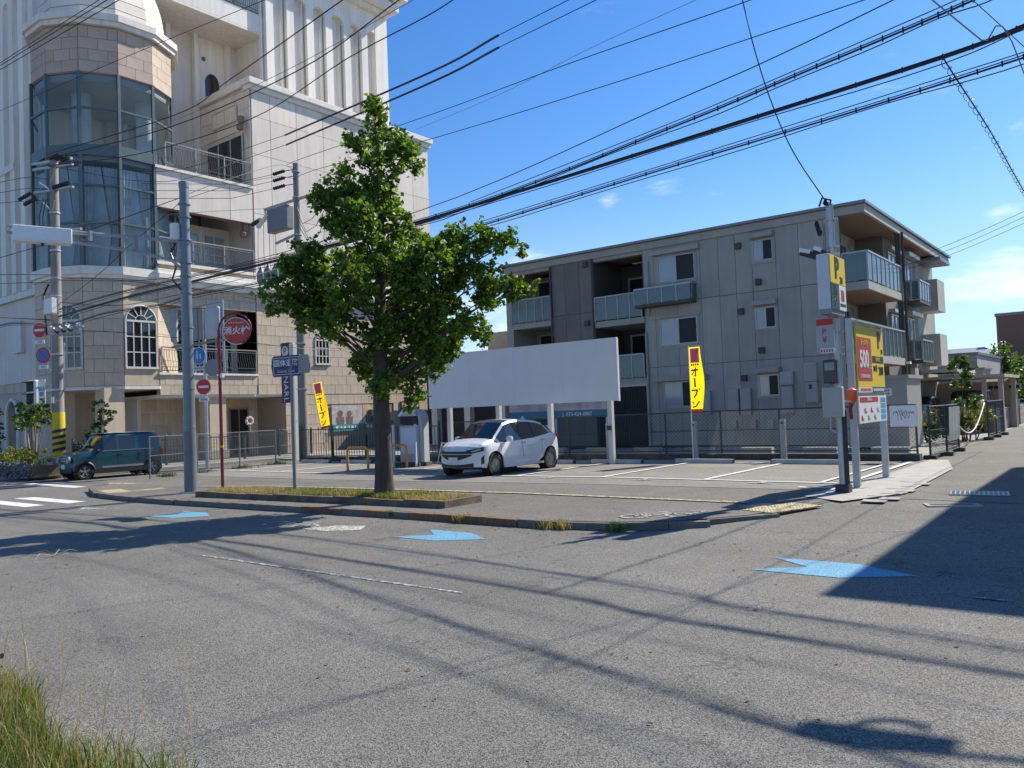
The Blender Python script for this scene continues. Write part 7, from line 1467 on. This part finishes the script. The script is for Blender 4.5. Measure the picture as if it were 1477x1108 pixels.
for i, (x, y, z, a) in enumerate(limbs):
    z0 = max(2.35, z-.30*math.hypot(x, y)-.55) if z > 2.6 else 2.0; k = min(1, z0/8.4); mid = Vector((x*.45+.05, y*.45, lerp(z0, z, .35))); b = MB()
    b.tube([(.03, 0, z0), (x*.2+.03, y*.2, lerp(z0, z, .12)), mid, (x*.8, y*.8, lerp(z0, z, .8)), (x, y, z)], [.04*(1-k*.5), .032*(1-k*.5), .024*(1-k*.4), .015, .006], 7); b.build('limb', BARK, T, smooth=True)
b = MB()
for k in range(160):
    bx0 = blobs[r8.integers(0, len(blobs))]; c = Vector(bx0[:3]); d = Vector(r8.normal(size=3)).normalized(); b.tube([c, c+d*bx0[3]*.5, c+d*bx0[3]*.95+Vector((0, 0, .05))], [.012, .008, .004], 4, False)
b.build('twigs', BARK, T)['kind'] = 'stuff'
def bush(name, label, loc, blobs_, per, size, m, cat='bush', stems=0, stem_m=None, seed=1, tw=.06, group=None, sr=.02):
    t = thing(name, label, cat, loc, group=group); r = np.random.default_rng(seed)
    link('foliage', leaf_mesh('foliage', leaves(cloud(blobs_, per, r, tw, .3), size, r), m), t)
    if stems:
        for k in range(stems):
            q = blobs_[k % len(blobs_)]; b = MB(); x0 = r.uniform(-.15, .15)*(1 if stems > 1 else 0); b.tube([(q[0]*.15+x0, q[1]*.15, -.05), (q[0]*.5+x0+r.uniform(-.1, .1), q[1]*.5, q[2]*.5), (q[0], q[1], q[2])], [sr*1.3, sr, sr*.4], 7); b.build('trunk' if cat == 'tree' else 'stem', stem_m or STEM, t, smooth=True)
    return t
# in front of the hall, left
bush('garden_shrub', 'multi-stemmed shrub with pale thin trunks before the arched doorway', (-34.9, 13.3, -.1), [(-.8, 0, 2.4, .45), (-.2, .1, 2.7, .5), (.5, 0, 2.5, .45), (.9, .2, 2.3, .4), (-.5, .4, 2.1, .35), (.1, -.2, 2.2, .4), (1.2, 0, 2.7, .3), (-1.0, .2, 2.0, .3)], 900, .13, LEAF_B, stems=8, seed=3)
bush('garden_shrub', 'dense dark shrub just right of the concrete pole, behind the teal car', (-33.6, 15.3, -.1), [(0, 0, 1.6, .6), (-.2, .3, 2.2, .5), (.3, .2, 1.2, .6), (.1, 0, 2.6, .3), (-.4, -.2, 1.1, .5)], 900, .12, LEAF_D, stems=3, seed=4)
bush('leftmost_shrub', 'dark slim conifer at the left frame edge', (-37.6, 12.9, -.1), [(0, 0, z, .35) for z in (.6, 1.1, 1.6, 2.1, 2.6)], 1000, .1, LEAF_D, cat='shrub', stems=1, seed=5)
bush('flowering_hedge', 'low yellow-green hedge on the pebble bank at the left edge', (-35.4, 12.9, .35), [(-2.6+k*.42, r8.uniform(-.15, .15), .32+r8.uniform(-.08, .1), .32) for k in range(13)], 1500, .08, LEAF_Y, cat='hedge', seed=6)
pb = MB(); rr = np.random.default_rng(9)
for k in range(900):
    x, y = rr.uniform(-38.5, -32.9), rr.uniform(12.35, 12.7); z = rr.uniform(-.1, .42); s = rr.uniform(.045, .085); c0 = len(pb.v); pb.lathe([(.3, -.8), (.9, -.3), (.9, .35), (.3, .8)], (0, 0, 0), 5)
    pb.xf(Matrix.Translation((x, y+(z*.35), z)) @ Matrix.Rotation(rr.uniform(0, 6.3), 4, Vector(rr.normal(size=3)).normalized()) @ Matrix.Diagonal((s, s*.8, s*.6, 1)), c0)
o = pb.build('pebble_bank', mat('dark_pebbles', (.16, .16, .165), .6, .7, 14)); tag(o, 'bank of dark grey pebbles under the low hedge', 'pebbles', kind='stuff')
bb_ = MB(); bb_.bx(-38.6, -32.85, 12.5, 13.6, -.1, .34); struct(bb_.build('planting_bank', SOIL))
# trees between the two buildings and behind the low annex
bush('garden_tree', 'dark tree behind the low annex, seen through the right branches of the ginkgo', (-29.5, 46, -.1), [(0, 0, 5.2, 1.7), (1.4, .5, 4.4, 1.3), (-1.4, .3, 4.3, 1.4), (.3, -.6, 3.4, 1.4), (2.6, 0, 3.6, 1.0)], 260, .28, LEAF_D, cat='tree', stems=3, stem_m=BARK, seed=12, tw=.2, sr=.1)
bush('garden_shrub', 'bright shrub glimpsed under the billboard between its second and third posts', (-22.4, 30.5, -.1), [(0, 0, 1.2, .6), (.3, 0, 1.8, .45), (-.3, .2, 1.6, .4)], 700, .12, LEAF_Y, stems=3, seed=13)
# right hand side
bush('sapling', 'thin magnolia sapling with leaf clumps on bare stems, behind the alley fence', (-5.15, 33.2, 0), [(.0, 0, 2.95, .24), (.28, .0, 2.72, .22), (-.28, 0, 2.7, .22), (.22, .1, 2.42, .2), (-.2, .1, 2.1, .2), (.18, 0, 2.05, .17), (.35, 0, 1.45, .3), (0, .1, 1.35, .25), (.15, 0, 2.55, .18)], 2300, .12, LEAF_B, cat='tree', stems=9, stem_m=BARK, seed=21, tw=.05, sr=.012)
bush('flowering_shrub', 'pale yellow-green shrub sprawling behind the white rope', (-5.1, 34.6, 0), [(.0, 0, .75, .5), (.4, -.3, 1.0, .4), (-.5, .2, .6, .45), (.3, .5, .55, .45), (.1, -.2, 1.25, .25)], 1500, .085, LEAF_Y, stems=4, seed=22)
bush('low_shrub', 'dark low shrub in the shade beneath the sapling', (-5.7, 32.6, 0), [(0, 0, .5, .5), (.5, 0, .6, .45), (-.5, .2, .45, .45)], 1200, .09, LEAF_D, seed=23)
bush('small_yellow_shrub', 'small yellowish shrub on the gravel by the apartment entrance', (-6.3, 33.2, 0), [(0, 0, .8, .35), (.1, 0, 1.1, .25)], 1500, .08, LEAF_Y, stems=2, seed=24)
bush('broad_tree', 'broad bright green tree in front of the brown building', (-8.2, 70, 0), [(0, 0, 4.2, 1.1), (-.9, 0, 3.8, .9), (.9, 0, 3.7, .9), (0, .3, 3.0, 1.2), (-1.1, .2, 2.9, .8), (1.2, 0, 2.7, .9), (.1, 0, 5.0, .5), (.2, 0, 1.9, 1.0)], 420, .2, LEAF_B, cat='tree', stems=3, stem_m=BARK, seed=31, tw=.14, sr=.08)
bush('edge_tree', 'leafy tree at the right frame edge over the guard rail', (-5.9, 64, 0), [(0, 0, 3.4, .9), (-.5, 0, 2.7, .8), (.6, 0, 2.6, .9), (.8, 0, 3.5, .8), (0, 0, 1.9, .8)], 480, .19, LEAF_B, cat='tree', stems=3, stem_m=BARK, seed=32, tw=.13, sr=.07)
bush('far_hedge', 'dark hedge behind the guard rail at the right edge', (-6.4, 68, 0), [(k*.8-3, 0, .9, .9) for k in range(9)], 420, .2, LEAF_D, cat='hedge', seed=33, tw=.14)
# grass: blades as thin triangles
def blades(n, area, h, w, r, lean=.35, zf=None, bend=True):
    xy = area(n, r); n = len(xy); hh = h*r.uniform(.45, 1.25, n); a = r.uniform(0, 2*PI, n); le = r.normal(0, lean, (n, 2))*hh[:, None]; z0 = np.array([zf(x, y) for x, y in xy]) if zf else np.zeros(n)
    wx = np.stack([np.cos(a), np.sin(a)], 1)*w*r.uniform(.6, 1.3, (n, 1))
    B0 = np.c_[xy-wx, z0]; B1 = np.c_[xy+wx, z0]; M0 = np.c_[xy-wx*.7+le*.35, z0+hh*.6]; M1 = np.c_[xy+wx*.7+le*.35, z0+hh*.6]; Tp = np.c_[xy+le, z0+hh*.95]
    v = np.stack([B0, B1, M1, M0, Tp], 1).reshape(-1, 3); i = np.arange(n)[:, None]*5; f = (i+np.array([[0, 1, 2]])).tolist()+(i+np.array([[0, 2, 3]])).tolist()+(i+np.array([[3, 2, 4]])).tolist()
    return v, f
def grass(name, label, n, area, h, w, m, seed, zf=None, lean=.35, off=(0, 0, 0)):
    r = np.random.default_rng(seed); v, f = blades(n, area, h, w, r, lean, zf); me = bpy.data.meshes.new(name); me.from_pydata(v.tolist(), [], f); me.materials.append(m); o = link(name, me)
    return tag(o, label, 'grass', kind='stuff')
zs_ = lambda x, y: gz(x)+.09
box_ = lambda x0, x1, y0, y1: (lambda n, r: np.c_[r.uniform(x0, x1, n), r.uniform(y0, y1, n)])
def patchy(x0, x1, y0, y1, cs):
    def f(n, r):
        c = np.array(cs)[r.integers(0, len(cs), n)]; p = np.c_[c[:, 0]+r.normal(0, c[:, 2]), c[:, 1]+r.normal(0, c[:, 2]*.6)]; return np.clip(p, (x0, y0), (x1, y1))
    return f
cs = [(-15.6+k*.5, 11+.5*math.sin(k*2.3), .3) for k in range(13)]
grass('dry_grass', 'dry straw-coloured grass across the planter', 11000, box_(-18.0, -10.05, 10.72, 11.48), .12, .006, DRY, 41, zs_)
grass('green_grass', 'tufts of green grass round the tree foot in the planter', 3800, patchy(-18, -10.05, 10.72, 11.48, [(-13.1, 11.2, .4), (-12.4, 10.9, .35), (-14.4, 11.3, .3), (-11.8, 10.9, .3), (-11.2, 11.3, .3), (-13.8, 10.9, .4), (-15.0, 11.1, .25)]), .15, .006, GRASS, 42, zs_)
grass('kerb_weeds', 'weeds sprouting from the kerb joint at the corner', 700, patchy(-11, -5, 9.4, 10.8, [(-7.2, 9.93, .12), (-6.95, 9.95, .07), (-6.1, 10.12, .07), (-8.9, 9.85, .05), (-8.9, 10.0, .05)]), .15, .005, DRY, 43, lambda x, y: -.09)
grass('kerb_weeds', 'green weeds mixed along the kerb below the planter', 600, patchy(-11, -5, 9.4, 10.8, [(-7.2, 9.93, .12), (-6.1, 10.1, .09), (-8.95, 9.9, .06), (-10.6, 9.9, .04)]), .12, .005, GRASS, 44, lambda x, y: -.09)
grass('street_weeds', 'weeds at the foot of the pale chain-link fence', 500, patchy(-29, -26, 13, 22, [(-27.0, 14.6, .2), (-27.3, 16.0, .3), (-27.6, 18.0, .3), (-28.2, 20, .3)]), .18, .01, LEAF_D, 45, lambda x, y: gz(x))
def verge(n, r):
    x = -3.7-5.5*r.random(n)**.9; y = r.uniform(.2, 1, n)*1.0; edge = 2.02+.10*np.sin(x*3)+.16*np.clip(-x-5.2, 0, 3)*.6; return np.c_[x, edge-r.random(n)**1.3*1.15]
vsz = lambda x, y: -.05
flat('verge', [(-12, -3), (-3.5, -3), (-3.55, 1.6), (-4.2, 1.97), (-5.5, 2.0), (-7, 2.15), (-12, 2.5)], SOIL, -.07, .05)
grass('verge_grass', 'lush green grass on the near verge at the bottom left', 8000, verge, .19, .0035, GRASS, 46, vsz, .5)
grass('verge_grass', 'dry stalks among the near verge grass', 2600, verge, .27, .0025, DRY, 47, vsz, .25)
grass('tall_grass', 'few tall thin grass stalks rising over the road at the left edge', 60, patchy(-8, -4, 1.2, 2.4, [(-6.3, 2.0, .4), (-5.4, 1.9, .5), (-6.9, 2.1, .3)]), .62, .0022, DRY, 48, vsz, .4)
bush('verge_weed', 'dark blurred weed clump at the left frame edge', (-6.75, 2.12, -.05), [(0, 0, .12, .18), (-.25, .05, .16, .2), (.25, -.02, .08, .14), (-.5, .1, .2, .22)], 9000, .035, LEAF_D, cat='weed', seed=51, tw=.03)
# loose leaves, seed heads and twigs on the road
r = np.random.default_rng(52); v, f = [], []
lt = MB()
for k in range(260):
    x = r.uniform(-14, -1); y = r.uniform(3.2, 9.6) if k % 3 else r.normal(9.6, .15); s = r.uniform(.012, .03); a = r.uniform(0, 6.3); z = gz(x)-.094; c_, s_ = math.cos(a)*s, math.sin(a)*s
    lt.add([(x-c_, y-s_, z), (x+s_*.5, y-c_*.5, z+.008), (x+c_, y+s_, z), (x-s_*.5, y+c_*.5, z+.004)], [(0, 1, 2), (0, 2, 3)])
tag(lt.build('fallen_leaves', mat('dead_leaf', (.16, .12, .07), .9, .4, 30)), 'small dead leaves scattered over the road', 'leaf litter', kind='stuff')
tw = thing('fallen_twig', 'dry branching twig lying on the road at the left', 'twig', (-12.3, 4.95, gz(-12.3)-.09)); b = MB()
for k in range(7): a = r.uniform(0, 6.3); b.tube([(0, 0, .01), (.25*math.cos(a), .2*math.sin(a), .07), (.5*math.cos(a+.3), .35*math.sin(a+.3), .02)], [.006, .005, .002], 4)
b.build('twig', STEM, tw)
